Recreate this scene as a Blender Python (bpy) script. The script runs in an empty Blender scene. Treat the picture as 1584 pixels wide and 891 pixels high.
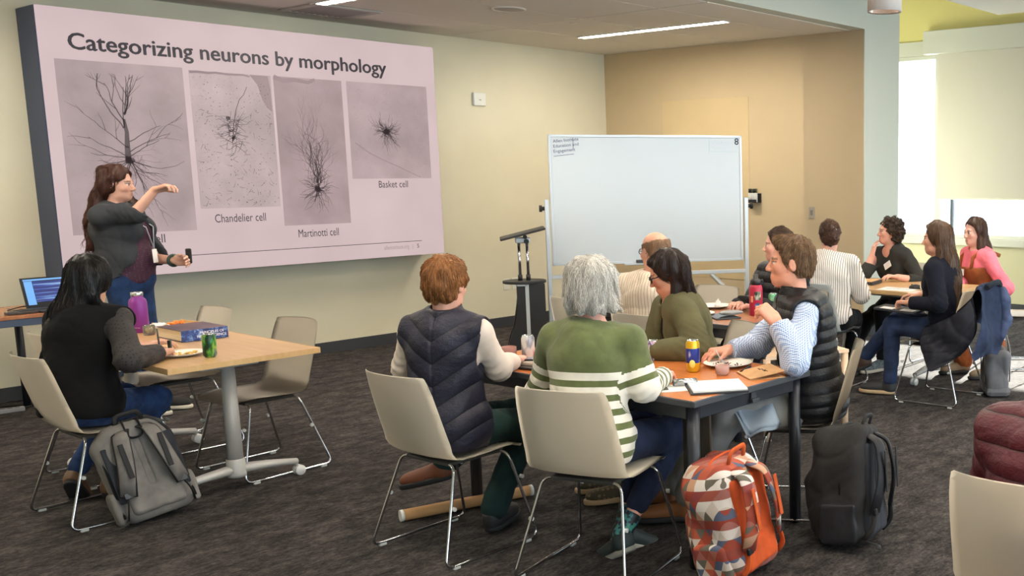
import bpy, bmesh, math, random
import numpy as np
from mathutils import Vector, Matrix

random.seed(4)
RNG = np.random.default_rng(7)
SC = bpy.context.scene
COL = SC.collection
PI = math.pi

# ------------------------------------------------------------------ camera
CAM_YAW, CAM_PITCH, CAM_ROLL, CAM_H = 0.956, 0.147, 0.004, 1.68   # yaw from +Y towards +X
FOCAL_PX, PPX, PPY = 1579.3, 1264.3, 499.5
_f = Vector((math.cos(CAM_PITCH) * math.sin(CAM_YAW), math.cos(CAM_PITCH) * math.cos(CAM_YAW), -math.sin(CAM_PITCH)))
_r = Vector((math.cos(CAM_YAW), -math.sin(CAM_YAW), 0))
_d = _f.cross(_r)
_r2 = _r * math.cos(CAM_ROLL) + _d * math.sin(CAM_ROLL)
_d2 = _d * math.cos(CAM_ROLL) - _r * math.sin(CAM_ROLL)
cam_data = bpy.data.cameras.new('camera')
cam = bpy.data.objects.new('camera', cam_data)
COL.objects.link(cam)
_m = Matrix((_r2, -_d2, -_f)).transposed().to_4x4()
_m.translation = (0, 0, CAM_H)
cam.matrix_world = _m
cam_data.sensor_width = 36.0
cam_data.lens = FOCAL_PX / 1584.0 * 36.0
cam_data.shift_x = (792.0 - PPX) / 1584.0
cam_data.shift_y = (PPY - 445.5) / 1584.0
cam_data.clip_start = 0.05
SC.camera = cam

# ------------------------------------------------------------------ light and exposure
world = bpy.data.worlds.new('world')
SC.world = world
world.use_nodes = True
_bg = world.node_tree.nodes['Background']
_bg.inputs['Color'].default_value = (0.78, 0.89, 1.0, 1)
_bg.inputs['Strength'].default_value = 6.6
sun_data = bpy.data.lights.new('sun', 'SUN')
sun_data.energy = 36.0
sun_data.angle = 0.012
sun_data.color = (1.0, 0.94, 0.85)
sun = bpy.data.objects.new('sun', sun_data)
COL.objects.link(sun)
sun.rotation_euler = Vector((-1.0, -0.12, -0.335)).to_track_quat('-Z', 'Y').to_euler()
sun.location = (14, 4, 5)
STRIP_W = 72.0         # emission strength of the linear ceiling luminaires
SC.view_settings.view_transform = 'Standard'
SC.view_settings.look = 'None'
SC.view_settings.exposure = 0.52
SC.view_settings.gamma = 1.0
SC.view_settings.use_curve_mapping = False

# ------------------------------------------------------------------ materials
def lin(c):
    return tuple(((v / 255.0) / 12.92 if v / 255.0 <= 0.04045 else ((v / 255.0 + 0.055) / 1.055) ** 2.4) for v in c[:3]) + (1.0,)

MATS = {}
class NT:
    def __init__(s, name):
        s.m = bpy.data.materials.new(name); s.m.use_nodes = True
        s.t = s.m.node_tree; s.n = s.t.nodes; s.l = s.t.links
        s.b = s.n['Principled BSDF']; s.out = s.n['Material Output']
    def new(s, typ, **kw):
        n = s.n.new(typ)
        for k, v in kw.items():
            if hasattr(n, k): setattr(n, k, v)
            else: n.inputs[k].default_value = v
        return n
    def link(s, a, b): s.l.new(a, b)
    def coords(s, scale=(1, 1, 1), rot=(0, 0, 0), kind='Object'):
        tc = s.new('ShaderNodeTexCoord'); mp = s.new('ShaderNodeMapping')
        mp.inputs['Scale'].default_value = scale; mp.inputs['Rotation'].default_value = rot
        s.link(tc.outputs[kind], mp.inputs['Vector']); return mp.outputs['Vector']
    def noise(s, vec, scale, detail=4, rough=0.55):
        n = s.new('ShaderNodeTexNoise'); n.inputs['Scale'].default_value = scale
        n.inputs['Detail'].default_value = detail; n.inputs['Roughness'].default_value = rough
        s.link(vec, n.inputs['Vector']); return n.outputs['Fac']
    def ramp(s, fac, stops):
        r = s.new('ShaderNodeValToRGB'); cr = r.color_ramp
        while len(cr.elements) < len(stops): cr.elements.new(0.5)
        for e, (p, c) in zip(cr.elements, stops):
            e.position = p; e.color = c if len(c) == 4 and max(c) <= 1.0 else lin(c)
        s.link(fac, r.inputs['Fac']); return r.outputs['Color']
    def mix(s, fac, a, b):
        m = s.new('ShaderNodeMix'); m.data_type = 'RGBA'
        for sock, v in ((m.inputs[0], fac), (m.inputs[6], a), (m.inputs[7], b)):
            if isinstance(v, bpy.types.NodeSocket): s.link(v, sock)
            elif sock == m.inputs[0]: sock.default_value = v
            else: sock.default_value = lin(v) if len(v) == 3 else v
        return m.outputs[2]
    def math(s, op, a, b=None, c=None):
        m = s.new('ShaderNodeMath'); m.operation = op
        for i, v in enumerate((a, b, c)):
            if v is None: continue
            if isinstance(v, bpy.types.NodeSocket): s.link(v, m.inputs[i])
            else: m.inputs[i].default_value = v
        return m.outputs[0]
    def bump(s, h, strength, dist=0.01):
        b = s.new('ShaderNodeBump'); b.inputs['Strength'].default_value = strength; b.inputs['Distance'].default_value = dist
        s.link(h, b.inputs['Height']); s.link(b.outputs['Normal'], s.b.inputs['Normal'])
    def attr(s, name):
        a = s.new('ShaderNodeAttribute'); a.attribute_name = name; return a
    def color(s, c):
        if isinstance(c, bpy.types.NodeSocket): s.link(c, s.b.inputs['Base Color'])
        else: s.b.inputs['Base Color'].default_value = lin(c)

def M(name, c=None, rough=0.6, metal=0.0, var=0.0, vscale=8.0, bump=0.0, bscale=60.0, spec=None, emit=None, alpha=None, trans=0.0, sheen=0.0, stretch=(1, 1, 1)):
    """plain procedural material, cached by name"""
    if name in MATS: return MATS[name]
    t = NT(name)
    if var > 0:
        v = t.noise(t.coords(stretch), vscale, 3)
        lo = tuple(max(0, x * (1 - var)) for x in c); hi = tuple(min(255, x * (1 + var)) for x in c)
        t.color(t.ramp(v, [(0.3, lin(lo)), (0.7, lin(hi))]))
    else: t.color(c)
    t.b.inputs['Roughness'].default_value = rough
    t.b.inputs['Metallic'].default_value = metal
    if spec is not None: t.b.inputs['Specular IOR Level'].default_value = spec
    if trans: t.b.inputs['Transmission Weight'].default_value = trans
    if sheen: t.b.inputs['Sheen Weight'].default_value = sheen
    if alpha is not None: t.b.inputs['Alpha'].default_value = alpha
    if emit: 
        t.b.inputs['Emission Color'].default_value = lin(emit[0]); t.b.inputs['Emission Strength'].default_value = emit[1]
    if bump > 0: t.bump(t.noise(t.coords(stretch), bscale, 3), bump, 0.004)
    MATS[name] = t.m
    return t.m

# ------------------------------------------------------------------ objects
def link(o, parent=None, label=None, cat=None, group=None, kind=None):
    COL.objects.link(o)
    if parent is not None: o.parent = parent
    if label: o['label'] = label
    if cat: o['category'] = cat
    if group: o['group'] = group
    if kind: o['kind'] = kind
    return o

def thing(name, label, cat, loc=(0, 0, 0), rz=0.0, group=None):
    o = bpy.data.objects.new(name, None); o.empty_display_size = 0.1
    o.location = loc; o.rotation_euler = (0, 0, rz)
    return link(o, None, label, cat, group)

class MB:
    """collects shapes into one bmesh; build() links it as one mesh object"""
    def __init__(s): s.bm = bmesh.new()
    def _xf(s, vs, R, c):
        for v in vs:
            p = v.co.copy()
            if R is not None: p = R @ p
            v.co = p + Vector(c)
    def box(s, c, size, bev=0.0, R=None, seg=2):
        t = bmesh.new()
        bmesh.ops.create_cube(t, size=1.0)
        for v in t.verts: v.co = Vector((v.co.x * size[0], v.co.y * size[1], v.co.z * size[2]))
        if bev > 0: bmesh.ops.bevel(t, geom=list(t.edges), offset=min(bev, min(size) * 0.49), segments=seg, affect='EDGES', profile=0.5)
        return s.merge(t, R, c)
    def merge(s, t, R=None, c=(0, 0, 0)):
        t.verts.index_update(); mp = []
        for v in t.verts:
            p = v.co if R is None else R @ v.co
            mp.append(s.bm.verts.new(p + Vector(c)))
        for f in t.faces:
            try:
                nf = s.bm.faces.new([mp[v.index] for v in f.verts]); nf.smooth = f.smooth; nf.material_index = f.material_index
            except ValueError: pass
        t.free(); return s
    def tube(s, pts, r, n=8, cap=True, closed=False, flat=None):
        pts = [Vector(p) for p in pts]
        N = len(pts)
        rr = r if isinstance(r, (list, tuple)) else [r] * N
        rings = []; up = None
        for i in range(N):
            a = pts[(i - 1) % N] if (i > 0 or closed) else pts[i]
            b = pts[(i + 1) % N] if (i < N - 1 or closed) else pts[i]
            d = (b - a)
            d = d.normalized() if d.length > 1e-9 else Vector((0, 0, 1))
            if up is None:
                up = Vector((0, 0, 1)) if abs(d.z) < 0.9 else Vector((1, 0, 0))
            x = d.cross(up)
            if x.length < 1e-6: x = d.orthogonal()
            x.normalize(); y = x.cross(d).normalized(); up = y
            fx, fy = (1, 1) if flat is None else flat
            rings.append([s.bm.verts.new(pts[i] + (x * math.cos(2 * PI * k / n) * fx + y * math.sin(2 * PI * k / n) * fy) * rr[i]) for k in range(n)])
        for i in range(N if closed else N - 1):
            A, B = rings[i], rings[(i + 1) % N]
            for k in range(n):
                f = s.bm.faces.new((A[k], A[(k + 1) % n], B[(k + 1) % n], B[k])); f.smooth = True
        if cap and not closed:
            s.bm.faces.new(list(reversed(rings[0]))); s.bm.faces.new(rings[-1])
        return s
    def cyl(s, a, b, r, r2=None, n=20):
        return s.tube([a, b], [r, r if r2 is None else r2], n)
    def lathe(s, prof, n=28, c=(0, 0, 0), R=None):
        t = bmesh.new(); rings = []
        for (r, z) in prof:
            if r < 1e-6: rings.append([t.verts.new((0, 0, z))])
            else: rings.append([t.verts.new((r * math.cos(2 * PI * k / n), r * math.sin(2 * PI * k / n), z)) for k in range(n)])
        for A, B in zip(rings[:-1], rings[1:]):
            if len(A) == 1 and len(B) == 1: continue
            for k in range(n):
                k2 = (k + 1) % n
                if len(A) == 1: q = (A[0], B[k2], B[k])
                elif len(B) == 1: q = (A[k], A[k2], B[0])
                else: q = (A[k], A[k2], B[k2], B[k])
                f = t.faces.new(q); f.smooth = True
        bmesh.ops.recalc_face_normals(t, faces=t.faces)
        return s.merge(t, R, c)
    def prism(s, poly, z0, z1, R=None, c=(0, 0, 0), bev=0.0):
        t = bmesh.new()
        A = [t.verts.new((p[0], p[1], z0)) for p in poly]; B = [t.verts.new((p[0], p[1], z1)) for p in poly]
        n = len(poly)
        t.faces.new(list(reversed(A))); t.faces.new(B)
        for k in range(n): t.faces.new((A[k], A[(k + 1) % n], B[(k + 1) % n], B[k]))
        bmesh.ops.recalc_face_normals(t, faces=t.faces)
        if bev > 0:
            es = [e for e in t.edges if abs(e.verts[0].co.z - e.verts[1].co.z) < 1e-6]
            bmesh.ops.bevel(t, geom=es, offset=bev, segments=2, affect='EDGES', profile=0.5)
        return s.merge(t, R, c)
    def grid(s, P, thick=0.0, smooth=True):
        """P[i][j] points -> sheet, optionally solidified"""
        t = bmesh.new()
        V = [[t.verts.new(p) for p in row] for row in P]
        for i in range(len(P) - 1):
            for j in range(len(P[0]) - 1):
                f = t.faces.new((V[i][j], V[i + 1][j], V[i + 1][j + 1], V[i][j + 1])); f.smooth = smooth
        if thick: 
            bmesh.ops.solidify(t, geom=list(t.faces), thickness=thick)
            for f in t.faces: f.smooth = smooth
        return s.merge(t)
    def blob(s, c, r, R=None, n=12, m=8):
        t = bmesh.new(); bmesh.ops.create_uvsphere(t, u_segments=n, v_segments=m, radius=1.0)
        rr = (r, r, r) if not isinstance(r, (tuple, list)) else r
        for v in t.verts: v.co = Vector((v.co.x * rr[0], v.co.y * rr[1], v.co.z * rr[2]))
        for f in t.faces: f.smooth = True
        return s.merge(t, R, c)
    def build(s, name, mat, parent=None, loc=(0, 0, 0), rz=0.0, smooth=None, label=None, cat=None, group=None, kind=None, rot=None):
        me = bpy.data.meshes.new(name)
        if smooth is not None:
            for f in s.bm.faces: f.smooth = smooth
        s.bm.to_mesh(me); s.bm.free()
        for mm in (mat if isinstance(mat, (list, tuple)) else [mat]): me.materials.append(mm)
        o = bpy.data.objects.new(name, me)
        o.location = loc; o.rotation_euler = rot if rot is not None else (0, 0, rz)
        return link(o, parent, label, cat, group, kind)

def copy_tree(o, parent=None):
    c = o.copy(); COL.objects.link(c)
    if parent is not None: c.parent = parent
    for ch in list(o.children): copy_tree(ch, c)
    return c

def fillet(pts, r, n=5):
    pts = [Vector(p) for p in pts]; out = [pts[0]]
    for a, b, c in zip(pts[:-2], pts[1:-1], pts[2:]):
        u = (a - b).normalized(); v = (c - b).normalized()
        rr = min(r, (a - b).length * 0.45, (c - b).length * 0.45)
        p0 = b + u * rr; p1 = b + v * rr
        for k in range(n + 1):
            t = k / n
            out.append(p0 * (1 - t) ** 2 + b * 2 * t * (1 - t) + p1 * t * t)
    out.append(pts[-1]); return out

def text_mesh(body, size, bold=0.0, align='LEFT', spacing=1.0):
    cu = bpy.data.curves.new('lettering', 'FONT'); cu.body = body; cu.size = size; cu.align_x = align
    cu.offset = bold; cu.space_character = spacing; cu.resolution_u = 3
    o = bpy.data.objects.new('lettering', cu); COL.objects.link(o)
    dg = bpy.context.evaluated_depsgraph_get(); dg.update()
    me = bpy.data.meshes.new_from_object(o.evaluated_get(dg))
    bpy.data.objects.remove(o); bpy.data.curves.remove(cu)
    return me

def lettering(body, size, mat, parent, loc, rot=(0, 0, 0), bold=0.0, align='LEFT', name='lettering', spacing=1.0, width=None, heavy=0.0):
    me = text_mesh(body, size, bold, align, spacing)
    if heavy:
        bm = bmesh.new()
        for k, (dx, dy) in enumerate(((0, 0), (heavy, 0), (-heavy, 0), (0, heavy * 0.6), (0, -heavy * 0.6))):
            n0 = len(bm.verts); bm.from_mesh(me); bm.verts.ensure_lookup_table()
            for v in bm.verts[n0:]: v.co += Vector((dx, dy, k * 0.0001))
        me = bpy.data.meshes.new('lettering'); bm.to_mesh(me); bm.free()
    me.materials.clear(); me.materials.append(mat)
    o = bpy.data.objects.new(name, me); o.location = loc; o.rotation_euler = rot
    if width and len(me.vertices):
        xs = [v.co.x for v in me.vertices]; k = width / (max(xs) - min(xs)); o.scale = (k, 1, 1)
    return link(o, parent)

# ------------------------------------------------------------------ implicit surfaces for bodies, clothes, bags
class SDF:
    def __init__(s, lo, hi, h, align=None):
        s.h = h; s.lo = np.array(lo, np.float32) - 2 * h
        if align is not None: s.lo = align.lo + h * np.floor((s.lo - align.lo) / h)
        s.n = np.ceil((np.array(hi) - s.lo) / h).astype(int) + 3
        s.ax = [s.lo[i] + h * np.arange(s.n[i], dtype=np.float32) for i in range(3)]
        s.d = np.full(tuple(s.n), 0.5, np.float32)
    def sl(s, lo, hi):
        a = [max(0, int((lo[i] - s.lo[i]) / s.h) - 1) for i in range(3)]
        b = [min(int(s.n[i]), int((hi[i] - s.lo[i]) / s.h) + 2) for i in range(3)]
        if any(b[i] <= a[i] for i in range(3)): return None, None
        S = tuple(slice(a[i], b[i]) for i in range(3))
        return S, (s.ax[0][S[0]][:, None, None], s.ax[1][S[1]][None, :, None], s.ax[2][S[2]][None, None, :])
    def grid(s):
        return (s.ax[0][:, None, None], s.ax[1][None, :, None], s.ax[2][None, None, :])
    def add(s, prim, k=0.03, inf=0.0):
        fn, lo, hi = prim; m = k + 2 * s.h + abs(inf)
        S, P = s.sl(np.array(lo) - m, np.array(hi) + m)
        if S is None: return s
        e = fn(P) - inf; d = s.d[S]
        if k > 0:
            t = np.clip(0.5 + 0.5 * (d - e) / k, 0, 1)
            s.d[S] = d + (e - d) * t - k * t * (1 - t)
        else: s.d[S] = np.minimum(d, e)
        return s
    def sub(s, prim, k=0.01):
        fn, lo, hi = prim; m = k + 2 * s.h
        S, P = s.sl(np.array(lo) - m, np.array(hi) + m)
        if S is None: return s
        e = -fn(P); d = s.d[S]
        t = np.clip(0.5 + 0.5 * (e - d) / max(k, 1e-5), 0, 1)
        s.d[S] = d + (e - d) * t + k * t * (1 - t)
        return s
    def cut(s, p, n):
        """drop what lies on the +n side of the plane through p"""
        n = np.array(n, float); n /= np.linalg.norm(n); X, Y, Z = s.grid()
        s.d = np.maximum(s.d, ((X - p[0]) * n[0] + (Y - p[1]) * n[1] + (Z - p[2]) * n[2]).astype(np.float32)); return s
    def disp(s, fn, band=0.06):
        S = np.abs(s.d) < band
        X, Y, Z = np.broadcast_arrays(*s.grid())
        s.d[S] += fn((X[S], Y[S], Z[S])).astype(np.float32); return s
    def mesh(s, smooth=1):
        d = s.d; neg = d < 0
        c = [neg[i:neg.shape[0] - 1 + i, j:neg.shape[1] - 1 + j, k:neg.shape[2] - 1 + k] for i in (0, 1) for j in (0, 1) for k in (0, 1)]
        cnt = sum(x.astype(np.int8) for x in c)
        act = (cnt > 0) & (cnt < 8)
        I = np.argwhere(act)
        if len(I) == 0: return np.zeros((0, 3)), np.zeros((0, 4), int)
        idx = np.full(act.shape, -1, np.int32); idx[act] = np.arange(len(I))
        offs = np.array([(i, j, k) for i in (0, 1) for j in (0, 1) for k in (0, 1)])
        val = np.stack([d[I[:, 0] + o[0], I[:, 1] + o[1], I[:, 2] + o[2]] for o in offs], 1)
        E = [(a, b) for a in range(8) for b in range(a + 1, 8) if np.abs(offs[a] - offs[b]).sum() == 1]
        acc = np.zeros((len(I), 3)); n = np.zeros(len(I))
        for a, b in E:
            va, vb = val[:, a], val[:, b]; m = (va < 0) != (vb < 0)
            t = np.where(m, va / np.where(m, va - vb, 1), 0)
            acc += m[:, None] * (offs[a] + t[:, None] * (offs[b] - offs[a])); n += m
        V = s.lo + s.h * (I + acc / n[:, None])
        Q = []
        for ax in range(3):
            o1, o2 = [(1, 2), (2, 0), (0, 1)][ax]
            sa = [slice(1, -1)] * 3; sb = [slice(1, -1)] * 3
            sa[ax] = slice(0, -1); sb[ax] = slice(1, None)
            a = neg[tuple(sa)]; b = neg[tuple(sb)]
            for inside in (True, False):
                W = np.argwhere((a == inside) & (b != inside))
                off = np.ones(3, int); off[ax] = 0
                W = W + off
                def cell(u, v):
                    K = W.copy(); K[:, o1] += u; K[:, o2] += v
                    return idx[K[:, 0], K[:, 1], K[:, 2]]
                q = np.stack([cell(-1, -1), cell(0, -1), cell(0, 0), cell(-1, 0)], 1)
                Q.append(q if inside else q[:, ::-1])
        Q = np.concatenate(Q)
        Q = Q[(Q >= 0).all(1)]
        for _ in range(smooth):
            A = np.zeros_like(V); N = np.zeros(len(V))
            for a, b in ((0, 1), (1, 2), (2, 3), (3, 0)):
                np.add.at(A, Q[:, a], V[Q[:, b]]); np.add.at(N, Q[:, a], 1)
                np.add.at(A, Q[:, b], V[Q[:, a]]); np.add.at(N, Q[:, b], 1)
            V = V * 0.45 + 0.55 * A / np.maximum(N, 1)[:, None]
        return V, Q

def _v(p): return np.array(p, np.float32)
def rc(a, b, ra, rb=None, flat=None):
    """tapered capsule; flat = (axis, factor) squeezes it along axis"""
    a, b = _v(a), _v(b); rb = ra if rb is None else rb; ba = b - a; L = float(ba @ ba) + 1e-12
    def fn(P):
        x, y, z = P[0] - a[0], P[1] - a[1], P[2] - a[2]
        t = np.clip((x * ba[0] + y * ba[1] + z * ba[2]) / L, 0, 1)
        x = x - t * ba[0]; y = y - t * ba[1]; z = z - t * ba[2]
        q = x * x + y * y + z * z
        if flat is not None:
            n, f = flat
            w = x * n[0] + y * n[1] + z * n[2]
            q = q + (f * f - 1) * w * w
        return np.sqrt(q) - (ra + (rb - ra) * t)
    R = max(ra, rb)
    return fn, np.minimum(a, b) - R, np.maximum(a, b) + R
def el(c, r, R=None):
    """ellipsoid; R columns are its axes"""
    c, r = _v(c), _v(r); A = np.eye(3, dtype=np.float32) if R is None else np.array(R, np.float32)
    def fn(P):
        x, y, z = P[0] - c[0], P[1] - c[1], P[2] - c[2]
        u = [(x * A[0, i] + y * A[1, i] + z * A[2, i]) / r[i] for i in range(3)]
        k0 = np.sqrt(u[0] ** 2 + u[1] ** 2 + u[2] ** 2)
        k1 = np.sqrt((u[0] / r[0]) ** 2 + (u[1] / r[1]) ** 2 + (u[2] / r[2]) ** 2)
        return k0 * (k0 - 1) / np.maximum(k1, 1e-6)
    m = float(r.max())
    return fn, c - m, c + m
def rbox(c, half, rad, R=None):
    c, h = _v(c), _v(half) - rad; A = np.eye(3, dtype=np.float32) if R is None else np.array(R, np.float32)
    def fn(P):
        x, y, z = P[0] - c[0], P[1] - c[1], P[2] - c[2]
        q = [np.abs(x * A[0, i] + y * A[1, i] + z * A[2, i]) - h[i] for i in range(3)]
        o = np.sqrt(sum(np.maximum(w, 0) ** 2 for w in q))
        return o + np.minimum(np.maximum(np.maximum(q[0], q[1]), q[2]), 0) - rad
    m = float(np.linalg.norm(_v(half)))
    return fn, c - m, c + m
def wob(freq, amp, seed, n=6, stretch=(1, 1, 1)):
    g = np.random.default_rng(seed); k = g.normal(size=(n, 3)); k /= np.linalg.norm(k, axis=1)[:, None]
    k = k * freq * g.uniform(0.6, 1.5, size=(n, 1)) * np.array(stretch); ph = g.uniform(0, 6.28, n)
    def fn(P):
        return amp / math.sqrt(n) * 1.4 * sum(np.sin(P[0] * k[i, 0] + P[1] * k[i, 1] + P[2] * k[i, 2] + ph[i]) for i in range(n))
    return fn

def sdf_obj(name, pieces, mat, parent=None, attrs=None, smooth=1, **kw):
    """pieces: list of SDF fields -> one mesh object"""
    VV, QQ, n = [], [], 0
    for f in (pieces if isinstance(pieces, list) else [pieces]):
        V, Q = f.mesh(smooth) if isinstance(f, SDF) else f
        VV.append(V); QQ.append(Q + n); n += len(V)
    V = np.concatenate(VV); Q = np.concatenate(QQ)
    me = bpy.data.meshes.new(name)
    me.vertices.add(len(V)); me.vertices.foreach_set('co', V.astype(np.float32).ravel())
    me.loops.add(len(Q) * 4); me.loops.foreach_set('vertex_index', Q.astype(np.int32).ravel())
    me.polygons.add(len(Q)); me.polygons.foreach_set('loop_start', np.arange(0, len(Q) * 4, 4, dtype=np.int32))
    me.polygons.foreach_set('use_smooth', np.ones(len(Q), bool))
    me.update(calc_edges=True); me.validate()
    if attrs:
        for an, fn in attrs.items():
            val = np.asarray(fn(V), np.float32)
            if val.ndim == 1:
                at = me.attributes.new(an, 'FLOAT', 'POINT'); at.data.foreach_set('value', val)
            else:
                at = me.attributes.new(an, 'FLOAT_COLOR', 'POINT'); at.data.foreach_set('color', np.concatenate([val, np.ones((len(V), 1))], 1).astype(np.float32).ravel())
    for mm in (mat if isinstance(mat, (list, tuple)) else [mat]): me.materials.append(mm)
    o = bpy.data.objects.new(name, me)
    for k in ('loc', 'rz'):
        if k in kw:
            if k == 'loc': o.location = kw.pop('loc')
            else: o.rotation_euler = (0, 0, kw.pop('rz'))
    return link(o, parent, **kw)

def scribble(parent, mat, o, u, v, length, h, seed, r=0.0012, words=2):
    """illegible handwriting or fine print as thin raised strokes"""
    g = random.Random(seed); o, u, v = Vector(o), Vector(u), Vector(v); m = MB(); x = 0.0
    for w in range(words):
        L = length / words * g.uniform(0.75, 0.92); n = max(5, int(L / (h * 0.45)))
        pts = [o + u * (x + L * i / (n - 1)) + v * (h * (0.5 + 0.5 * math.sin(i * 2.3 + g.uniform(-0.6, 0.6))) * g.uniform(0.5, 1.0)) for i in range(n)]
        m.tube(pts, r, 5); x += length / words
    return m.build('handwriting', mat, parent)

# ================================================================== THE ROOM
def carpet_mat():
    t = NT('carpet')
    v = t.coords((0.58, 1.0, 1.0))
    v2 = t.coords((0.6, 1.0, 1.0))
    a = t.noise(v, 11.0, 9, 0.78); b = t.noise(v2, 60.0, 6, 0.8); c = t.noise(v, 1.6, 3, 0.5)
    s = t.math('ADD', t.math('MULTIPLY', a, 0.55), t.math('MULTIPLY', b, 0.45))
    col = t.ramp(s, [(0.40, (24, 23, 24)), (0.47, (49, 46, 45)), (0.53, (74, 69, 67)), (0.62, (100, 94, 91))])
    fine = t.noise(t.coords(), 420.0, 2)
    t.color(t.mix(t.math('MULTIPLY', fine, 0.35), col, (34, 31, 30)))
    t.b.inputs['Roughness'].default_value = 0.95; t.b.inputs['Specular IOR Level'].default_value = 0.15
    t.bump(t.math('ADD', t.math('MULTIPLY', fine, 0.6), s), 0.5, 0.006)
    return t.m
CARPET = carpet_mat()
PAINT = M('wall_paint_cream', (214, 207, 182), 0.75, var=0.012, vscale=2.0, bump=0.05, bscale=240)
TAN = M('wall_paint_tan', (200, 180, 146), 0.75, var=0.012, vscale=2.0, bump=0.05, bscale=240)
WHITE_PAINT = M('column_paint_white', (192, 196, 184), 0.7, bump=0.04, bscale=240)
YELLOW = M('wall_paint_yellow', (204, 192, 128), 0.75, bump=0.04, bscale=240)
CEIL = M('ceiling_panel_white', (224, 218, 208), 0.85, bump=0.10, bscale=400)
CEIL_GAP = M('ceiling_joint', (150, 146, 138), 0.9)
TRIMW = M('window_trim_white', (188, 186, 176), 0.5)
BASEB = M('baseboard_rubber', (52, 54, 58), 0.6)
DARKM = M('dark_mullion', (48, 52, 56), 0.4, metal=0.5)

XB, YL, YO, XW = 8.755, 9.28, 5.596, 11.27      # tan wall, screen wall, opening of the low area, window wall
XA, YR = -3.0, -5.0                               # behind and right of the camera
CL, CH, CC = 3.07, 3.95, 3.30                     # low ceiling, high ceiling, hanging cloud

def struct(name, mb, mat, parent=None, smooth=False, label=None, kind='structure'):
    return mb.build(name, mat, parent, smooth=smooth, kind=kind if parent is None else None)
def slab(x0, x1, y0, y1, z0, z1):
    m = MB(); m.box(((x0 + x1) / 2, (y0 + y1) / 2, (z0 + z1) / 2), (abs(x1 - x0), abs(y1 - y0), abs(z1 - z0))); return m

struct('floor', slab(XA, XW + 0.3, YR, YL + 0.1, -0.1, 0.0), CARPET)
struct('wall_screen', slab(XA, XB + 0.12, YL, YL + 0.12, 0, CH), PAINT)
struct('wall_tan', slab(XB, XB + 0.12, YO + 0.01, YL, 0, CL + 0.3), TAN)
struct('wall_column', slab(XB, 9.425, YO, 6.35, 0, CH), WHITE_PAINT)
struct('wall_soffit', slab(XA, XB, YO, YO + 0.16, CL, CH), WHITE_PAINT)
struct('wall_recess', slab(9.425, XW + 0.3, 7.6, 7.72, 0, CH), YELLOW)
struct('wall_recess_side', slab(9.30, 9.425, 6.35, 7.6, 0, CH), WHITE_PAINT)
struct('wall_behind', slab(XA - 0.12, XA, YR, YL, 0, CH), PAINT)
struct('wall_right_low', slab(XA, XW + 0.3, YR - 0.12, YR, 0, 0.8), PAINT)
struct('wall_right_high', slab(XA, XW + 0.3, YR - 0.12, YR, 3.08, CH), PAINT)
for _i, _x in enumerate(np.linspace(XA, XW, 7)): struct('wall_right_pier_%d' % (_i + 1), slab(_x - 0.12, _x + 0.12, YR - 0.12, YR, 0.8, 3.08), PAINT)
def portal(x, y, z, sx, sy, rot):
    ld = bpy.data.lights.new('window_portal', 'AREA'); ld.shape = 'RECTANGLE'; ld.size = sx; ld.size_y = sy; ld.cycles.is_portal = True
    o = bpy.data.objects.new('window_portal', ld); o.location = (x, y, z); o.rotation_euler = rot; COL.objects.link(o)
portal((XA + XW) / 2, YR - 0.14, 1.94, XW - XA, 2.28, (PI / 2, 0, 0))
portal(XW + 0.2, 1.7, 1.97, 11.8, 2.22, (PI / 2, 0, PI / 2))
struct('ceiling_high', slab(XA, XW + 0.3, YR, YL + 0.1, CH, CH + 0.1), CEIL)
# low ceiling over the screen area: separate panels with recessed joints
low = struct('ceiling', slab(XA, XB, YO + 0.16, YL, CL + 0.012, CL + 0.05), CEIL_GAP)
px0 = [(-3.0, -1.65), (-1.65, 1.1), (1.1, 3.85), (3.85, 6.6), (6.6, 8.75)]
py0 = [(YO + 0.16, 6.31), (6.31, 7.30), (7.30, 8.29), (8.29, YL)]
for a, b in px0:
    for c, d in py0:
        m = MB(); m.box(((a + b) / 2, (c + d) / 2, CL + 0.006), (b - a - 0.008, d - c - 0.008, 0.02), 0.003, seg=1)
        m.build('ceiling_panel', CEIL, low)
# hanging ceiling cloud over the main room
cl = struct('ceiling_cloud', slab(0.6, 10.14, -3.6, 4.82, CC, CC + 0.09), CEIL)
# baseboards
struct('baseboard_screen', slab(XA, XB, YL - 0.014, YL, 0, 0.105), BASEB)
struct('baseboard_tan', slab(XB - 0.014, XB, YO, YL, 0, 0.105), BASEB)
struct('baseboard_column', slab(XB, 9.425, YO - 0.014, YO, 0, 0.105), BASEB)
struct('baseboard_window', slab(XW - 0.014, XW, YR, 7.6, 0, 0.105), BASEB)
# flush panel door in the tan wall
m = MB(); m.box((XB - 0.003, 7.71, 1.49), (0.006, 1.266, 1.99), 0.0015, seg=1)
struct('door_1', m, M('flush_panel_tan', (205, 183, 142), 0.6, var=0.012, vscale=2))

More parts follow.
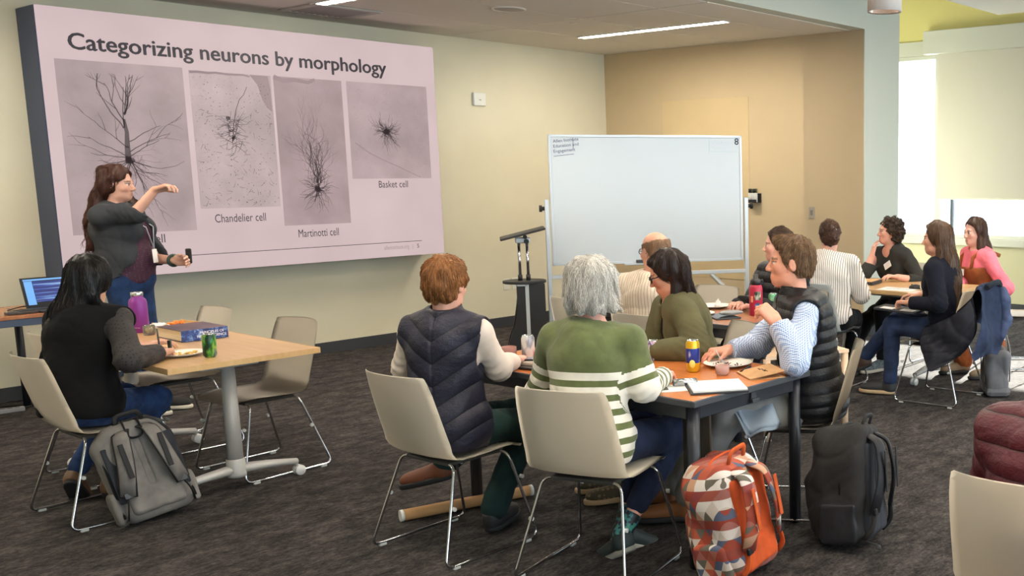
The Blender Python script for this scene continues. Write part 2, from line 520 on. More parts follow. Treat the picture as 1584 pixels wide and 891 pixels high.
# ---- window wall
SILL, HEAD = 0.866, 3.08
struct('wall_window_low', slab(XW, XW + 0.18, YR, 7.6, 0, SILL - 0.05), M('wall_paint_pale_yellow', (190, 184, 152), 0.75, bump=0.04, bscale=240))
struct('wall_window_high', slab(XW, XW + 0.18, YR, 7.6, HEAD, CH), YELLOW)
struct('trim_sill', slab(XW - 0.06, XW + 0.18, YR, 7.6, SILL - 0.08, SILL), TRIMW)
GLASS = NT('window_glass'); 
_g = GLASS.new('ShaderNodeBsdfTransparent'); _g.inputs['Color'].default_value = (0.97, 0.99, 0.99, 1)
_gl = GLASS.new('ShaderNodeBsdfGlossy'); _gl.inputs['Roughness'].default_value = 0.02
_mx = GLASS.new('ShaderNodeMixShader'); _mx.inputs[0].default_value = 0.05
GLASS.link(_g.outputs[0], _mx.inputs[1]); GLASS.link(_gl.outputs[0], _mx.inputs[2]); GLASS.link(_mx.outputs[0], GLASS.out.inputs['Surface'])
GLASS = GLASS.m
BL = NT('blind_fabric')
_d1 = BL.new('ShaderNodeBsdfDiffuse'); _d1.inputs['Color'].default_value = lin((192, 186, 174))
_d2n = BL.new('ShaderNodeBsdfTranslucent'); _d2n.inputs['Color'].default_value = lin((226, 222, 196))
_mx = BL.new('ShaderNodeMixShader'); _mx.inputs[0].default_value = 0.008
_w = BL.noise(BL.coords((1, 1, 1)), 500, 2)
BL.link(_d1.outputs[0], _mx.inputs[1]); BL.link(_d2n.outputs[0], _mx.inputs[2]); BL.link(_mx.outputs[0], BL.out.inputs['Surface'])
BLIND = BL.m
bays = [(6.13, 7.55, 'narrow'), (3.55, 6.13, 'blind'), (0.97, 3.55, 'blind'), (-1.61, 0.97, 'blind'), (-4.19, -1.61, 'blind')]
for n, (y0, y1, how) in enumerate(bays):
    w = MB()
    fy = 0.05
    for yy in (y0 + fy / 2 - 0.0, y1 - fy / 2): w.box((XW + 0.06, yy, (SILL + HEAD) / 2), (0.12, fy, HEAD - SILL), 0.004, seg=1)
    for zz in (SILL + 0.025, HEAD - 0.025): w.box((XW + 0.06, (y0 + y1) / 2, zz), (0.12, y1 - y0 - 2 * fy, 0.05), 0.004, seg=1)
    wo = struct('window_%d' % (n + 1), w, TRIMW)
    mid = y1 - 0.158 if how != 'narrow' else y0 + 0.8
    m = MB(); m.box((XW + 0.10, mid, (SILL + HEAD) / 2), (0.05, 0.035, HEAD - SILL - 0.1), 0.003, seg=1); m.build('mullion', DARKM if how != 'narrow' else TRIMW, wo)
    for (ya, yb) in ((y0 + fy, mid - 0.02), (mid + 0.02, y1 - fy)):
        m = MB(); m.box((XW + 0.10, (ya + yb) / 2, (SILL + HEAD) / 2), (0.008, yb - ya, HEAD - SILL - 0.1)); m.build('pane', GLASS, wo)
    if how != 'narrow':
        bz = 1.348 if how == 'blind' else 2.5
        lab = {1: 'cream roller blind pulled low behind the women at the light wood table', 2: 'cream roller blind in the window bay right of the pink sweatshirt'}
        b = thing('roller_blind', lab.get(n, 'cream roller blind in the window bay %s' % ('third from the column' if n == 3 else 'farthest from the screen')), 'blind', (XW - 0.05, (y0 + y1) / 2, bz))
        m = MB(); m.box((0, 0, (HEAD - bz) / 2), (0.004, y1 - y0 - 0.03, HEAD - bz)); m.build('fabric', BLIND, b)
        m = MB(); m.tube([(0, -(y1 - y0 - 0.11) / 2, 0), (0, (y1 - y0 - 0.11) / 2, 0)], 0.011, 10); m.build('hem_bar', M('blind_hem', (214, 212, 196), 0.5), b)
        va = MB(); va.box((XW - 0.07, (y0 + y1) / 2 + (0.075 if n == 1 else 0), (HEAD + 3.35) / 2), (0.14, y1 - y0 - (0.02 if n != 1 else -0.15), 0.27), 0.005, seg=1)
        struct('trim_%d' % (n + 1), va, TRIMW)
    else:
        struct('trim_0', slab(XW - 0.02, XW, 6.28, 7.6, HEAD, 3.25), TRIMW)
for _i, _x in enumerate(np.linspace(XA, XW, 7)[:-1]):
    xa, xb = _x + 0.12, _x + (XW - XA) / 6 - 0.12
    w = MB()
    for xx in (xa + 0.025, xb - 0.025): w.box((xx, YR - 0.06, 1.94), (0.05, 0.10, 2.28), 0.004, seg=1)
    for zz in (0.825, 3.055): w.box(((xa + xb) / 2, YR - 0.06, zz), (xb - xa, 0.10, 0.05), 0.004, seg=1)
    wo = struct('window_%d' % (_i + 6), w, TRIMW)
    m = MB(); m.box(((xa + xb) / 2, YR - 0.06, 1.94), (xb - xa - 0.1, 0.008, 2.18)); m.build('pane', GLASS, wo)
# pale street facade outside, far below full exposure in the photograph
fac = thing('outside_building', 'pale office building seen through the gap below the blind', 'building', (38, 3, -6))
m = MB(); m.box((0, 0, 6), (4, 46, 13)); m.build('facade', M('facade_pale', (235, 235, 232), 0.8), fac)
fg = M('facade_glass', (150, 180, 195), 0.2)
for k in range(9):
    for r in range(3):
        m = MB(); m.box((-2.02, -16 + k * 4.0, 3.2 + r * 3.6), (0.1, 2.2, 2.0)); m.build('window', fg, fac)

# ================================================================== CEILING FITTINGS
LED = M('led_diffuser', (255, 250, 240), 0.5, emit=((255, 244, 226), STRIP_W))
ALU = M('fixture_white', (225, 222, 215), 0.4)
def strip(x, y0, y1, z, lab):
    t = thing('linear_light', lab, 'ceiling light', (x, (y0 + y1) / 2, z), group='linear ceiling lights')
    L = y1 - y0
    m = MB()
    for sx in (-1, 1): m.box((sx * 0.052, 0, 0.0), (0.012, L + 0.02, 0.016), 0.003, seg=1)
    for sy in (-1, 1): m.box((0, sy * (L / 2 + 0.004), 0.0), (0.116, 0.012, 0.016), 0.003, seg=1)
    m.build('frame', ALU, t)
    m = MB(); m.box((0, 0, -0.001), (0.094, L, 0.006)); m.build('diffuser', LED, t)
strip(7.50, 6.32, 8.27, CL - 0.006, 'long linear ceiling light above the whiteboard')
strip(4.75, 6.45, 8.40, CL - 0.006, 'linear ceiling light cut off by the top edge, above the screen')
strip(2.0, 6.45, 8.40, CL - 0.006, 'linear ceiling light above the table with the purple bottle')
strip(-0.8, 6.45, 8.40, CL - 0.006, 'linear ceiling light in the corner left of the screen')
for k, (x, y) in enumerate([(2.0, 0.4), (4.75, 0.4), (7.5, 0.4), (2.0, 3.4), (4.75, 3.4), (7.5, 3.4), (3.4, -2.6), (7.0, -2.6)]):  # out-of-view strips added to brighten the main room, modelled on the alcove ones
    strip(x, y - 0.98, y + 0.98, CC - 0.006, 'added unseen linear light in the ceiling cloud, %s' % ['nearest the camera', 'over the chair of the maroon jacket', 'by the raised blinds', 'over the ginger haired person', 'over the man in the checked shirt', 'over the woman in navy', 'far behind the camera', 'at the back right'][k])
# pendant cylinder
t = thing('pendant_light', 'white cylinder pendant downlight hanging at the top edge by the column', 'lamp', (4.86, 2.98, 2.53))
m = MB(); m.lathe([(0.080, 0.006), (0.0925, 0.0), (0.0925, 0.30), (0.086, 0.305), (0.0, 0.305)], 40); m.build('shade', M('pendant_white', (238, 232, 226), 0.45), t)
m = MB(); m.lathe([(0.081, 0.004), (0.072, 0.03), (0.05, 0.09), (0.0, 0.10)], 32); m.build('reflector', M('pendant_reflector', (235, 220, 210), 0.15, metal=0.7), t)
m = MB(); m.cyl((0, 0, 0.305), (0, 0, CC - 2.53), 0.012, n=10); m.build('stem', ALU, t)
m = MB(); m.lathe([(0, 0.0), (0.032, 0.0), (0.032, 0.012), (0, 0.012)], 24, c=(0, 0, 0.078)); m.build('lamp', M('pendant_lamp', (255, 240, 225), 0.5, emit=((255, 236, 214), 14.0)), t)
# air vent
t = thing('air_vent', 'square ceiling air vent with dark slots above the screen', 'vent', (5.0, 8.63, CL - 0.012))
m = MB()
for sx in (-1, 1): m.box((sx * 0.27, 0, 0), (0.06, 0.60, 0.014), 0.003, seg=1)
for sy in (-1, 1): m.box((0, sy * 0.27, 0), (0.48, 0.06, 0.014), 0.003, seg=1)
m.build('frame', M('vent_frame', (176, 172, 164), 0.5), t)
m = MB(); m.box((0, 0, 0.006), (0.48, 0.48, 0.004)); m.build('backing', M('vent_dark', (60, 58, 56), 0.8), t)
for k in range(9):
    m = MB(); m.box((-0.21 + k * 0.0525, 0, 0.0), (0.030, 0.47, 0.004), R=Matrix.Rotation(0.5, 3, 'Y')); m.build('slat', M('vent_slat', (150, 146, 140), 0.5), t)
t = thing('ceiling_speaker', 'round flush ceiling speaker between vent and long light', 'speaker', (5.854, 7.345, CL - 0.008))
m = MB(); m.lathe([(0.0, -0.001), (0.12, -0.001), (0.125, 0.0)], 36); m.build('grille', M('speaker_grille', (184, 178, 168), 0.7), t)
m = MB(); m.lathe([(0.126, 0.0), (0.13, -0.005), (0.142, -0.004), (0.145, 0.006)], 36); m.build('ring', ALU, t)
t = thing('sprinkler', 'small sprinkler cap flush in the ceiling beside the long light', 'sprinkler', (6.75, 7.55, CL - 0.006))
m = MB(); m.lathe([(0.0, -0.006), (0.030, -0.005), (0.038, 0.0)], 20); m.build('cap', ALU, t)

# ================================================================== SCREEN
SX, SY, SW0, SZ0, SZ1 = 2.943, 8.926, 3.24, 0.892, 2.889
scr = thing('video_wall', 'large LED video wall showing a pink slide about neuron shapes', 'screen', (SX, SY, 0))
m = MB(); m.box((SW0 / 2, (YL - SY) / 2 + 0.004, (SZ0 + SZ1) / 2), (SW0, YL - SY - 0.012, SZ1 - SZ0), 0.006, seg=1)
m.build('housing', M('screen_housing_blue', (34, 52, 86), 0.45), scr)
PINK = NT('slide_pink')
def screen_mat(name, c, strength=1.0, grain=0.03):
    t = NT(name); t.b.inputs['Base Color'].default_value = lin((26, 24, 26)); t.b.inputs['Roughness'].default_value = 0.6
    v = t.coords((1, 1, 1)); n = t.noise(v, 1.3, 2); g = t.noise(v, 160, 2)
    c2 = tuple(x * 0.93 for x in c)
    base = t.ramp(n, [(0.25, lin(c2)), (0.75, lin(c))])
    e = t.mix(t.math('MULTIPLY', g, grain), base, tuple(x * 0.72 for x in c))
    t.link(e, t.b.inputs['Emission Color']); t.b.inputs['Emission Strength'].default_value = strength
    return t.m
SL = screen_mat('slide_background', (218, 193, 194), 0.66)
m = MB(); m.box((SW0 / 2, -0.002, (SZ0 + SZ1) / 2), (SW0 - 0.004, 0.006, SZ1 - SZ0 - 0.004)); face = m.build('slide', SL, scr)
INK = M('slide_ink', (34, 32, 38), 0.6, emit=((54, 48, 56), 0.25))
INK2 = M('slide_ink_grey', (110, 98, 102), 0.6, emit=((140, 122, 126), 0.5))
RX = (PI / 2, 0, 0)
def im_mat(name, c, mode):
    t = NT(name); t.b.inputs['Base Color'].default_value = lin((24, 22, 24)); t.b.inputs['Roughness'].default_value = 0.6
    v = t.coords(); n = t.noise(v, 2.2, 4); g = t.noise(v, 90, 3)
    base = t.ramp(n, [(0.3, tuple(x * 0.86 for x in c)), (0.7, tuple(min(255, x * 1.05) for x in c))])
    if mode == 'specks':
        s = t.ramp(t.noise(v, 46, 5, 0.8), [(0.60, (0, 0, 0, 1)), (0.68, (1, 1, 1, 1))])
        base = t.mix(t.math('MULTIPLY', s, 0.55), base, (70, 60, 64))
    if mode == 'fine':
        s = t.ramp(t.noise(v, 70, 4, 0.7), [(0.62, (0, 0, 0, 1)), (0.72, (1, 1, 1, 1))])
        base = t.mix(t.math('MULTIPLY', s, 0.3), base, (100, 84, 88))
    e = t.mix(t.math('MULTIPLY', g, 0.12), base, (126, 104, 106))
    t.link(e, t.b.inputs['Emission Color']); t.b.inputs['Emission Strength'].default_value = 0.60
    return t.m
ims = [('photo', 0.088, 0.951, 1.232, 2.518, (190, 167, 168), ''), ('photo', 0.996, 1.645, 1.402, 2.504, (206, 184, 184), 'specks'),
       ('photo', 1.667, 2.275, 1.233, 2.505, (184, 158, 160), ''), ('photo', 2.323, 3.138, 1.633, 2.507, (192, 168, 170), 'fine')]
labels_im = ['grey pink micrograph of a large branching neuron', 'speckled micrograph of a chandelier cell', 'tall narrow micrograph of a Martinotti cell', 'micrograph of a round basket cell']
imo = []
for i, (nm, x0, x1, z0, z1, c, md) in enumerate(ims):
    m = MB(); m.box(((x0 + x1) / 2, -0.006, (z0 + z1) / 2), (x1 - x0, 0.004, z1 - z0))
    o = m.build('micrograph', im_mat('micrograph_%d' % i, c, md), scr); o['label'] = labels_im[i]; imo.append(o)
NE = M('neuron_stain', (60, 52, 56), 0.6, emit=((70, 58, 60), 0.4))
NE2 = M('neuron_stain_faint', (90, 78, 82), 0.6, emit=((122, 104, 108), 0.6))
class Strokes:
    """flat ribbons lying on the slide, x/z in slide metres"""
    def __init__(s, y): s.v = []; s.f = []; s.y = y
    def line(s, pts, w0, w1):
        n = len(pts); b = len(s.v)
        for i, (x, z) in enumerate(pts):
            a = pts[max(0, i - 1)]; c = pts[min(n - 1, i + 1)]
            dx, dz = c[0] - a[0], c[1] - a[1]; L = math.hypot(dx, dz) + 1e-9
            w = (w0 + (w1 - w0) * i / max(1, n - 1)) / 2 * 1.35
            s.v += [(x - dz / L * w, s.y, z + dx / L * w), (x + dz / L * w, s.y, z - dx / L * w)]
        for i in range(n - 1): s.f.append((b + 2 * i, b + 2 * i + 1, b + 2 * i + 3, b + 2 * i + 2))
    def spot(s, x, z, r, sq=1.0, n=10):
        b = len(s.v)
        for k in range(n):
            q = r * random.uniform(0.7, 1.2); s.v.append((x + q * math.cos(2 * PI * k / n), s.y, z + q * sq * math.sin(2 * PI * k / n)))
        s.f.append(tuple(range(b, b + n)))
    def grow(s, x, z, ang, L, w, turn=0.25, branch=0.5, depth=3, pull=None, lim=None):
        pts = [(x, z)]; n = max(4, int(L / 0.018)); a = ang
        for i in range(n):
            a += random.gauss(0, turn * 0.35)
            if pull is not None: a += (pull - a) * 0.06
            x += math.cos(a) * L / n; z += math.sin(a) * L / n
            if lim and not (lim[0] < x < lim[1] and lim[2] < z < lim[3]): break
            pts.append((x, z))
            if depth > 0 and i > 1 and random.random() < branch / n * 2.2:
                s.grow(x, z, a + random.choice((-1, 1)) * random.uniform(0.25, 0.7), L * random.uniform(0.45, 0.8), w * 0.62, turn, branch, depth - 1, pull, lim)
        if len(pts) > 2: s.line(pts, w, w * 0.4)
    def build(s, name, mat, parent):
        me = bpy.data.meshes.new(name); me.from_pydata(s.v, [], s.f); me.materials.append(mat)
        o = bpy.data.objects.new(name, me); return link(o, parent)
# pyramidal cell: apical tuft, basal skirt
k = Strokes(-0.0085); k2 = Strokes(-0.0082); lim = (0.11, 0.93, 1.25, 2.44)
sx, sz = 0.516, 1.80
k.line([(sx - 0.012, sz - 0.02), (sx - 0.01, sz + 0.09), (sx - 0.004, sz + 0.2), (sx - 0.015, sz + 0.30)], 0.034, 0.014)
for _ in range(6): k.grow(sx - 0.012 + random.uniform(-.012, .012), sz + random.uniform(0.22, 0.34), PI / 2 + random.uniform(-0.65, 0.55), random.uniform(0.28, 0.48), 0.007, 0.28, 1.3, 2, PI / 2, lim)
for s_ in (-1, 1):
    for _ in range(3): k.grow(sx, sz + random.uniform(0.0, 0.16), PI / 2 - s_ * random.uniform(0.9, 1.45), random.uniform(0.24, 0.36), 0.006, 0.3, 1.0, 2, None, lim)
for q in np.linspace(-2.95, -0.2, 12): k.grow(sx, sz - 0.01, q + random.uniform(-.1, .1), random.uniform(0.14, 0.30), 0.006, 0.35, 0.9, 2, None, lim)
k.spot(sx, sz - 0.012, 0.036, 0.8)
for _ in range(30): k2.grow(sx + random.uniform(-.1, .1), sz + random.uniform(-0.1, .06), random.uniform(-3.1, 0.1), 0.16, 0.004, 0.4, 1, 1, None, lim)
for _ in range(60): k2.spot(random.uniform(.12, .92), random.uniform(1.3, 2.0), random.uniform(.001, .004))
k2.build('faint_dendrites', NE2, imo[0]); k.build('dendrites', NE, imo[0])
# chandelier cell
k = Strokes(-0.0085); lim = (1.0, 1.64, 1.41, 2.50)
k.spot(1.268, 2.136, 0.022); 
for _ in range(40): k.grow(1.30 + random.gauss(0, .025), 1.99 + random.gauss(0, .06), random.uniform(0, 6.28), 0.09, 0.004, 0.5, 1, 1, None, lim)
k.spot(1.30, 1.975, 0.016)
k.line([(1.30, 2.0), (1.31, 2.09), (1.335, 2.20), (1.37, 2.29), (1.41, 2.335), (1.44, 2.40)], 0.005, 0.003)
for _ in range(260): k.spot(random.uniform(1.01, 1.63), random.uniform(1.42, 2.45), random.uniform(.0012, .0045))
for _ in range(60): k.grow(random.uniform(1.02, 1.62), random.uniform(1.42, 2.2), random.uniform(0, 6.28), 0.05, 0.0025, 0.8, 0, 0, None, lim)
k.build('stained_cell', NE, imo[1])
k = Strokes(-0.0083)
b = len(k.v); k.v += [(x, k.y, z) for x, z in [(1.47, 2.50), (1.62, 2.50), (1.635, 2.40), (1.638, 2.20), (1.60, 2.23), (1.56, 2.30), (1.53, 2.42)]]; k.f.append(tuple(range(b, b + 7)))
k.line([(1.0, 2.49), (1.06, 2.495), (1.14, 2.49), (1.2, 2.498), (1.3, 2.49), (1.42, 2.495), (1.47, 2.485)], 0.016, 0.01)
k.build('dark_edge', NE2, imo[1])
# Martinotti cell
k = Strokes(-0.0085); lim = (1.69, 2.26, 1.25, 2.49)
for _ in range(46): k.grow(1.985 + random.gauss(0, .014), 1.54 + random.gauss(0, .022), random.uniform(0, 6.28), random.uniform(.05, .15), 0.0045, 0.5, 1, 1, None, lim)
for _ in range(16): k.grow(1.985 + random.gauss(0, .02), 1.60, PI / 2 + random.gauss(0, .18), random.uniform(.2, .42), 0.0036, 0.4, 1.2, 2, PI / 2, lim)
for _ in range(22): k.grow(1.99 + random.gauss(0, .03), random.uniform(1.65, 1.98), random.uniform(0, 6.28), .09, 0.003, 0.6, 1, 1, None, lim)
k.spot(1.985, 1.54, 0.026); k.build('stained_cell', NE, imo[2])
k = Strokes(-0.0083)
for _ in range(9): k.grow(1.985 + random.gauss(0, .02), 1.95, PI / 2 + random.gauss(0, .1), .4, 0.002, 0.2, .6, 1, PI / 2, lim)
k.line([(1.67, 2.498), (1.75, 2.47), (1.85, 2.485), (1.97, 2.47), (2.03, 2.50)], 0.03, 0.02)
k.build('faint_fibres', NE2, imo[2])
# basket cell
k = Strokes(-0.0085); lim = (2.33, 3.13, 1.64, 2.5)
for _ in range(80): k.grow(2.69 + random.gauss(0, .012), 2.066 + random.gauss(0, .012), random.uniform(0, 6.28), random.uniform(.05, .14), 0.0036, 0.3, .8, 1, None, lim)
k.spot(2.69, 2.066, 0.028); k.build('stained_cell', NE, imo[3])
k = Strokes(-0.0083); k.line([(2.37, 1.96), (2.5, 1.87), (2.65, 1.80), (2.8, 1.74), (2.93, 1.68), (3.02, 1.645)], 0.006, 0.004)
for _ in range(70): k.grow(random.uniform(2.35, 3.1), random.uniform(1.7, 2.48), random.uniform(0, 6.28), 0.04, 0.0018, 0.8, 0, 0, None, lim)
k.build('faint_fibres', NE2, imo[3])
lettering('Categorizing neurons by morphology', 0.170, INK, face, (0.181, -0.006, 2.595), RX, 0.0, width=2.545, heavy=0.0042)
lettering('Pyramidal cell', 0.098, INK, face, (0.24, -0.006, 1.145), RX, 0.0, width=0.463)
lettering('Chandelier cell', 0.098, INK, face, (1.094, -0.006, 1.285), RX, 0.0, width=0.413)
lettering('Martinotti cell', 0.098, INK, face, (1.777, -0.006, 1.127), RX, 0.0, width=0.37)
lettering('Basket cell', 0.092, INK, face, (2.572, -0.006, 1.549), RX, 0.0, width=0.302)
lettering('alleninstitute.org', 0.056, INK2, face, (2.589, -0.006, 0.965), RX, 0.0, width=0.262)
lettering('|', 0.05, INK2, face, (2.885, -0.006, 0.965), RX)
lettering('5', 0.056, INK, face, (2.935, -0.006, 0.963), RX)
m = MB(); m.box((1.72, -0.0055, 1.03), (2.546, 0.001, 0.005)); m.build('rule', INK, face)

# ================================================================== WALL FITTINGS
t = thing('wall_sensor', 'square white wall sensor right of the video wall', 'sensor', (6.94, YL, 2.452))
m = MB(); m.box((0, -0.02, 0), (0.15, 0.036, 0.135), 0.008); m.build('housing', M('plastic_white', (222, 222, 216), 0.4), t)
m = MB(); m.box((0.0, -0.0385, -0.008), (0.026, 0.002, 0.008), 0.0008, seg=1); m.build('indicator', M('sensor_grey', (120, 120, 118), 0.5), t)
for i, x in enumerate((7.187, 7.30)):
    t = thing('power_outlet', ['white wall socket plate beside the lectern, left of two', 'white wall plate beside the lectern, right of two'][i], 'outlet', (x, YL, 0.465))
    m = MB(); m.box((0, -0.004, 0), (0.08, 0.008, 0.125), 0.003); m.build('plate', M('plastic_ivory', (226, 222, 208), 0.4), t)
    for dz in (-0.024, 0.024):
        m = MB(); m.box((0, -0.009, dz), (0.032, 0.003, 0.036), 0.004); m.build('socket', M('plastic_white', (222, 222, 216), 0.4), t)
t = thing('light_switch', 'small grey switch plate on the tan wall', 'switch', (XB, 6.243, 1.256))
m = MB(); m.box((-0.004, 0, 0), (0.008, 0.075, 0.12), 0.003); m.build('plate', M('switch_grey', (160, 152, 140), 0.4), t)
m = MB(); m.box((-0.011, 0, 0), (0.008, 0.03, 0.055), 0.003); m.build('rocker', M('switch_grey_dark', (120, 114, 106), 0.4), t)
# pen holder on the wall, right of the whiteboard
t = thing('marker_holder', 'black wire marker holder fixed to the tan wall', 'holder', (XB, 6.99, 1.35))
m = MB(); m.box((-0.004, 0, 0.05), (0.006, 0.15, 0.10), 0.002, seg=1); m.box((-0.05, 0, 0.003), (0.09, 0.15, 0.006), 0.002, seg=1); m.box((-0.093, 0, 0.018), (0.004, 0.15, 0.034), 0.001, seg=1)
m.build('tray', M('holder_black', (34, 34, 36), 0.5), t)
for i in range(6):
    y = 0.055 - i * 0.021
    lab = ['leftmost marker in the wall holder', 'second marker from the left in the wall holder', 'third marker in the wall holder, with olive cap', 'fourth marker in the wall holder', 'fifth marker in the wall holder', 'rightmost marker in the wall holder'][i]
    p = thing('marker', lab, 'marker', (XB - 0.05, 6.99 + y, 1.356), group='markers in the wall holder')
    lean = random.uniform(-0.012, 0.012)
    m = MB(); m.cyl((0, 0, 0.0), (lean, lean, 0.10), 0.008, n=10); m.build('barrel', M('marker_white', (214, 214, 210), 0.4), p)
    m = MB(); m.cyl((lean, lean, 0.10), (lean * 1.3, lean * 1.3, 0.145), 0.009, n=10); m.build('cap', M('marker_cap_%d' % (i % 3), [(25, 25, 28), (96, 92, 36), (30, 30, 60)][(i + 2) % 3 if i != 2 else 1], 0.4), p)

# ================================================================== FURNITURE
SHELL = M('chair_shell_beige', (220, 212, 198), 0.42, bump=0.03, bscale=500)
SHELL2 = M('chair_shell_grey', (186, 190, 190), 0.42, bump=0.03, bscale=500)
CHROME = M('chrome', (196, 198, 202), 0.16, metal=1.0)
GLIDE = M('chair_glide', (190, 190, 186), 0.35)
UNDER = M('chair_under_pad', (62, 60, 58), 0.6)
def shell_mesh():
    prof = [(0.248, 0.428, .185), (0.243, 0.442, .200), (0.225, 0.450, .212), (0.13, 0.448, .226), (0.02, 0.442, .232), (-0.06, 0.440, .234), (-0.12, 0.446, .235), (-0.165, 0.462, .235),
            (-0.195, 0.492, .234), (-0.215, 0.535, .233), (-0.235, 0.600, .230), (-0.258, 0.68, .226), (-0.280, 0.76, .220), (-0.294, 0.808, .212), (-0.302, 0.832, .205), (-0.304, 0.838, .196)]
    n = 14; P = []
    for i, (y, z, w) in enumerate(prof):
        row = []
        f = min(1, max(0, (i - 5) / 4.0))                # 0 on the seat, 1 on the back
        for j in range(n + 1):
            u = -1 + 2 * j / n; a = abs(u)
            lift = 0.016 * a ** 4 * (1 - f) * (1 if i > 2 else 0.3); fwd = 0.050 * a ** 2.4 * f
            curl = 0.012 * max(0, a - 0.86) / 0.14 * f
            row.append(Vector((u * w, y + fwd - curl * 0.0, z + lift + 0.004 * (1 - a * a) * (1 if i >= 13 else 0))))
        P.append(row)
    m = MB(); m.grid(P, 0.0085); bmesh.ops.recalc_face_normals(m.bm, faces=m.bm.faces)
    return m
def make_chair(shell=SHELL):
    t = thing('shell_chair', 'x', 'chair')
    shell_mesh().build('shell', shell, t)
    for sx in (-1, 1):
        path = fillet([(sx * 0.06, -0.105, 0.424), (sx * 0.185, -0.115, 0.424), (sx * 0.262, -0.245, 0.014), (sx * 0.262, 0.262, 0.014), (sx * 0.195, 0.165, 0.424), (sx * 0.06, 0.155, 0.424)], 0.045, 6)
        m = MB(); m.tube(path, 0.0068, 10); m.build('sled_leg', CHROME, t)
        for y in (-0.19, 0.20):
            m = MB(); m.box((sx * 0.262, y, 0.007), (0.017, 0.034, 0.014), 0.003, seg=1); m.build('glide', GLIDE, t)
        for (y, z, x) in ((-0.172, 0.25, 0.228), (0.207, 0.30, 0.220)):
            m = MB(); m.tube([(sx * (x - 0.012), y + 0.012, z), (sx * (x + 0.004), y + 0.014, z)], 0.009, 10); m.build('stacking_bumper', GLIDE, t)
    m = MB(); m.box((0, 0.025, 0.4235), (0.30, 0.29, 0.016), 0.006); m.build('mounting_plate', UNDER, t)
    for y in (-0.105, 0.155):
        m = MB(); m.tube([(-0.07, y, 0.424), (0.07, y, 0.424)], 0.0068, 8); m.build('crossbar', CHROME, t)
    return t
CHAIR0 = make_chair()
CHAIRS = {}
def chair(key, x, y, face, label, shell=None):
    global CHAIR0
    o = CHAIR0 if not CHAIRS else copy_tree(CHAIR0)
    o.location = (x, y, 0); o.rotation_euler = (0, 0, math.radians(face - 90)); o['label'] = label; o['group'] = 'sled base shell chairs'
    CHAIRS[key] = o
    return o
chair('c1', 1.985, 5.80, 0, 'beige shell chair under the woman with long black hair')
chair('c2', 2.70, 3.945, 2, 'beige shell chair under the ginger haired person in the navy vest')
chair('c3', 2.875, 3.175, 16, 'beige shell chair under the white haired person in the striped sweater')
chair('c4', 2.79, 1.13, 4, 'beige shell chair at the bottom right corner, under the maroon jacket')
chair('c5', 2.83, 5.90, 183, 'empty beige shell chair pushed under the near right side of the light wood table')
chair('c6', 2.80, 6.84, 180, 'empty beige shell chair behind the thick blue book, farther along the table')
chair('c7', 2.28, 6.52, 0, 'empty beige shell chair half hidden behind the woman with long black hair')
chair('c8', 4.60, 4.42, 2, 'shell chair under the bald man in the pin-striped shirt')
chair('c9', 4.17, 3.72, 152, 'shell chair under the woman in the olive blazer')
chair('c10', 4.048, 2.945, 121, 'shell chair under the man in the checked shirt and black vest')
chair('c11', 4.92, 5.36, 0, 'empty beige shell chair by the whiteboard, left of the white haired head')
chair('c12', 5.52, 4.98, 182, 'empty shell chair whose back shows right of the dark haired woman')
chair('c13', 6.56, 4.57, 5, 'grey shell chair under the woman with the hair clip')
for _c in CHAIRS['c13'].children:
    if _c.name.startswith('shell'):
        _c.data = _c.data.copy(); _c.data.materials[0] = SHELL2
chair('c14', 7.98, 4.70, 178, 'shell chair under the curly haired woman')
chair('c15', 6.62, 3.545, 93, 'shell chair with a denim jacket over its back, under the woman in navy')
chair('c16', 8.22, 3.62, 128, 'shell chair under the woman in the pink sweatshirt')
chair('c17', 5.68, 4.30, 176, 'shell chair under the woman in the black puffer jacket')

# ---- tables
def wood_mat(name, c1, c2, c3, axis=0, rough=0.32):
    t = NT(name); sc = [1, 1, 1]; sc[axis] = 0.06; sc[2] = 0.3
    v = t.coords(tuple(sc)); n = t.noise(v, 34, 6, 0.65); n2 = t.noise(v, 8, 3)
    s = t.math('ADD', t.math('MULTIPLY', n, 0.6), t.math('MULTIPLY', n2, 0.4))
    t.color(t.ramp(s, [(0.35, c1), (0.5, c2), (0.65, c3)]))
    t.b.inputs['Roughness'].default_value = rough; t.bump(n, 0.04, 0.002); return t.m
OAK = wood_mat('light_oak_laminate', (186, 146, 100), (198, 160, 114), (208, 172, 128), 1)
OAKE = wood_mat('light_oak_edge', (198, 160, 108), (206, 170, 120), (214, 180, 132), 1)
CHERRY = wood_mat('cherry_laminate', (186, 106, 52), (198, 118, 62), (208, 130, 74), 1, 0.25)
MUTED = wood_mat('muted_cherry_laminate', (160, 104, 70), (172, 116, 80), (184, 128, 92), 1, 0.25)
BLKM = M('table_frame_charcoal', (44, 47, 54), 0.35, metal=0.2, bump=0.02, bscale=600)
BLKE = M('table_edge_charcoal', (58, 61, 66), 0.45)
SILV = M('table_leg_silver', (186, 184, 180), 0.4, metal=0.15)
WHEEL = M('caster_white', (214, 214, 212), 0.4)
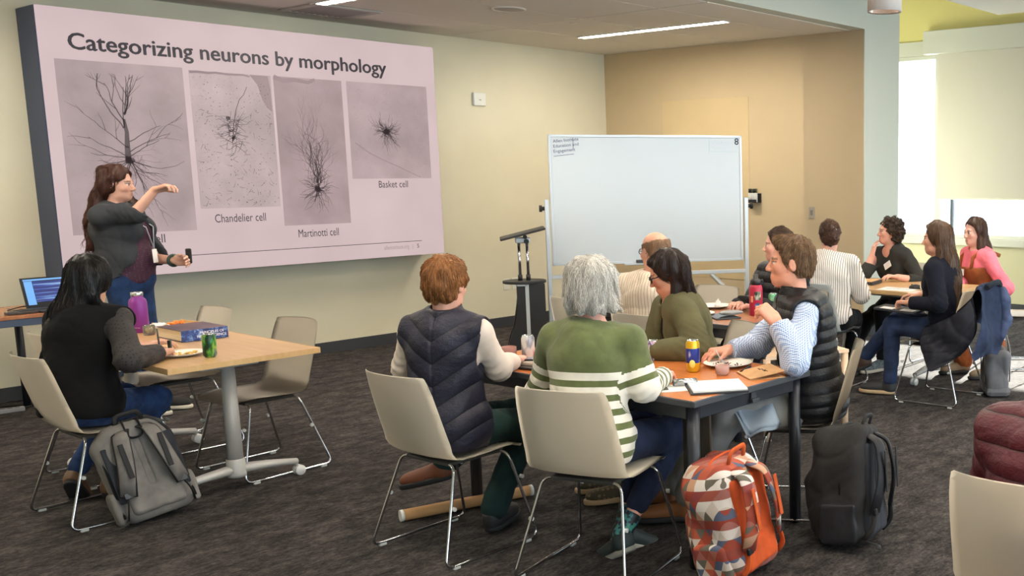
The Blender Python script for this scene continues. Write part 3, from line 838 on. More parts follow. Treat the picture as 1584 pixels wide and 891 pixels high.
def flip_table(name, x0, x1, y0, y1, label, H=0.745):
    cx, cy = (x0 + x1) / 2, (y0 + y1) / 2
    t = thing(name, label, 'table', (cx, cy, 0)); w, L = x1 - x0, y1 - y0
    m = MB(); m.box((0, 0, H - 0.0145), (w, L, 0.027), 0.002, seg=1); m.build('tabletop', OAK, t)
    m = MB()
    for sy in (-1, 1): m.box((0, sy * (L / 2 + 0.0005), H - 0.0145), (w, 0.003, 0.029))
    for sx in (-1, 1): m.box((sx * (w / 2 + 0.0005), 0, H - 0.0145), (0.003, L, 0.029))
    m.build('edge_band', OAKE, t)
    for sy in (-1, 1):
        y = sy * (L / 2 - 0.235)
        m = MB(); m.box((0, y, H - 0.052), (0.30, 0.075, 0.045), 0.008); m.build('top_bracket', SILV, t)
        m = MB(); m.tube([(0, y, 0.10), (0, y, H - 0.07)], [0.040, 0.034], 24); m.build('column', SILV, t)
        m = MB(); m.lathe([(0.0, 0.075), (0.046, 0.075), (0.047, 0.09), (0.046, 0.17), (0.042, 0.175)], 24, c=(0, y, 0)); m.build('collar', SILV, t)
        for sx in (-1, 1):
            m = MB(); m.tube([(sx * 0.02, y, 0.115), (sx * 0.16, y, 0.104), (sx * 0.325, y, 0.082)], [0.036, 0.030, 0.022], 14, flat=(1.0, 0.75)); m.build('foot', SILV, t)
            m = MB(); m.tube([(sx * 0.322, y, 0.055), (sx * 0.322, y, 0.085)], 0.010, 10); m.build('caster_stem', SILV, t)
            m = MB()
            for o in (-0.013, 0.013): m.lathe([(0.0, -0.010), (0.026, -0.010), (0.029, -0.006), (0.029, 0.006), (0.026, 0.010), (0.0, 0.010)], 24, c=(sx * 0.335, y + o * 1.0, 0.029), R=Matrix.Rotation(PI / 2, 3, 'X'))
            m.build('caster_wheel', WHEEL, t)
    m = MB(); m.box((0, 0, H - 0.075), (0.05, L - 0.5, 0.04), 0.006); m.build('beam', SILV, t)
    for sx, sy in ((-0.28, -0.5), (0.30, -0.62)):
        m = MB(); m.box((sx, sy * L / 2 * 1.0, H - 0.036), (0.06, 0.03, 0.014), 0.004); m.build('latch', M('black_plastic', (28, 28, 30), 0.5), t)
    return t
T1 = flip_table('training_table', 2.155, 2.915, 5.375, 7.06, 'light wood wheeled table with the purple bottle and the blue book')
T4 = flip_table('training_table', 6.87, 7.66, 3.72, 5.05, 'light wood table between the women by the window')
def frame_table(name, x0, x1, y0, y1, label, top, H=0.745, panel=True):
    cx, cy = (x0 + x1) / 2, (y0 + y1) / 2; w, L = x1 - x0, y1 - y0
    t = thing(name, label, 'table', (cx, cy, 0))
    m = MB(); m.box((0, 0, H - 0.013), (w - 0.012, L - 0.012, 0.026), 0.001, seg=1); m.build('tabletop', top, t)
    m = MB()
    for sy in (-1, 1): m.box((0, sy * (L / 2 - 0.004), H - 0.014), (w, 0.012, 0.030), 0.004, seg=1)
    for sx in (-1, 1): m.box((sx * (w / 2 - 0.004), 0, H - 0.014), (0.012, L - 0.02, 0.030), 0.004, seg=1)
    m.build('edge_band', BLKE, t)
    for sx in (-1, 1):
        for sy in (-1, 1):
            m = MB(); m.cyl((sx * (w / 2 - 0.055), sy * (L / 2 - 0.055), 0.008), (sx * (w / 2 - 0.055), sy * (L / 2 - 0.055), H - 0.028), 0.028, n=20); lg = m.build('leg', BLKM, t)
            m = MB(); m.cyl((sx * (w / 2 - 0.055), sy * (L / 2 - 0.055), 0.0), (sx * (w / 2 - 0.055), sy * (L / 2 - 0.055), 0.010), 0.022, n=16); m.build('foot', M('black_plastic', (28, 28, 30), 0.5), lg)
    for sy in (-1, 1):
        m = MB(); m.box((0, sy * (L / 2 - 0.055), H - 0.063), (w - 0.16, 0.03, 0.062), 0.004, seg=1); m.build('rail', BLKM, t)
    for sx in (-1, 1):
        m = MB(); m.box((sx * (w / 2 - 0.055), 0, H - 0.063), (0.03, L - 0.16, 0.062), 0.004, seg=1); m.build('rail', BLKM, t)
    m = MB(); m.box((0.02, -(L / 2 - 0.036), H - 0.06), (0.035, 0.012, 0.05), 0.002, seg=1); m.box((0.02, -(L / 2 - 0.026), H - 0.075), (0.05, 0.02, 0.018), 0.002, seg=1); m.build('link_bracket', BLKE, t)
    if panel:
        m = MB(); m.box((-w / 2 + 0.16, -L / 2 + 0.13, H - 0.27), (0.012, 0.16, 0.36), 0.003, seg=1)
        m.build('hanging_panel', M('smoked_panel', (66, 60, 52), 0.25), t)
    return t
T2 = frame_table('meeting_table', 3.06, 3.885, 2.785, 4.39, 'cherry topped table with charcoal frame in the foreground, with the yellow can', CHERRY)
T3 = frame_table('meeting_table', 4.765, 5.50, 3.965, 5.62, 'cherry topped table with charcoal frame carrying the red bottle', MUTED, panel=False)
# desk by the wall, left edge
t = thing('side_desk', 'brown topped desk against the wall at the left edge, carrying a laptop', 'desk', (1.75, 8.72, 0))
m = MB(); m.box((0, 0, 0.722), (2.0, 0.66, 0.026), 0.003, seg=1); m.build('tabletop', MUTED, t)
m = MB(); m.box((0, -0.31, 0.685), (1.94, 0.03, 0.05), 0.003, seg=1); m.build('apron', M('desk_blue_grey', (70, 84, 106), 0.5), t)
for sx in (-1, 1):
    for sy in (-1, 1):
        m = MB(); m.cyl((sx * 0.90, sy * 0.27, 0), (sx * 0.90, sy * 0.27, 0.71), 0.025, n=14); m.build('leg', BLKM, t)
# low cream side table, only its posts show behind the man in the checked shirt
t = thing('side_table', 'small side table with round cream legs behind the man in the checked shirt', 'table', (5.19, 3.75, 0), math.radians(-26))
CREAM = M('cream_leg', (222, 190, 158), 0.5)
for sx in (-1, 1):
    for sy in (0.0, 0.30):
        if sx == -1 and sy > 0: continue
        m = MB(); m.cyl((sx * 0.281, sy, 0), (sx * 0.281, sy, 0.52), 0.0235, n=20); m.build('leg', CREAM, t)
m = MB(); m.prism([(-0.30, -0.024), (0.30, -0.024), (0.30, 0.32), (-0.10, 0.32)], 0.52, 0.54); m.build('tabletop', CREAM, t)

# ---- whiteboard on a wheeled stand
wx0, wy0, wx1, wy1 = 6.215, 7.345, 7.635, 6.265
ang = math.atan2(wy1 - wy0, wx1 - wx0); WL = math.hypot(wx1 - wx0, wy1 - wy0)
wb = thing('whiteboard', 'large whiteboard on a rolling aluminium stand near the tan wall', 'whiteboard', ((wx0 + wx1) / 2, (wy0 + wy1) / 2, 0), ang)
WBM = M('whiteboard_surface', (205, 212, 216), 0.22, spec=0.6)
WAL = M('whiteboard_aluminium', (206, 212, 216), 0.35, metal=0.35)
Z0, Z1 = 0.838, 2.022
m = MB(); m.box((0, 0, (Z0 + Z1) / 2), (WL - 0.05, 0.016, Z1 - Z0 - 0.05)); m.build('board', WBM, wb)
for sz in (Z0 + 0.0125, Z1 - 0.0125): m = MB(); m.box((0, 0, sz), (WL, 0.03, 0.025), 0.004, seg=1); m.build('frame_rail', WAL, wb)
for sx in (-1, 1):
    m = MB(); m.box((sx * (WL / 2 - 0.0125), 0, (Z0 + Z1) / 2), (0.025, 0.03, Z1 - Z0), 0.004, seg=1); m.build('frame_stile', WAL, wb)
    m = MB(); m.box((sx * (WL / 2 + 0.033), 0, 0.76), (0.04, 0.045, 1.36), 0.005, seg=1); m.build('post', WAL, wb)
    m = MB(); m.box((sx * (WL / 2 + 0.033), 0, 0.075), (0.05, 0.62, 0.045), 0.006, seg=1); m.build('foot', WAL, wb)
    for sy in (-1, 1):
        m = MB(); m.lathe([(0, -0.012), (0.026, -0.012), (0.028, 0.0), (0.026, 0.012), (0, 0.012)], 18, c=(sx * (WL / 2 + 0.033), sy * 0.27, 0.028), R=Matrix.Rotation(PI / 2, 3, 'X')); m.build('caster', M('black_plastic', (28, 28, 30), 0.5), wb)
    m = MB(); m.cyl((sx * (WL / 2 + 0.05), 0, 1.36), (sx * (WL / 2 + 0.075), 0, 1.36), 0.018, n=16); m.cyl((sx * (WL / 2 + 0.075), 0, 1.36), (sx * (WL / 2 + 0.10), 0, 1.36), 0.030, n=8); m.build('tilt_knob', M('black_plastic', (28, 28, 30), 0.5), wb)
    m = MB(); m.tube([(sx * (WL / 2 + 0.02), 0, 0.36), (sx * (WL / 2 - 0.32), 0, 0.72)], 0.022, 4); m.build('brace', WAL, wb)
m = MB(); m.box((0, 0, 0.735), (WL + 0.03, 0.04, 0.035), 0.004, seg=1); m.build('crossbar', WAL, wb)
m = MB(); m.box((0.0, -0.055, Z0 - 0.002), (0.5, 0.08, 0.012), 0.004, seg=1); m.build('pen_tray', WAL, wb)
PENB = M('marker_ink_blue', (60, 62, 110), 0.6); PENF = M('marker_ink_faint', (170, 196, 206), 0.6)
lx = -WL / 2 + 0.045
for i, s_ in enumerate(('Allen Institute', 'Education and', 'Engagement')):
    lettering(s_, 0.040, PENB, wb, (lx, -0.0105, Z1 - 0.075 - i * 0.045), (PI / 2, -0.10, 0))
m = MB(); m.box((lx + 0.175, -0.0095, Z1 - 0.08), (0.004, 0.002, 0.10)); m.box((lx + 0.09, -0.0095, Z1 - 0.185), (0.18, 0.002, 0.004), R=Matrix.Rotation(-0.12, 3, 'Y')); m.build('ink_box', PENB, wb)
scribble(wb, PENF, (WL / 2 - 0.30, -0.0095, Z1 - 0.075), (1, 0, 0), (0, 0, 1), 0.20, 0.024, 5)
scribble(wb, PENF, (WL / 2 - 0.28, -0.0095, Z1 - 0.125), (1, 0, 0), (0, 0, 1), 0.16, 0.024, 6, words=1)
m = MB(); m.box((WL / 2 - 0.315, -0.0095, Z1 - 0.10), (0.004, 0.002, 0.13)); m.box((WL / 2 - 0.17, -0.0095, Z1 - 0.15), (0.27, 0.002, 0.003)); m.build('ink_box', PENF, wb)
lettering('8', 0.085, M('number_ink', (32, 48, 66), 0.6), wb, (WL / 2 - 0.072, -0.0105, Z1 - 0.085), (PI / 2, 0, 0), 0.0012)
mk = thing('whiteboard_eraser', 'dark eraser lying on the pen tray of the whiteboard', 'eraser', wb.matrix_basis @ Vector((-0.08, -0.05, Z0 + 0.018)), ang)
m = MB(); m.box((0, 0, 0.008), (0.12, 0.045, 0.022), 0.004); m.build('grip', M('eraser_dark', (54, 56, 62), 0.7), mk)
m = MB(); m.box((0, 0, -0.006), (0.118, 0.043, 0.010), 0.001, seg=1); m.build('felt', M('eraser_felt', (90, 90, 94), 0.9), mk)

# ---- lectern
lc = thing('lectern', 'black wheeled lectern with chrome posts and tilted desk, left of the whiteboard', 'lectern', (5.955, 7.43, 0), ang)
LB = M('lectern_black', (38, 38, 40), 0.5, bump=0.03, bscale=300)
side = [(-0.16, 0.06), (0.17, 0.06), (0.17, 0.70), (-0.07, 0.70), (-0.07, 0.50), (-0.10, 0.34), (-0.15, 0.20), (-0.17, 0.12)]
m = MB()
Rv = Matrix(((1, 0, 0), (0, 0, 1), (0, 1, 0)))
m.prism(side, -0.13, -0.11, R=Rv); m.prism(side, 0.11, 0.13, R=Rv); m.build('side_panel', LB, lc)
m = MB(); m.box((0.16, 0, 0.38), (0.02, 0.22, 0.62), 0.003, seg=1); m.build('back_panel', LB, lc)
m = MB(); m.grid([[Vector((-0.062 - 0.105 * (1 - zz) ** 1.6, yy, 0.10 + 0.58 * zz)) for yy in (-0.108, 0.108)] for zz in [i / 10 for i in range(11)]], 0.012); m.build('front_panel', M('lectern_dark', (26, 26, 28), 0.5), lc)
m = MB(); m.box((0.0, 0, 0.07), (0.34, 0.30, 0.03), 0.008); m.build('base', LB, lc)
m = MB(); m.prism([(0.19 * math.cos(a) * 1.0, 0.155 * math.sin(a)) for a in np.linspace(0, 2 * PI, 28, endpoint=False)], 0.70, 0.725, bev=0.006); m.build('shelf', LB, lc)
m = MB(); m.box((0.015, -0.135, 0.40), (0.032, 0.012, 0.62), 0.003, seg=1); m.box((-0.02, -0.135, 0.695), (0.10, 0.012, 0.022), 0.003, seg=1); m.build('trim_strip', WAL, lc)
for sx in (-0.035, 0.035):
    m = MB(); m.cyl((sx, 0, 0.72), (sx, 0, 1.08), 0.013, n=16); m.build('post', CHROME, lc)
    m = MB(); m.cyl((sx, 0, 0.725), (sx, 0, 0.775), 0.020, n=14); m.build('post_sleeve', M('black_plastic', (28, 28, 30), 0.5), lc)
m = MB(); m.box((0.0, 0, 1.085), (0.13, 0.06, 0.05), 0.01); m.build('tilt_bracket', WAL, lc)
m = MB(); m.cyl((0.03, -0.06, 1.075), (0.03, -0.03, 1.075), 0.022, n=14); m.cyl((0.02, -0.06, 1.115), (0.02, -0.03, 1.115), 0.018, n=14); m.build('knob', M('black_plastic', (28, 28, 30), 0.5), lc)
Rt = Matrix.Rotation(-0.24, 3, 'Y')
m = MB(); m.box((0, 0, 1.145), (0.40, 0.36, 0.02), 0.008, R=None)
for v in m.bm.verts: v.co = Rt @ (v.co - Vector((0, 0, 1.145))) + Vector((0, 0, 1.145))
m.build('desk_board', LB, lc)
m = MB(); m.box((0, 0, 0.012), (0.30, 0.22, 0.004), R=None)
for v in m.bm.verts: v.co = Rt @ v.co + Vector((0.03, 0, 1.145))
m.build('paper_sheet', M('paper_white', (232, 230, 226), 0.8), lc)
for sx in (-1, 1):
    for sy in (-1, 1):
        m = MB(); m.lathe([(0, -0.012), (0.026, -0.012), (0.028, 0.0), (0.026, 0.012), (0, 0.012)], 16, c=(sx * 0.17, sy * 0.14, 0.028), R=Matrix.Rotation(PI / 2, 3, 'X')); m.box((sx * 0.165, sy * 0.14, 0.052), (0.05, 0.03, 0.016), 0.004, seg=1); m.build('caster', M('black_plastic', (28, 28, 30), 0.5), lc)

# ================================================================== PEOPLE
def unit(v):
    v = np.array(v, float); return v / (np.linalg.norm(v) + 1e-9)
def rotz(a): c, s = math.cos(a), math.sin(a); return np.array([[c, -s, 0], [s, c, 0], [0, 0, 1.0]])
def rotx(a): c, s = math.cos(a), math.sin(a); return np.array([[1, 0, 0], [0, c, -s], [0, s, c]], float)
def roty(a): c, s = math.cos(a), math.sin(a); return np.array([[c, 0, s], [0, 1, 0], [-s, 0, c]])
def ik(a, t, l1, l2, hint):
    a, t = np.array(a, float), np.array(t, float); d = t - a; D = np.linalg.norm(d); L = l1 + l2
    if D > L * 0.999: k = D / (L * 0.999); l1 *= k; l2 *= k
    u = d / D; x = (l1 * l1 - l2 * l2 + D * D) / (2 * D); hgt = math.sqrt(max(0, l1 * l1 - x * x))
    h = np.array(hint, float); h = h - (h @ u) * u; h = unit(h)
    return a + u * x + h * hgt

def skin_mat():
    t = NT('skin'); a = t.attr('col')
    n = t.noise(t.coords(), 90, 3)
    t.color(t.mix(t.math('MULTIPLY', n, 0.18), a.outputs['Color'], (150, 80, 66)))
    t.b.inputs['Roughness'].default_value = 0.5
    t.b.inputs['Subsurface Weight'].default_value = 0.08; t.b.inputs['Subsurface Radius'].default_value = (0.01, 0.004, 0.002)
    t.bump(t.noise(t.coords(), 350, 2), 0.06, 0.001); return t.m
SKIN = skin_mat()
def hair_mat(name, c1, c2, stretch=(60, 60, 7), rough=0.42):
    if name in MATS: return MATS[name]
    t = NT(name); v = t.coords(stretch); n = t.noise(v, 2.0, 5, 0.7)
    k = t.math('ADD', t.math('MULTIPLY', n, 0.35), t.math('MULTIPLY', t.attr('shade').outputs['Fac'], 0.65))
    mid = tuple((a + b) / 2 for a, b in zip(c1, c2))
    t.color(t.ramp(k, [(0.15, c1), (0.45, mid), (0.85, c2)])); t.b.inputs['Roughness'].default_value = rough
    t.b.inputs['Specular IOR Level'].default_value = 0.3
    t.bump(n, 0.5, 0.004); MATS[name] = t.m; return t.m
def hair_obj(f, mat, C, n=900, L=0.07, flow=None, steps=7, r=0.0016, lift=0.004, curl=0.0, seed=0):
    """hair = base volume plus combed strands that follow its surface"""
    V, Q = f.mesh(1); g = np.random.default_rng(seed + 77); n = int(n / LODK ** 2); r = r * LODK; steps = 6
    HC, Rh = C['HC'], C['Rh']; crown = HC + Rh @ np.array([0, -0.045, 0.12])
    if flow is None:
        def flow(p): v = p - crown; v[:, 2] = v[:, 2] - 0.05; return v
    p = V[g.integers(0, len(V), n)].copy(); path = [p.copy()]
    def samp(p):
        i = np.clip(np.round((p - f.lo) / f.h).astype(int), 1, f.n - 2); d = f.d; a, b, c = i[:, 0], i[:, 1], i[:, 2]
        gr = np.stack([d[a + 1, b, c] - d[a - 1, b, c], d[a, b + 1, c] - d[a, b - 1, c], d[a, b, c + 1] - d[a, b, c - 1]], 1)
        nrm = np.linalg.norm(gr, axis=1)[:, None] + 1e-6; q = f.lo + i * f.h
        gr = gr / nrm; return d[a, b, c] + ((p - q) * gr).sum(1), gr
    LL = L * g.uniform(0.5, 1.2, (n, 1)); ph = g.uniform(0, 6.28, n)
    for k in range(steps):
        dd, gr = samp(p); v = flow(p.copy()); v = v - (v * gr).sum(1)[:, None] * gr; v /= np.linalg.norm(v, axis=1)[:, None] + 1e-6
        sd = np.cross(gr, v); v = v + sd * (g.normal(size=(n, 1)) * 0.12 + curl * np.sin(ph + k * 1.7)[:, None])
        p = p + v * LL / steps; dd, gr = samp(p); tgt = lift * (0.3 + 0.7 * k / steps) * g.uniform(0.3, 1.2, n)
        p = p - gr * np.clip(dd - tgt, -0.01, 0.01)[:, None]; path.append(p.copy())
    path = np.stack(path, 1)
    hq = (path - HC) @ Rh / C['s']; bad = ((hq[..., 1] - 0.52 * hq[..., 2] > 0.036) & (hq[..., 2] > -0.15) & (hq[..., 2] < 0.115) & (np.abs(hq[..., 0]) < 0.10)).any(1)
    path = path[~bad]; n = len(path); m = path.shape[1]
    tan = np.gradient(path, axis=1); tan /= np.linalg.norm(tan, axis=2, keepdims=True) + 1e-9
    ref = path - HC; bx = np.cross(tan, ref); bx /= np.linalg.norm(bx, axis=2, keepdims=True) + 1e-9; by = np.cross(bx, tan)
    w = r * (1 - (np.arange(m) / (m - 1)) ** 2 * 0.85) ; w[0] *= 0.5
    VV = []
    for a in (0, 2.094, 4.189): VV.append(path + (bx * math.cos(a) + by * math.sin(a)) * w[None, :, None])
    S = np.stack(VV, 2).reshape(n * m * 3, 3); base = (np.arange(n)[:, None] * m + np.arange(m - 1)[None, :]) * 3
    qs = []
    for j in range(3): qs.append(np.stack([base + j, base + (j + 1) % 3, base + 3 + (j + 1) % 3, base + 3 + j], -1).reshape(-1, 4))
    QS = np.concatenate(qs); shade = np.concatenate([np.full(len(V), 0.35), np.repeat(g.uniform(0, 1, n), m * 3)])
    return sdf_obj('hair', [(V, Q), (S, QS)], mat, C['P'], attrs={'shade': lambda X: shade})
def cloth(name, c, rough=0.85, var=0.06, weave=900, sheen=0.02):
    if name in MATS: return MATS[name]
    t = NT(name); n = t.noise(t.coords(), 9, 4); w = t.noise(t.coords(), weave, 2)
    lo = tuple(x * (1 - var * 1.6) for x in c); hi = tuple(min(255, x * (1 + var)) for x in c)
    t.color(t.ramp(n, [(0.3, lo), (0.7, hi)])); t.b.inputs['Roughness'].default_value = rough
    t.b.inputs['Sheen Weight'].default_value = sheen; t.b.inputs['Specular IOR Level'].default_value = 0.22
    t.bump(t.math('ADD', t.math('MULTIPLY', w, 0.25), t.noise(t.coords((1, 1, 0.6)), 28, 3)), 0.35, 0.006); MATS[name] = t.m; return t.m
def nylon(name, c, rough=0.5, seam=0.045, dark=0.35):
    if name in MATS: return MATS[name]
    t = NT(name); qv = t.attr('quilt').outputs['Fac']; f = t.math('FRACT', qv)
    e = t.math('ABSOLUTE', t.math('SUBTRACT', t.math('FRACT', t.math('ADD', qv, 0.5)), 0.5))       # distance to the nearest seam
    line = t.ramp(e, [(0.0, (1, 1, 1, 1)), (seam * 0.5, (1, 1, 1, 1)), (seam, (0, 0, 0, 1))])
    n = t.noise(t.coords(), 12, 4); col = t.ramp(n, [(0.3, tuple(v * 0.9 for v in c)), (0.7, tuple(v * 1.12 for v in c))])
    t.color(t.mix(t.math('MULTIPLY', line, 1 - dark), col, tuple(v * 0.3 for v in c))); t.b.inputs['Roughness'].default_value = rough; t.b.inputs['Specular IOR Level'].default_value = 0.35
    puff = t.math('POWER', t.math('MULTIPLY', e, 2.0), 0.5); wr = t.noise(t.coords((1, 1, 1.6)), 38, 4, 0.65)
    t.bump(t.math('ADD', puff, t.math('MULTIPLY', wr, 0.7)), 0.55, 0.012); MATS[name] = t.m; return t.m
def stripe_mat(name, base, line, axis, period, duty, soft=0.02, rough=0.85, attr=None, extra=None):
    """thin stripes along one object axis (or along a vertex attribute)"""
    t = NT(name)
    if attr: x = t.attr(attr).outputs['Fac']
    else:
        sp = t.new('ShaderNodeSeparateXYZ'); t.link(t.coords(), sp.inputs[0]); x = sp.outputs[axis]
    f = t.math('FRACT', t.math('MULTIPLY', x, 1.0 / period))
    on = t.ramp(f, [(0.0, (1, 1, 1, 1)), (duty, (1, 1, 1, 1)), (min(1, duty + soft), (0, 0, 0, 1))])
    n = t.noise(t.coords(), 10, 3)
    b2 = t.mix(t.math('MULTIPLY', n, 0.25), base, tuple(v * 0.8 for v in base))
    t.color(t.mix(on, b2, line)); t.b.inputs['Roughness'].default_value = rough
    t.bump(t.noise(t.coords(), 26, 3), 0.3, 0.006); return t.m
def gingham_mat(name, c, white, period):
    t = NT(name); sp = t.new('ShaderNodeSeparateXYZ'); t.link(t.coords(rot=(0.35, 0.2, 0.5)), sp.inputs[0])
    def s(i):
        f = t.math('FRACT', t.math('MULTIPLY', sp.outputs[i], 1.0 / period)); return t.math('GREATER_THAN', f, 0.5)
    k = t.math('DIVIDE', t.math('ADD', s(0), t.math('ADD', s(1), s(2))), 3.0)
    t.color(t.mix(k, white, c)); t.b.inputs['Roughness'].default_value = 0.8
    t.bump(t.noise(t.coords(), 24, 3), 0.35, 0.006); return t.m
def dots_mat(name, base, dot, scale, thr):
    t = NT(name); v = t.new('ShaderNodeTexVoronoi'); v.inputs['Scale'].default_value = scale; v.inputs['Randomness'].default_value = 0.25
    t.link(t.coords(), v.inputs['Vector'])
    on = t.math('LESS_THAN', v.outputs['Distance'], thr)
    t.color(t.mix(on, base, dot)); t.b.inputs['Roughness'].default_value = 0.75; return t.m

def crease(freq, amp, seed, n=3):
    g = np.random.default_rng(seed); ks = g.normal(size=(n, 3)); ks /= np.linalg.norm(ks, axis=1)[:, None]
    ks *= freq; ph = g.uniform(0, 6.28, n); w1 = wob(freq * 0.45, 1.3, seed + 100, 5); w2 = wob(freq * 0.3, 0.6, seed + 200, 4)
    def fn(P):
        a = w1(P); m = np.clip(w2(P) + 0.35, 0, 1); o = 0
        for i in range(n):
            v = 1 - np.abs(np.sin(P[0] * ks[i, 0] + P[1] * ks[i, 1] + P[2] * ks[i, 2] + ph[i] + a)); o = o + v ** 4
        return amp * m * o
    return fn
SHOE_CACHE = {}
def shoe_mesh(style, mat, solemat):
    key = (style, mat.name)
    if key in SHOE_CACHE: return SHOE_CACHE[key]
    f = SDF((-0.06, -0.05, -0.005), (0.06, 0.25, 0.20), 0.005)
    f.add(el((0, 0.155, 0.040), (0.044, 0.085, 0.038)), 0.02); f.add(el((0.004, 0.06, 0.045), (0.040, 0.08, 0.045)), 0.03)
    f.add(el((0, -0.005, 0.048), (0.034, 0.042, 0.050)), 0.03)
    top = {'low': 0.092, 'boot': 0.175, 'flat': 0.075}[style]
    f.add(rc((0, 0.005, 0.05), (0, -0.004, top + 0.02), 0.040, 0.041), 0.03)
    f.cut((0, 0, top), (0, -0.15, 1)); f.cut((0, 0, 0.02), (0, 0, -1))
    f.disp(wob(60, 0.0012, 3))
    V, Q = f.mesh(1)
    s = SDF((-0.06, -0.06, -0.005), (0.06, 0.26, 0.03), 0.005)
    s.add(rc((0, 0.02, 0.014), (0, 0.155, 0.014), 0.040, 0.047), 0.0); s.add(rc((0, 0.0, 0.014), (0, 0.17, 0.014), 0.038, 0.046), 0.02)
    s.add(el((0.0, 0.19, 0.014), (0.043, 0.06, 0.06)), 0.01)
    s.cut((0, 0, 0.028), (0, 0, 1)); s.cut((0, 0, 0.0), (0, 0, -1))
    a = sdf_obj('shoe', [(V, Q)], mat); b = sdf_obj('sole', s, solemat)
    r = (a.data, b.data); bpy.data.objects.remove(a); bpy.data.objects.remove(b)
    SHOE_CACHE[key] = r; return r
def put_shoe(parent, ankle, yaw, pitch, style, mat, solemat, name='shoe', roll=0.0):
    """ankle in person coords; yaw 0 = pointing forward (+y), pitch<0 = toe down"""
    a, b = shoe_mesh(style, mat, solemat)
    R = Matrix.Rotation(yaw, 3, 'Z') @ Matrix.Rotation(pitch, 3, 'X') @ Matrix.Rotation(roll, 3, 'Y')
    o = bpy.data.objects.new(name, a); off = R @ Vector((0, 0.0, 0.085))
    o.location = Vector(ankle) - off; o.rotation_euler = R.to_euler(); link(o, parent)
    p = bpy.data.objects.new('sole', b); link(p, o); return o

def hand_field(el_, wr, d, n, side, curl=(0.35, 0.5, 0.4), spread=0.05, thumb=0.3, h=0.0042, arm_r=(0.036, 0.027), k=1.0, per=None):
    d = unit(d); n = np.array(n, float); n = unit(n - (n @ d) * d); t = np.cross(n, d) * (-1 if side > 0 else 1)
    wr = np.array(wr, float); el_ = np.array(el_, float)
    a0 = wr + (el_ - wr) * 0.9
    pts = np.stack([a0, wr, wr + d * 0.2 * k, wr + n * 0.10, wr - n * 0.05, wr + t * 0.09, wr - t * 0.07])
    f = SDF(pts.min(0) - 0.05, pts.max(0) + 0.05, h)
    f.add(rc(a0, wr, arm_r[0], arm_r[1]), 0.0)
    A = np.stack([t, d, n], 1)
    f.add(rbox(wr + d * 0.052 * k, (0.040 * k, 0.050 * k, 0.0145 * k), 0.0135 * k, A), 0.02)
    f.add(el(wr + d * 0.035 * k + t * 0.024 * k + n * 0.008 * k, (0.018 * k, 0.032 * k, 0.016 * k), A), 0.012)
    for i, (o, L) in enumerate(((0.030, 0.074), (0.0105, 0.083), (-0.0095, 0.077), (-0.029, 0.060))):
        c = per[i] if per else curl
        p = wr + d * (0.094 - 0.006 * abs(i - 1.2)) * k + t * o * k
        fd = unit(d + t * (spread * (1.5 - i) * 1.0)); q = fd
        for j, (fr, r) in enumerate(((0.46, 0.0092), (0.30, 0.0082), (0.24, 0.0074))):
            cc = c[j]; q = unit(q * math.cos(cc) + unit(np.cross(np.cross(q, n), q)) * math.sin(cc)) if abs(q @ n) < 0.999 else q
            if j == 0: fd_n = n
            # rotate palm normal with the finger
            e = p + q * L * fr * k
            f.add(rc(p, e, r * k, r * 0.93 * k), 0.004)
            nn = unit(n - (n @ q) * q) if abs(n @ q) < 0.98 else n
            p = e; n_f = nn
    p = wr + d * 0.028 * k + t * 0.032 * k
    td = unit(t * (0.85 - thumb) + d * 0.75 + n * thumb); e = p + td * 0.044 * k
    f.add(rc(p, e, 0.0125 * k, 0.0105 * k), 0.01)
    td2 = unit(td * 0.8 + d * 0.5 + n * thumb * 0.6); f.add(rc(e, e + td2 * 0.032 * k, 0.0102 * k, 0.0082 * k), 0.005)
    return f

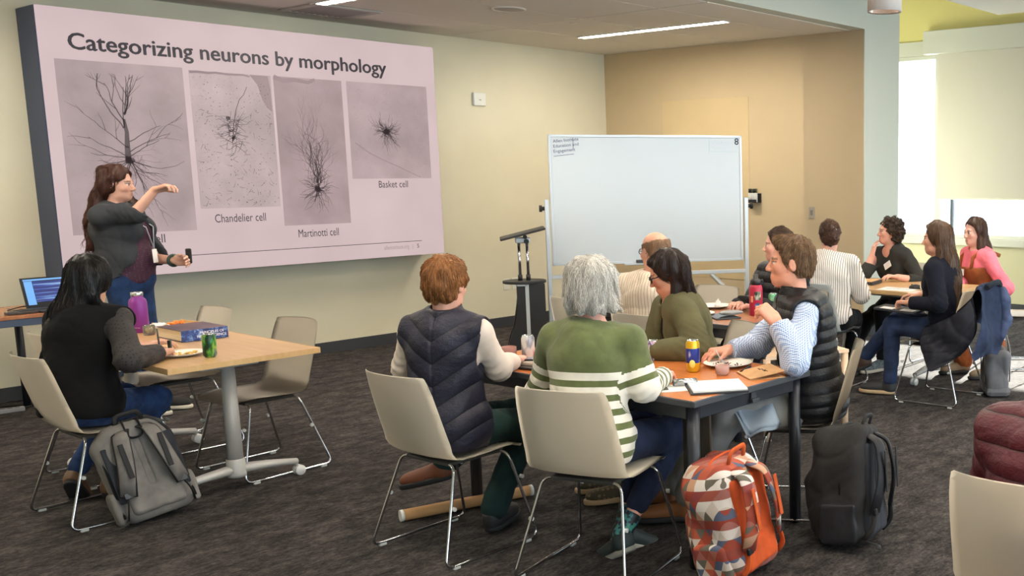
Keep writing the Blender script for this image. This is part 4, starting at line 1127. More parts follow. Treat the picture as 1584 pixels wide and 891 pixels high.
LODK = 1.0
def person(name_label, root, face, *, s=1.0, ph=0.55, lean=6, side=0.0, hunch=0.03, twist=0, head=(0, 0, 0), hoff=(0, 0, 0), neck=0.155,
           skin=(214, 164, 140), hair=None, brow=(70, 48, 36), arms=None, legs=None, top=None, under=None, pants=None, shoes=None,
           build=(1, 1), bust=0.0, belly=0.0, stand=False, lips=(176, 96, 90), eye=(60, 44, 36), ears=True, seatcut=True, torso_len=0.5, lod=1.0):
    global LODK
    LODK = lod
    th = math.radians(face - 90); R = rotz(th); Rt_ = R.T
    P0 = thing('person', name_label, 'person', (root[0], root[1], 0), th)
    def loc(p): return Rt_ @ (np.array(p, float) - np.array([root[0], root[1], 0]))
    bw, bd = build
    le, si = math.radians(lean), math.radians(side)
    u = unit((math.sin(si), math.sin(le), math.cos(le) * math.cos(si)))
    pel = np.array([0, 0, ph]); T = torso_len * s
    ab = pel + u * 0.17 * s; ch = pel + u * (T - 0.15 * s); nb = pel + u * T + np.array([0, hunch, -hunch * 0.3])
    tw = math.radians(twist); rr = rotz(tw) @ np.array([1, 0, 0]); ff = np.cross(u, rr) * 1.0; ff = unit(ff); 
    rr = unit(rr - (rr @ u) * u); ff = unit(np.cross(u, rr)); B = np.stack([rr, ff, u], 1)
    shw = 0.168 * s * bw
    sh = {1: nb + rr * shw - u * 0.055 * s, -1: nb - rr * shw - u * 0.055 * s}
    hip = {1: pel + np.array([0.088 * s * bw, 0.01, -0.02]), -1: pel + np.array([-0.088 * s * bw, 0.01, -0.02])}
    # head
    yaw, pit, rol = [math.radians(v) for v in head]
    Rh = rotz(yaw) @ rotx(pit) @ roty(rol)
    HC = nb + np.array([0, 0.03, neck * s]) + np.array(hoff)
    # limbs
    E, W, A_ = {}, {}, arms or {}
    for sd, nm in ((1, 'R'), (-1, 'L')):
        a = A_.get(nm, {})
        if 'wl' in a: w = np.array(a['wl'], float)
        elif 'w' in a: w = loc(a['w'])
        else: w = np.array([sd * 0.11, 0.34, 0.77])
        W[sd] = w
        if 'e' in a: E[sd] = loc(a['e'])
        elif 'el' in a: E[sd] = np.array(a['el'], float)
        else: E[sd] = ik(sh[sd], w, 0.285 * s, 0.25 * s, a.get('hint', (sd * 0.6, -0.4, -0.8)))
    K, N_ = {}, {}
    Lg = legs or {}
    for sd, nm in ((1, 'R'), (-1, 'L')):
        a = Lg.get(nm, {})
        if 'al' in a: w = np.array(a['al'], float)
        elif 'a' in a: w = loc(a['a'])
        else: w = np.array([sd * 0.10, 0.40, 0.085])
        N_[sd] = w
        if 'k' in a: K[sd] = loc(a['k'])
        elif 'kl' in a: K[sd] = np.array(a['kl'], float)
        else: K[sd] = ik(hip[sd], w, 0.43 * s, 0.42 * s, a.get('hint', (sd * 0.1, 1.0, 0.8)))
    def torso(f, inf, k=0.05, arms_to=0, slv=(0.0, 0.0), hips=True):
        if hips: f.add(el(pel + u * 0.015, (0.175 * s * bw, 0.128 * s * bd, 0.115 * s), B), k, inf)
        f.add(el(ab, (0.150 * s * bw, 0.112 * s * bd, 0.16 * s), B), k, inf)
        f.add(el(ch, (0.160 * s * bw, 0.114 * s * bd, 0.175 * s), B), k, inf)
        f.add(rc(sh[1] - rr * 0.01, sh[-1] + rr * 0.01, 0.047 * s, 0.047 * s), 0.05, inf)
        for sd in (1, -1): f.add(rc(nb - u * 0.01, sh[sd], 0.050 * s, 0.044 * s), 0.04, inf)
        if bust: 
            for sd in (1, -1): f.add(el(ch + rr * sd * 0.075 * s + ff * 0.085 * s * bd - u * 0.02, (0.07 * s, 0.06 * s * bust, 0.075 * s), B), 0.05, inf)
        if belly: f.add(el(ab + ff * 0.05 * bd - u * 0.03, (0.15 * s * bw, 0.10 * s * belly, 0.13 * s), B), 0.06, inf)
    # ---------------- body
    pieces = []
    pts = np.stack([HC + 0.16, HC - 0.16, nb - u * 0.12 - 0.14, nb + 0.14])
    hf = SDF(pts.min(0), pts.max(0), 0.0056 * lod)
    def hp(x, y, z): return HC + Rh @ (np.array([x, y, z]) * s)
    def he(x, y, z, a, b, c, k=0.02): hf.add(el(hp(x, y, z), (a * s, b * s, c * s), Rh), k)
    he(0, -0.014, 0.036, 0.0765, 0.096, 0.088)
    he(0, 0.022, -0.030, 0.061, 0.066, 0.078, 0.03)
    he(0, 0.050, -0.085, 0.034, 0.034, 0.026, 0.03)
    for sx in (-1, 1): he(sx * 0.040, 0.050, -0.018, 0.026, 0.030, 0.026, 0.02); he(sx * 0.042, 0.012, -0.070, 0.018, 0.036, 0.022, 0.025)
    hf.add(rc(hp(-0.032, 0.077, 0.024), hp(0.032, 0.077, 0.024), 0.0125 * s), 0.014)
    for sx in (-1, 1): hf.sub(el(hp(sx * 0.031, 0.099, 0.006), (0.017 * s, 0.017 * s, 0.0115 * s), Rh), 0.010)
    for sx in (-1, 1): hf.add(el(hp(sx * 0.031, 0.076, 0.006), (0.0125 * s,) * 3, Rh), 0.003)
    hf.add(rc(hp(0, 0.083, 0.014), hp(0, 0.106, -0.026), 0.0085 * s, 0.0115 * s), 0.009)
    for sx in (-1, 1): hf.add(el(hp(sx * 0.0125, 0.096, -0.031), (0.0085 * s, 0.011 * s, 0.008 * s), Rh), 0.006)
    hf.add(rc(hp(-0.017, 0.083, -0.0565), hp(0.017, 0.083, -0.0565), 0.0078 * s), 0.006); hf.add(rc(hp(-0.014, 0.083, -0.0685), hp(0.014, 0.083, -0.0685), 0.0082 * s), 0.006)
    hf.sub(rc(hp(-0.02, 0.094, -0.0625), hp(0.02, 0.094, -0.0625), 0.0022 * s), 0.003)
    if ears:
        for sx in (-1, 1):
            hf.add(el(hp(sx * 0.078, -0.008, 0.0), (0.0085 * s, 0.019 * s, 0.032 * s), Rh @ rotx(-0.2) @ rotz(sx * -0.35)), 0.006)
            hf.sub(el(hp(sx * 0.088, -0.004, 0.002), (0.006 * s, 0.010 * s, 0.018 * s), Rh @ rotx(-0.2)), 0.004)
    hf.add(rc(hp(0, -0.022, -0.055), nb - u * 0.02 + np.array([0, 0.005, 0]), 0.052 * s * (0.5 + 0.5 * bw), 0.060 * s * bw), 0.03)
    hf.add(rc(nb - u * 0.03 - rr * 0.08, nb - u * 0.03 + rr * 0.08, 0.045 * s), 0.04); hf.add(el(nb - u * 0.09, (0.11 * s, 0.075 * s, 0.09 * s), B), 0.05)
    pieces.append(hf)
    allp = [pel, nb] + [hip[1], hip[-1], K[1], K[-1], N_[1], N_[-1]]
    pp = np.stack(allp); bf = SDF(pp.min(0) - 0.26, pp.max(0) + 0.2, 0.02)
    torso(bf, -0.024)
    for sd in (1, -1):
        bf.add(rc(hip[sd], K[sd], 0.078 * s, 0.052 * s), 0.04); bf.add(rc(K[sd], N_[sd], 0.050 * s, 0.034 * s), 0.03)
        bf.add(rc(sh[sd], E[sd], 0.040 * s, 0.033 * s), 0.03)
    pieces.append(bf)
    for sd, nm in ((1, 'R'), (-1, 'L')):
        a = A_.get(nm, {})
        d = a.get('d'); d = (Rt_ @ np.array(d, float)) if d is not None else unit(W[sd] - E[sd])
        n = a.get('n'); n = (Rt_ @ np.array(n, float)) if n is not None else np.array([0, 0.1, -1.0])
        pieces.append(hand_field(E[sd], W[sd], d, n, sd, curl=a.get('curl', (0.4, 0.5, 0.4)), spread=a.get('spread', 0.06), thumb=a.get('thumb', 0.3), k=s * 1.0, per=a.get('per'), h=0.0044 * lod))
    sk, lp, bc, ec = [np.array(lin(c)[:3]) for c in (skin, lips, brow, eye)]
    def colf(V):
        q = (V - HC) @ Rh / s; c = np.tile(sk, (len(V), 1)); x, y, z = np.abs(q[:, 0]), q[:, 1], q[:, 2]
        def blend(m, col, a=1.0):
            w = np.clip(m, 0, 1)[:, None] * a; c[:] = c * (1 - w) + col * w
        near = (np.linalg.norm(q, axis=1) < 0.2) & (y > 0.03)
        blend(near * np.clip(1.4 - ((x / 0.030) ** 2 + ((z + 0.022) / 0.022) ** 2) * 0 - ((x - 0.042) / 0.022) ** 2 - ((z + 0.025) / 0.022) ** 2, 0, 1), np.array(lin((205, 120, 105))[:3]), 0.25)
        blend(near * (y > 0.07) * (((x / 0.021) ** 2 + ((z + 0.0625) / 0.0115) ** 2) < 1), lp, 0.65)
        blend(near * (y > 0.06) * (((x - 0.032) / 0.020) ** 2 + ((z - 0.0285 + (x - 0.03) * 0.12) / 0.0055) ** 2 < 1), bc, 0.85)
        blend(near * (y > 0.06) * (((x - 0.031) / 0.0165) ** 2 + ((z - 0.0065) / 0.0080) ** 2 < 1), np.array(lin((222, 214, 208))[:3]), 0.8)
        blend(near * (y > 0.06) * (((x - 0.031) / 0.0075) ** 2 + ((z - 0.0065) / 0.0080) ** 2 < 1), ec, 1.0)
        blend(near * (y > 0.06) * (((x - 0.031) / 0.0185) ** 2 + ((z - 0.0135) / 0.0035) ** 2 < 1), ec * 0.6, 0.9)
        return c
    body = sdf_obj('body', pieces, SKIN, P0, attrs={'col': colf})
    # ---------------- trousers
    if pants:
        inf = pants.get('fit', 0.014); f = SDF(np.stack(allp[:1] + allp[2:]).min(0) - 0.22, np.stack(allp[:1] + allp[2:]).max(0) + np.array([0.22, 0.2, 0.22]), 0.0095 * lod)
        f.add(el(pel + u * 0.01, (0.175 * s * bw, 0.13 * s * bd, 0.12 * s), B), 0.04, inf)
        f.add(el(ab, (0.150 * s * bw, 0.112 * s * bd, 0.12 * s), B), 0.04, inf * 0.6)
        for sd in (1, -1):
            f.add(rc(hip[sd], K[sd], 0.084 * s * bw, 0.060 * s), 0.035, inf); 
            cal = K[sd] + (N_[sd] - K[sd]) * 0.35
            ank = N_[sd] + (K[sd] - N_[sd]) * pants.get('hem', 0.08)
            f.add(rc(K[sd], ank, 0.058 * s, pants.get('ankle', 0.042) * s), 0.03, inf)
        f.cut(pel + u * pants.get('waist', 0.13), u)
        if seatcut and not stand: 
            S = f.grid(); f.d = np.maximum(f.d, np.where((S[1] < 0.12) & (S[2] > 0.36), (0.452 - S[2]), -1).astype(np.float32)) if pants.get('flat', True) else f.d
        wr = pants.get('wrinkle', 0.004)
        f.disp(wob(36, wr * 0.7, 11, 7)); f.disp(crease(34, wr * 1.5, 12)); f.disp(crease(55, wr * 0.7, 13))
        for sd in (1, -1):
            dn = unit(N_[sd] - K[sd]); ank = N_[sd] + (K[sd] - N_[sd]) * pants.get('hem', 0.08)
        sdf_obj('trousers', f, pants['mat'], P0)
    # ---------------- clothes above the waist (inner first)
    for gi, g in enumerate([under, top]):
        if not g: continue
        for g1 in (g if isinstance(g, list) else [g]):
            inf = g1.get('fit', 0.014); ap = [pel, nb, sh[1], sh[-1]]
            sl = g1.get('sleeve', 2.0)
            if sl > 0: ap += [E[1], E[-1]]
            if sl > 1: ap += [W[1], W[-1]]
            ap = np.stack(ap); f = SDF(ap.min(0) - np.array([0.22, 0.24, 0.2]) - inf, ap.max(0) + np.array([0.22, 0.24, 0.14]) + inf, g1.get('h', 0.0085) * lod)
            torso(f, inf, hips=g1.get('hips', True))
            if g1.get('flare'): f.add(el(pel + u * 0.0, (0.175 * s * bw + g1['flare'], 0.13 * s * bd + g1['flare'], 0.16), B), 0.05, inf)
            ext = g1.get('ext')
            f.cut(pel + u * g1.get('hem', -0.02), -u)
            q = g1.get('quilt')
            if q: 
                per, amp, ch_ = q[:3]; q = tuple(q) + ((0.45,) if len(q) < 4 else ())
                def qf(Pt, per=per, amp=amp, ch_=ch_):
                    x, y, z = Pt[0] - pel[0], Pt[1] - pel[1], Pt[2] - pel[2]
                    ss = x * u[0] + y * u[1] + z * u[2]; xx = x * rr[0] + y * rr[1] + z * rr[2]
                    return -amp * (np.abs(np.sin(PI * (ss + ch_ * np.abs(xx)) / per)) ** q[3]) + amp * (np.abs(xx) < 0.004) * (1.0 if ch_ else 0.0)
                f.disp(qf)
            for sd, nm in ((1, 'R'), (-1, 'L')):
                if sl <= 0: continue
                a, b, c = sh[sd], E[sd], W[sd]; sr = g1.get('slv', 0.0)
                g2 = SDF(np.minimum(np.minimum(a, b), c) - 0.13, np.maximum(np.maximum(a, b), c) + 0.13, g1.get('h', 0.0085) * lod, align=f)
                if sl >= 1: g2.add(rc(a, b, 0.047 * s, 0.040 * s + sr), 0.02, inf)
                else: g2.add(rc(a, a + (b - a) * sl, 0.047 * s, 0.043 * s + sr), 0.02, inf)
                if sl > 1:
                    e = b + (c - b) * min(1.0, sl - 1); g2.add(rc(b, e, 0.040 * s + sr, 0.031 * s + sr * g1.get('cuff', 0.7)), 0.02, inf * 0.8); g2.cut(e, c - b)
                else:
                    e = a + (b - a) * sl; g2.cut(e, b - a)
                # bend folds at elbow
                def fold(Pt, b=b, a=a, c=c):
                    x, y, z = Pt[0] - b[0], Pt[1] - b[1], Pt[2] - b[2]; dd = unit(unit(b - a) + unit(c - b))
                    t_ = x * dd[0] + y * dd[1] + z * dd[2]; r2 = x * x + y * y + z * z
                    return 0.005 * np.sin(t_ * 190) * np.exp(-r2 / 0.012)
                g2.disp(fold)
                if q:
                    def qs(Pt, a=a, b=b, c=c, per=per, amp=amp):
                        d1 = unit(b - a); d2 = unit(c - b); L1 = np.linalg.norm(b - a)
                        t1 = (Pt[0] - a[0]) * d1[0] + (Pt[1] - a[1]) * d1[1] + (Pt[2] - a[2]) * d1[2]
                        t2 = L1 + (Pt[0] - b[0]) * d2[0] + (Pt[1] - b[1]) * d2[1] + (Pt[2] - b[2]) * d2[2]
                        w = np.where(t1 < L1, t1, np.maximum(t2, L1)); return -amp * (np.abs(np.sin(PI * w / per)) ** 0.45)
                    g2.disp(qs)
                # merge sleeve field into the main field
                S, Pt = f.sl(g2.lo, g2.lo + g2.h * (g2.n - 1))
                ix = [np.clip(np.round((f.ax[i][S[i]] - g2.lo[i]) / g2.h).astype(int), 0, g2.n[i] - 1) for i in range(3)]
                e_ = g2.d[np.ix_(*ix)]; d_ = f.d[S]; kk = 0.025
                t_ = np.clip(0.5 + 0.5 * (d_ - e_) / kk, 0, 1); f.d[S] = d_ + (e_ - d_) * t_ - kk * t_ * (1 - t_)
            col = g1.get('collar', 0.0)
            nd = unit(HC + Rh @ np.array([0, -0.02, -0.06]) - nb)
            nd = unit(nd * 0.6 + np.array([0, 0, 0.4]))
            if col > 0:
                f.add(rc(nb - nd * 0.02, nb + nd * col, 0.072 * s * g1.get('collar_r', 1.0), 0.066 * s * g1.get('collar_r', 1.0)), 0.015, inf * 0.5)
                f.cut(nb + nd * (col + 0.012), nd + np.array([0, -0.25 * g1.get('collar_tilt', 1), 0]))
            nr = g1.get('neck_r', 0.062) * s
            f.sub(rc(nb + np.array([0, g1.get('neck_y', 0.01), g1.get('neck_z', 0.02)]), nb + nd * 0.22 + np.array([0, g1.get('neck_y', 0.01), 0]), nr, nr * 1.05), 0.008)
            op = g1.get('open')
            if op:
                # front opening: half width at top and bottom, in torso coords
                w0, w1, z0 = op
                X, Y, Z = f.grid(); x, y, z = X - pel[0], Y - pel[1], Z - pel[2]
                ss = x * u[0] + y * u[1] + z * u[2]; xx = x * rr[0] + y * rr[1] + z * rr[2]; yy = x * ff[0] + y * ff[1] + z * ff[2]
                t_ = np.clip((T - ss) / T, 0, 1.3); hw = w0 + (w1 - w0) * np.abs(t_ - z0) ** 1.4
                inside = np.minimum(hw - np.abs(xx), yy - 0.02)
                f.d = np.maximum(f.d, inside.astype(np.float32))
            if g1.get('armhole'):
                for sd in (1, -1): f.sub(rc(sh[sd] + rr * sd * 0.062 + u * 0.01, sh[sd] + rr * sd * 0.050 - u * 0.13, 0.066 * s, 0.064 * s), 0.012)
            wr = g1.get('wrinkle', 0.003)
            f.disp(wob(30, wr * 0.8, 21 + gi, 7)); f.disp(crease(30, wr * g1.get('crease', 1.15), 31 + gi + int(face) % 7)); f.disp(crease(58, wr * 0.6, 41 + gi + int(face) % 5))
            tc = g1.get('topcut')
            if tc is not None: f.cut(pel + u * tc, u)
            at = None
            if q:
                at = {}
                def qfn(V, per=per, ch_=ch_, sl=sl):
                    ss = (V - pel) @ u; xx = np.abs((V - pel) @ rr); out = (ss + ch_ * xx) / per
                    if sl > 0:
                        for sd in (1, -1):
                            a, b, c = sh[sd], E[sd], W[sd]; d1 = unit(b - a); d2 = unit(c - b); L1 = np.linalg.norm(b - a)
                            t1 = (V - a) @ d1; t2 = (V - b) @ d2; arm = np.where(t1 < L1, t1, L1 + np.maximum(t2, 0))
                            D = np.minimum(np.linalg.norm(V - (a + np.clip(t1, 0, L1)[:, None] * d1), axis=1), np.linalg.norm(V - (b + np.clip(t2, 0, 0.3)[:, None] * d2), axis=1))
                            m = (D < 0.12) & (arm > 0.03) & (((V - a) @ (rr * sd) > 0.0) | (arm > 0.16)); out = np.where(m, arm / per, out)
                    return out
                at['quilt'] = qfn
            if g1.get('attr'):
                at = {}
                def sfn(V):
                    d0 = (V - pel) @ u
                    out = d0.copy()
                    for sd in (1, -1):
                        a, b, c = sh[sd], E[sd], W[sd]
                        d1 = unit(b - a); d2 = unit(c - b); L1 = np.linalg.norm(b - a); L2 = np.linalg.norm(c - b)
                        t1 = np.clip((V - a) @ d1, 0, L1); t2 = np.clip((V - b) @ d2, 0, L2)
                        D1 = np.linalg.norm(V - (a + t1[:, None] * d1), axis=1); D2 = np.linalg.norm(V - (b + t2[:, None] * d2), axis=1)
                        arm = np.where(D1 < D2, t1, L1 + t2); dist = np.minimum(D1, D2)
                        far = ((V - sh[sd]) @ (rr * sd) > 0.005) | (arm > 0.14)
                        m = (dist < 0.13 * s) & (arm > 0.06) & far
                        out = np.where(m, g1['attr'](arm), out)
                    return out
                at['band'] = sfn
            sdf_obj(g1.get('name', 'sweater'), f, g1['mat'], P0, attrs=at)
    # ---------------- shoes
    if shoes:
        for sd, nm in ((1, 'R'), (-1, 'L')):
            q = shoes.get(nm, shoes); put_shoe(P0, N_[sd], math.radians(q.get('yaw', 0)), math.radians(q.get('pitch', 0)), q.get('style', 'low'), q['mat'], q['sole'], q.get('name', 'shoe'))
    # ---------------- hair
    def hairfield(lo, hi, h=0.0062): return SDF(np.array(lo), np.array(hi), h)
    C = dict(P=P0, HC=HC, Rh=Rh, s=s, nb=nb, u=u, rr=rr, ff=ff, sh=sh, pel=pel, W=W, E=E, K=K, N=N_, hp=hp, loc=loc, body=body, ab=ab, ch=ch, face=face)
    if hair: hair(C)
    return C

# ---------------- hair styles
def hair_base(C, grow=0.013, pts=(), h=0.0062, front=1.0, low=-0.07, sides=True):
    hp, s, Rh = C['hp'], C['s'], C['Rh']
    P = [C['HC'] - 0.17, C['HC'] + 0.17] + [np.array(p) for p in pts]
    P = np.stack(P); f = SDF(P.min(0) - 0.03, P.max(0) + 0.03, h * LODK)
    f.add(el(hp(0, -0.016, 0.040), (np.array((0.0765, 0.098, 0.089)) + grow) * s, Rh), 0.01)
    f.add(el(hp(0, -0.055, -0.02), (np.array((0.062, 0.050, 0.055)) + grow * 0.6) * s, Rh), 0.03)
    f.sub(el(hp(0, 0.104, -0.020), np.array((0.080, 0.078, 0.098 + 0.010 * front)) * s, Rh), 0.012)
    for sx in (-1, 1): f.sub(el(hp(sx * 0.072, 0.090, -0.01), np.array((0.045, 0.052, 0.078)) * s, Rh), 0.012)
    f.cut(hp(0, 0.024, 0), Rh @ np.array([0, 1.0, -0.52]))
    if sides:
        for sx in (-1, 1): f.sub(el(hp(sx * 0.088, 0.012, -0.055), np.array((0.034, 0.048, 0.050)) * s, Rh), 0.01)
    f.cut(hp(0, -0.05, low), Rh @ np.array([0, 0.35, -1.0]))
    return f
def strandy(f, amp, seed, stretch=(1, 1, 0.12), freq=120, curl=0.0):
    f.disp(wob(freq, amp, seed, 10, stretch)); f.disp(wob(freq * 2.0, amp * 0.5, seed + 5, 10, stretch))
    if curl: f.disp(wob(75, curl, seed + 9, 10))
    return f
def hair_short(mat, grow=0.016, amp=0.003, top=0.008, seed=1, low=-0.062):
    def go(C):
        f = hair_base(C, grow, low=low)
        f.add(el(C['hp'](0, 0.02, 0.088), np.array((0.062, 0.078, 0.040)) * C['s'] + top * 0.5, C['Rh']), 0.02)
        f.sub(el(C['hp'](0, 0.118, 0.0), np.array((0.075, 0.060, 0.070)) * C['s'], C['Rh']), 0.01)
        f.cut(C['hp'](0, 0.026, 0), C['Rh'] @ np.array([0, 1.0, -0.52])); strandy(f, amp, seed, (1, 0.5, 0.5), 150); hair_obj(f, mat, C, 1800, 0.05, lift=0.007, r=0.0016, seed=seed)
    return go
def hair_long(mat, path, r=(0.085, 0.06), flat=1.7, grow=0.016, amp=0.0035, seed=2, curl=0.0, extra=(), front=1.0, both=0.0):
    """path: offsets from the neck base in person coords; extra: more (a, b, ra, rb) locks"""
    def go(C):
        nb, s = C['nb'], C['s']; pts = [C['hp'](0, -0.055, 0.01)] + [nb + np.array(p) * s for p in path]
        ex = [(nb + np.array(a) * s, nb + np.array(b) * s, ra, rb) for a, b, ra, rb in extra]
        f = hair_base(C, grow, pts=list(pts) + [p for e in ex for p in e[:2]] + [C['HC'] + np.array([0.1, 0, -0.2])], h=0.0066, front=front, low=-0.14, sides=False)
        n = len(pts)
        for i in range(n - 1):
            ra = r[0] + (r[1] - r[0]) * i / max(1, n - 1); rb = r[0] + (r[1] - r[0]) * (i + 1) / max(1, n - 1)
            f.add(rc(pts[i], pts[i + 1], ra * s, rb * s, flat=(C['ff'], flat)), 0.03)
        for a, b, ra, rb in ex: f.add(rc(a, b, ra, rb), 0.02)
        f.sub(el(C['hp'](0, 0.112, -0.015), np.array((0.070, 0.080, 0.110)) * s, C['Rh']), 0.012)
        for sx in (-1, 1): f.sub(el(C['hp'](sx * 0.072, 0.095, -0.04), np.array((0.045, 0.050, 0.105)) * s, C['Rh']), 0.012)
        strandy(f, amp, seed, (1, 1, 0.10), 110, curl); hair_obj(f, mat, C, 1300, 0.13, curl=0.15 + curl * 90, lift=0.005, seed=seed, flow=lambda p, C=C: np.tile(np.array([0, 0, -1.0]), (len(p), 1)) * 0.6 + (p - (C['HC'] + C['Rh'] @ np.array([0, -0.03, 0.13]))) * 4)
    return go
def hair_curly(mat, r=0.118, seed=4, n=150, drop=0.06):
    def go(C):
        hp, s = C['hp'], C['s']; g = np.random.default_rng(seed)
        f = SDF(C['HC'] - 0.2, C['HC'] + 0.2, 0.0062)
        f.add(el(hp(0, -0.025, 0.035), np.array((0.092, 0.108, 0.098)) * s, C['Rh']), 0.01)
        for _ in range(n):
            v = unit(g.normal(size=3)); v[1] = v[1] if v[1] < 0.35 else -v[1] * 0.6
            if v[2] < -0.75: continue
            p = hp(v[0] * 0.098, -0.022 + v[1] * 0.108, 0.03 + v[2] * 0.098 - (drop if v[2] < 0 else 0) * abs(v[2]))
            f.add(el(p, np.array((0.019, 0.019, 0.016)) * s * g.uniform(0.8, 1.35)), 0.008)
        f.sub(el(hp(0, 0.105, -0.035), np.array((0.070, 0.082, 0.098)) * s, C['Rh']), 0.01)
        f.cut(hp(0, 0.034, 0), C['Rh'] @ np.array([0, 1.0, -0.52])); f.disp(wob(150, 0.005, seed, 10)); f.disp(wob(260, 0.003, seed + 1, 10)); hair_obj(f, mat, C, 900, 0.05, curl=1.6, lift=0.014, seed=seed)
    return go
def hair_bob(mat, seed=5):
    def go(C):
        hp, s = C['hp'], C['s']
        f = SDF(C['HC'] - 0.2, C['HC'] + 0.2, 0.0055)
        f.add(el(hp(0, -0.02, 0.045), np.array((0.100, 0.118, 0.098)) * s, C['Rh']), 0.01)
        f.add(el(hp(0, -0.035, -0.035), np.array((0.108, 0.098, 0.070)) * s, C['Rh']), 0.04)
        f.add(el(hp(0, -0.072, -0.085), np.array((0.075, 0.045, 0.040)) * s, C['Rh']), 0.03)
        for sx in (-1, 1): f.add(rc(hp(sx * 0.085, -0.03, -0.06), hp(sx * 0.118, -0.025, -0.085), 0.030, 0.010), 0.02)
        f.sub(el(hp(0, 0.115, -0.04), np.array((0.070, 0.085, 0.098)) * s, C['Rh']), 0.012)
        f.cut(hp(0, -0.05, -0.088), C['Rh'] @ np.array([0, 0.3, -1.0]))
        f.disp(wob(120, 0.0036, seed, 10, (1, 1, 0.35))); f.disp(wob(40, 0.005, seed + 2, 8)); hair_obj(f, mat, C, 2600, 0.07, curl=0.45, lift=0.014, r=0.0016, seed=seed, flow=lambda p, C=C: np.tile(np.array([0, 0, -1.0]), (len(p), 1)) * 0.6 + (p - (C['HC'] + C['Rh'] @ np.array([0, -0.03, 0.13]))) * 4)
    return go
def hair_bun(mat, seed=6, bun=True, clip=False):
    def go(C):
        hp, s = C['hp'], C['s']
        f = hair_base(C, 0.012, low=-0.075, h=0.0058)
        if bun:
            f.add(el(hp(0, -0.105, 0.02), np.array((0.042, 0.030, 0.055)) * s, C['Rh']), 0.02)
            f.add(rc(hp(0.0, -0.10, 0.07), hp(0.01, -0.105, -0.03), 0.028 * s, 0.036 * s), 0.02)
        strandy(f, 0.003, seed, (1, 0.3, 0.6), 150); hair_obj(f, mat, C, 900, 0.06, lift=0.003, seed=seed, flow=lambda p, C=C: np.tile(C['Rh'] @ np.array([0, -1.0, -0.1]), (len(p), 1)))
        if clip:
            for q, (zz, a) in enumerate(((0.075, 0.4), (0.03, -0.3))):
                m = MB(); m.tube([C['hp'](0.018, -0.118, zz), C['hp'](0.045, -0.105, zz - 0.02)], 0.005, 6); m.build('hair_clip', M('clip_pearl', (236, 230, 220), 0.3), C['P'])
    return go
def hair_bald(mat, seed=8):
    def go(C):
        hp, s = C['hp'], C['s']
        f = hair_base(C, 0.005, low=-0.060); f.sub(el(hp(0, 0.035, 0.118), np.array((0.110, 0.150, 0.080)) * s, C['Rh']), 0.012)
        strandy(f, 0.002, seed, (1, 0.5, 0.5), 150); hair_obj(f, mat, C, 700, 0.035, lift=0.003, seed=seed)
    return go
def glasses(C, mat, r=0.004, w=0.024, hgt=0.017):
    m = MB(); hp = C['hp']
    for sx in (-1, 1):
        pts = [hp(sx * 0.033 + w * math.cos(a), 0.098 - 0.010 * abs(math.cos(a)) * (1 if sx * math.cos(a) > 0 else 0), 0.004 + hgt * math.sin(a) * (1.0 if math.sin(a) > 0 else 0.95)) for a in np.linspace(0, 2 * PI, 18, endpoint=False)]
        m.tube(pts, r * 0.7, 6, closed=True)
        m.tube([hp(sx * 0.057, 0.088, 0.010), hp(sx * 0.077, 0.055, 0.010), hp(sx * 0.081, 0.0, 0.012), hp(sx * 0.080, -0.022, -0.006)], r * 0.6, 6)
    m.tube([hp(-0.010, 0.103, 0.008), hp(0, 0.106, 0.010), hp(0.010, 0.103, 0.008)], r * 0.6, 6)
    m.build('glasses', mat, C['P'])
def badge(C, p, n, size=(0.085, 0.055), tilt=0.0, mat=None):
    """name tag: centre p and outward normal n in person coords"""
    n = unit(n); z = np.array([0, 0, 1.0]); x = unit(np.cross(z, n)) ; y = np.cross(n, x); A = np.stack([x, y, n], 1) @ rotz(tilt)
    m = MB(); m.box(tuple(p), (size[0], size[1], 0.003), 0.001, R=Matrix(A.tolist()), seg=1); m.build('name_badge', mat or M('badge_white', (236, 232, 228), 0.5), C['P'])

BLACK_SOLE = M('sole_black', (30, 30, 32), 0.7); WHITE_SOLE = M('sole_offwhite', (206, 200, 186), 0.7); TAN_SOLE = M('sole_gum', (176, 150, 116), 0.7)
JEANS = cloth('denim_blue', (44, 66, 108), 0.9, 0.18); JEANS_D = cloth('denim_dark', (34, 42, 66), 0.9, 0.15)
BLK_CLOTH = cloth('black_knit', (15, 14, 15), 0.9, 0.1); BLK_SLACK = cloth('black_slacks', (18, 18, 23), 0.85, 0.1)

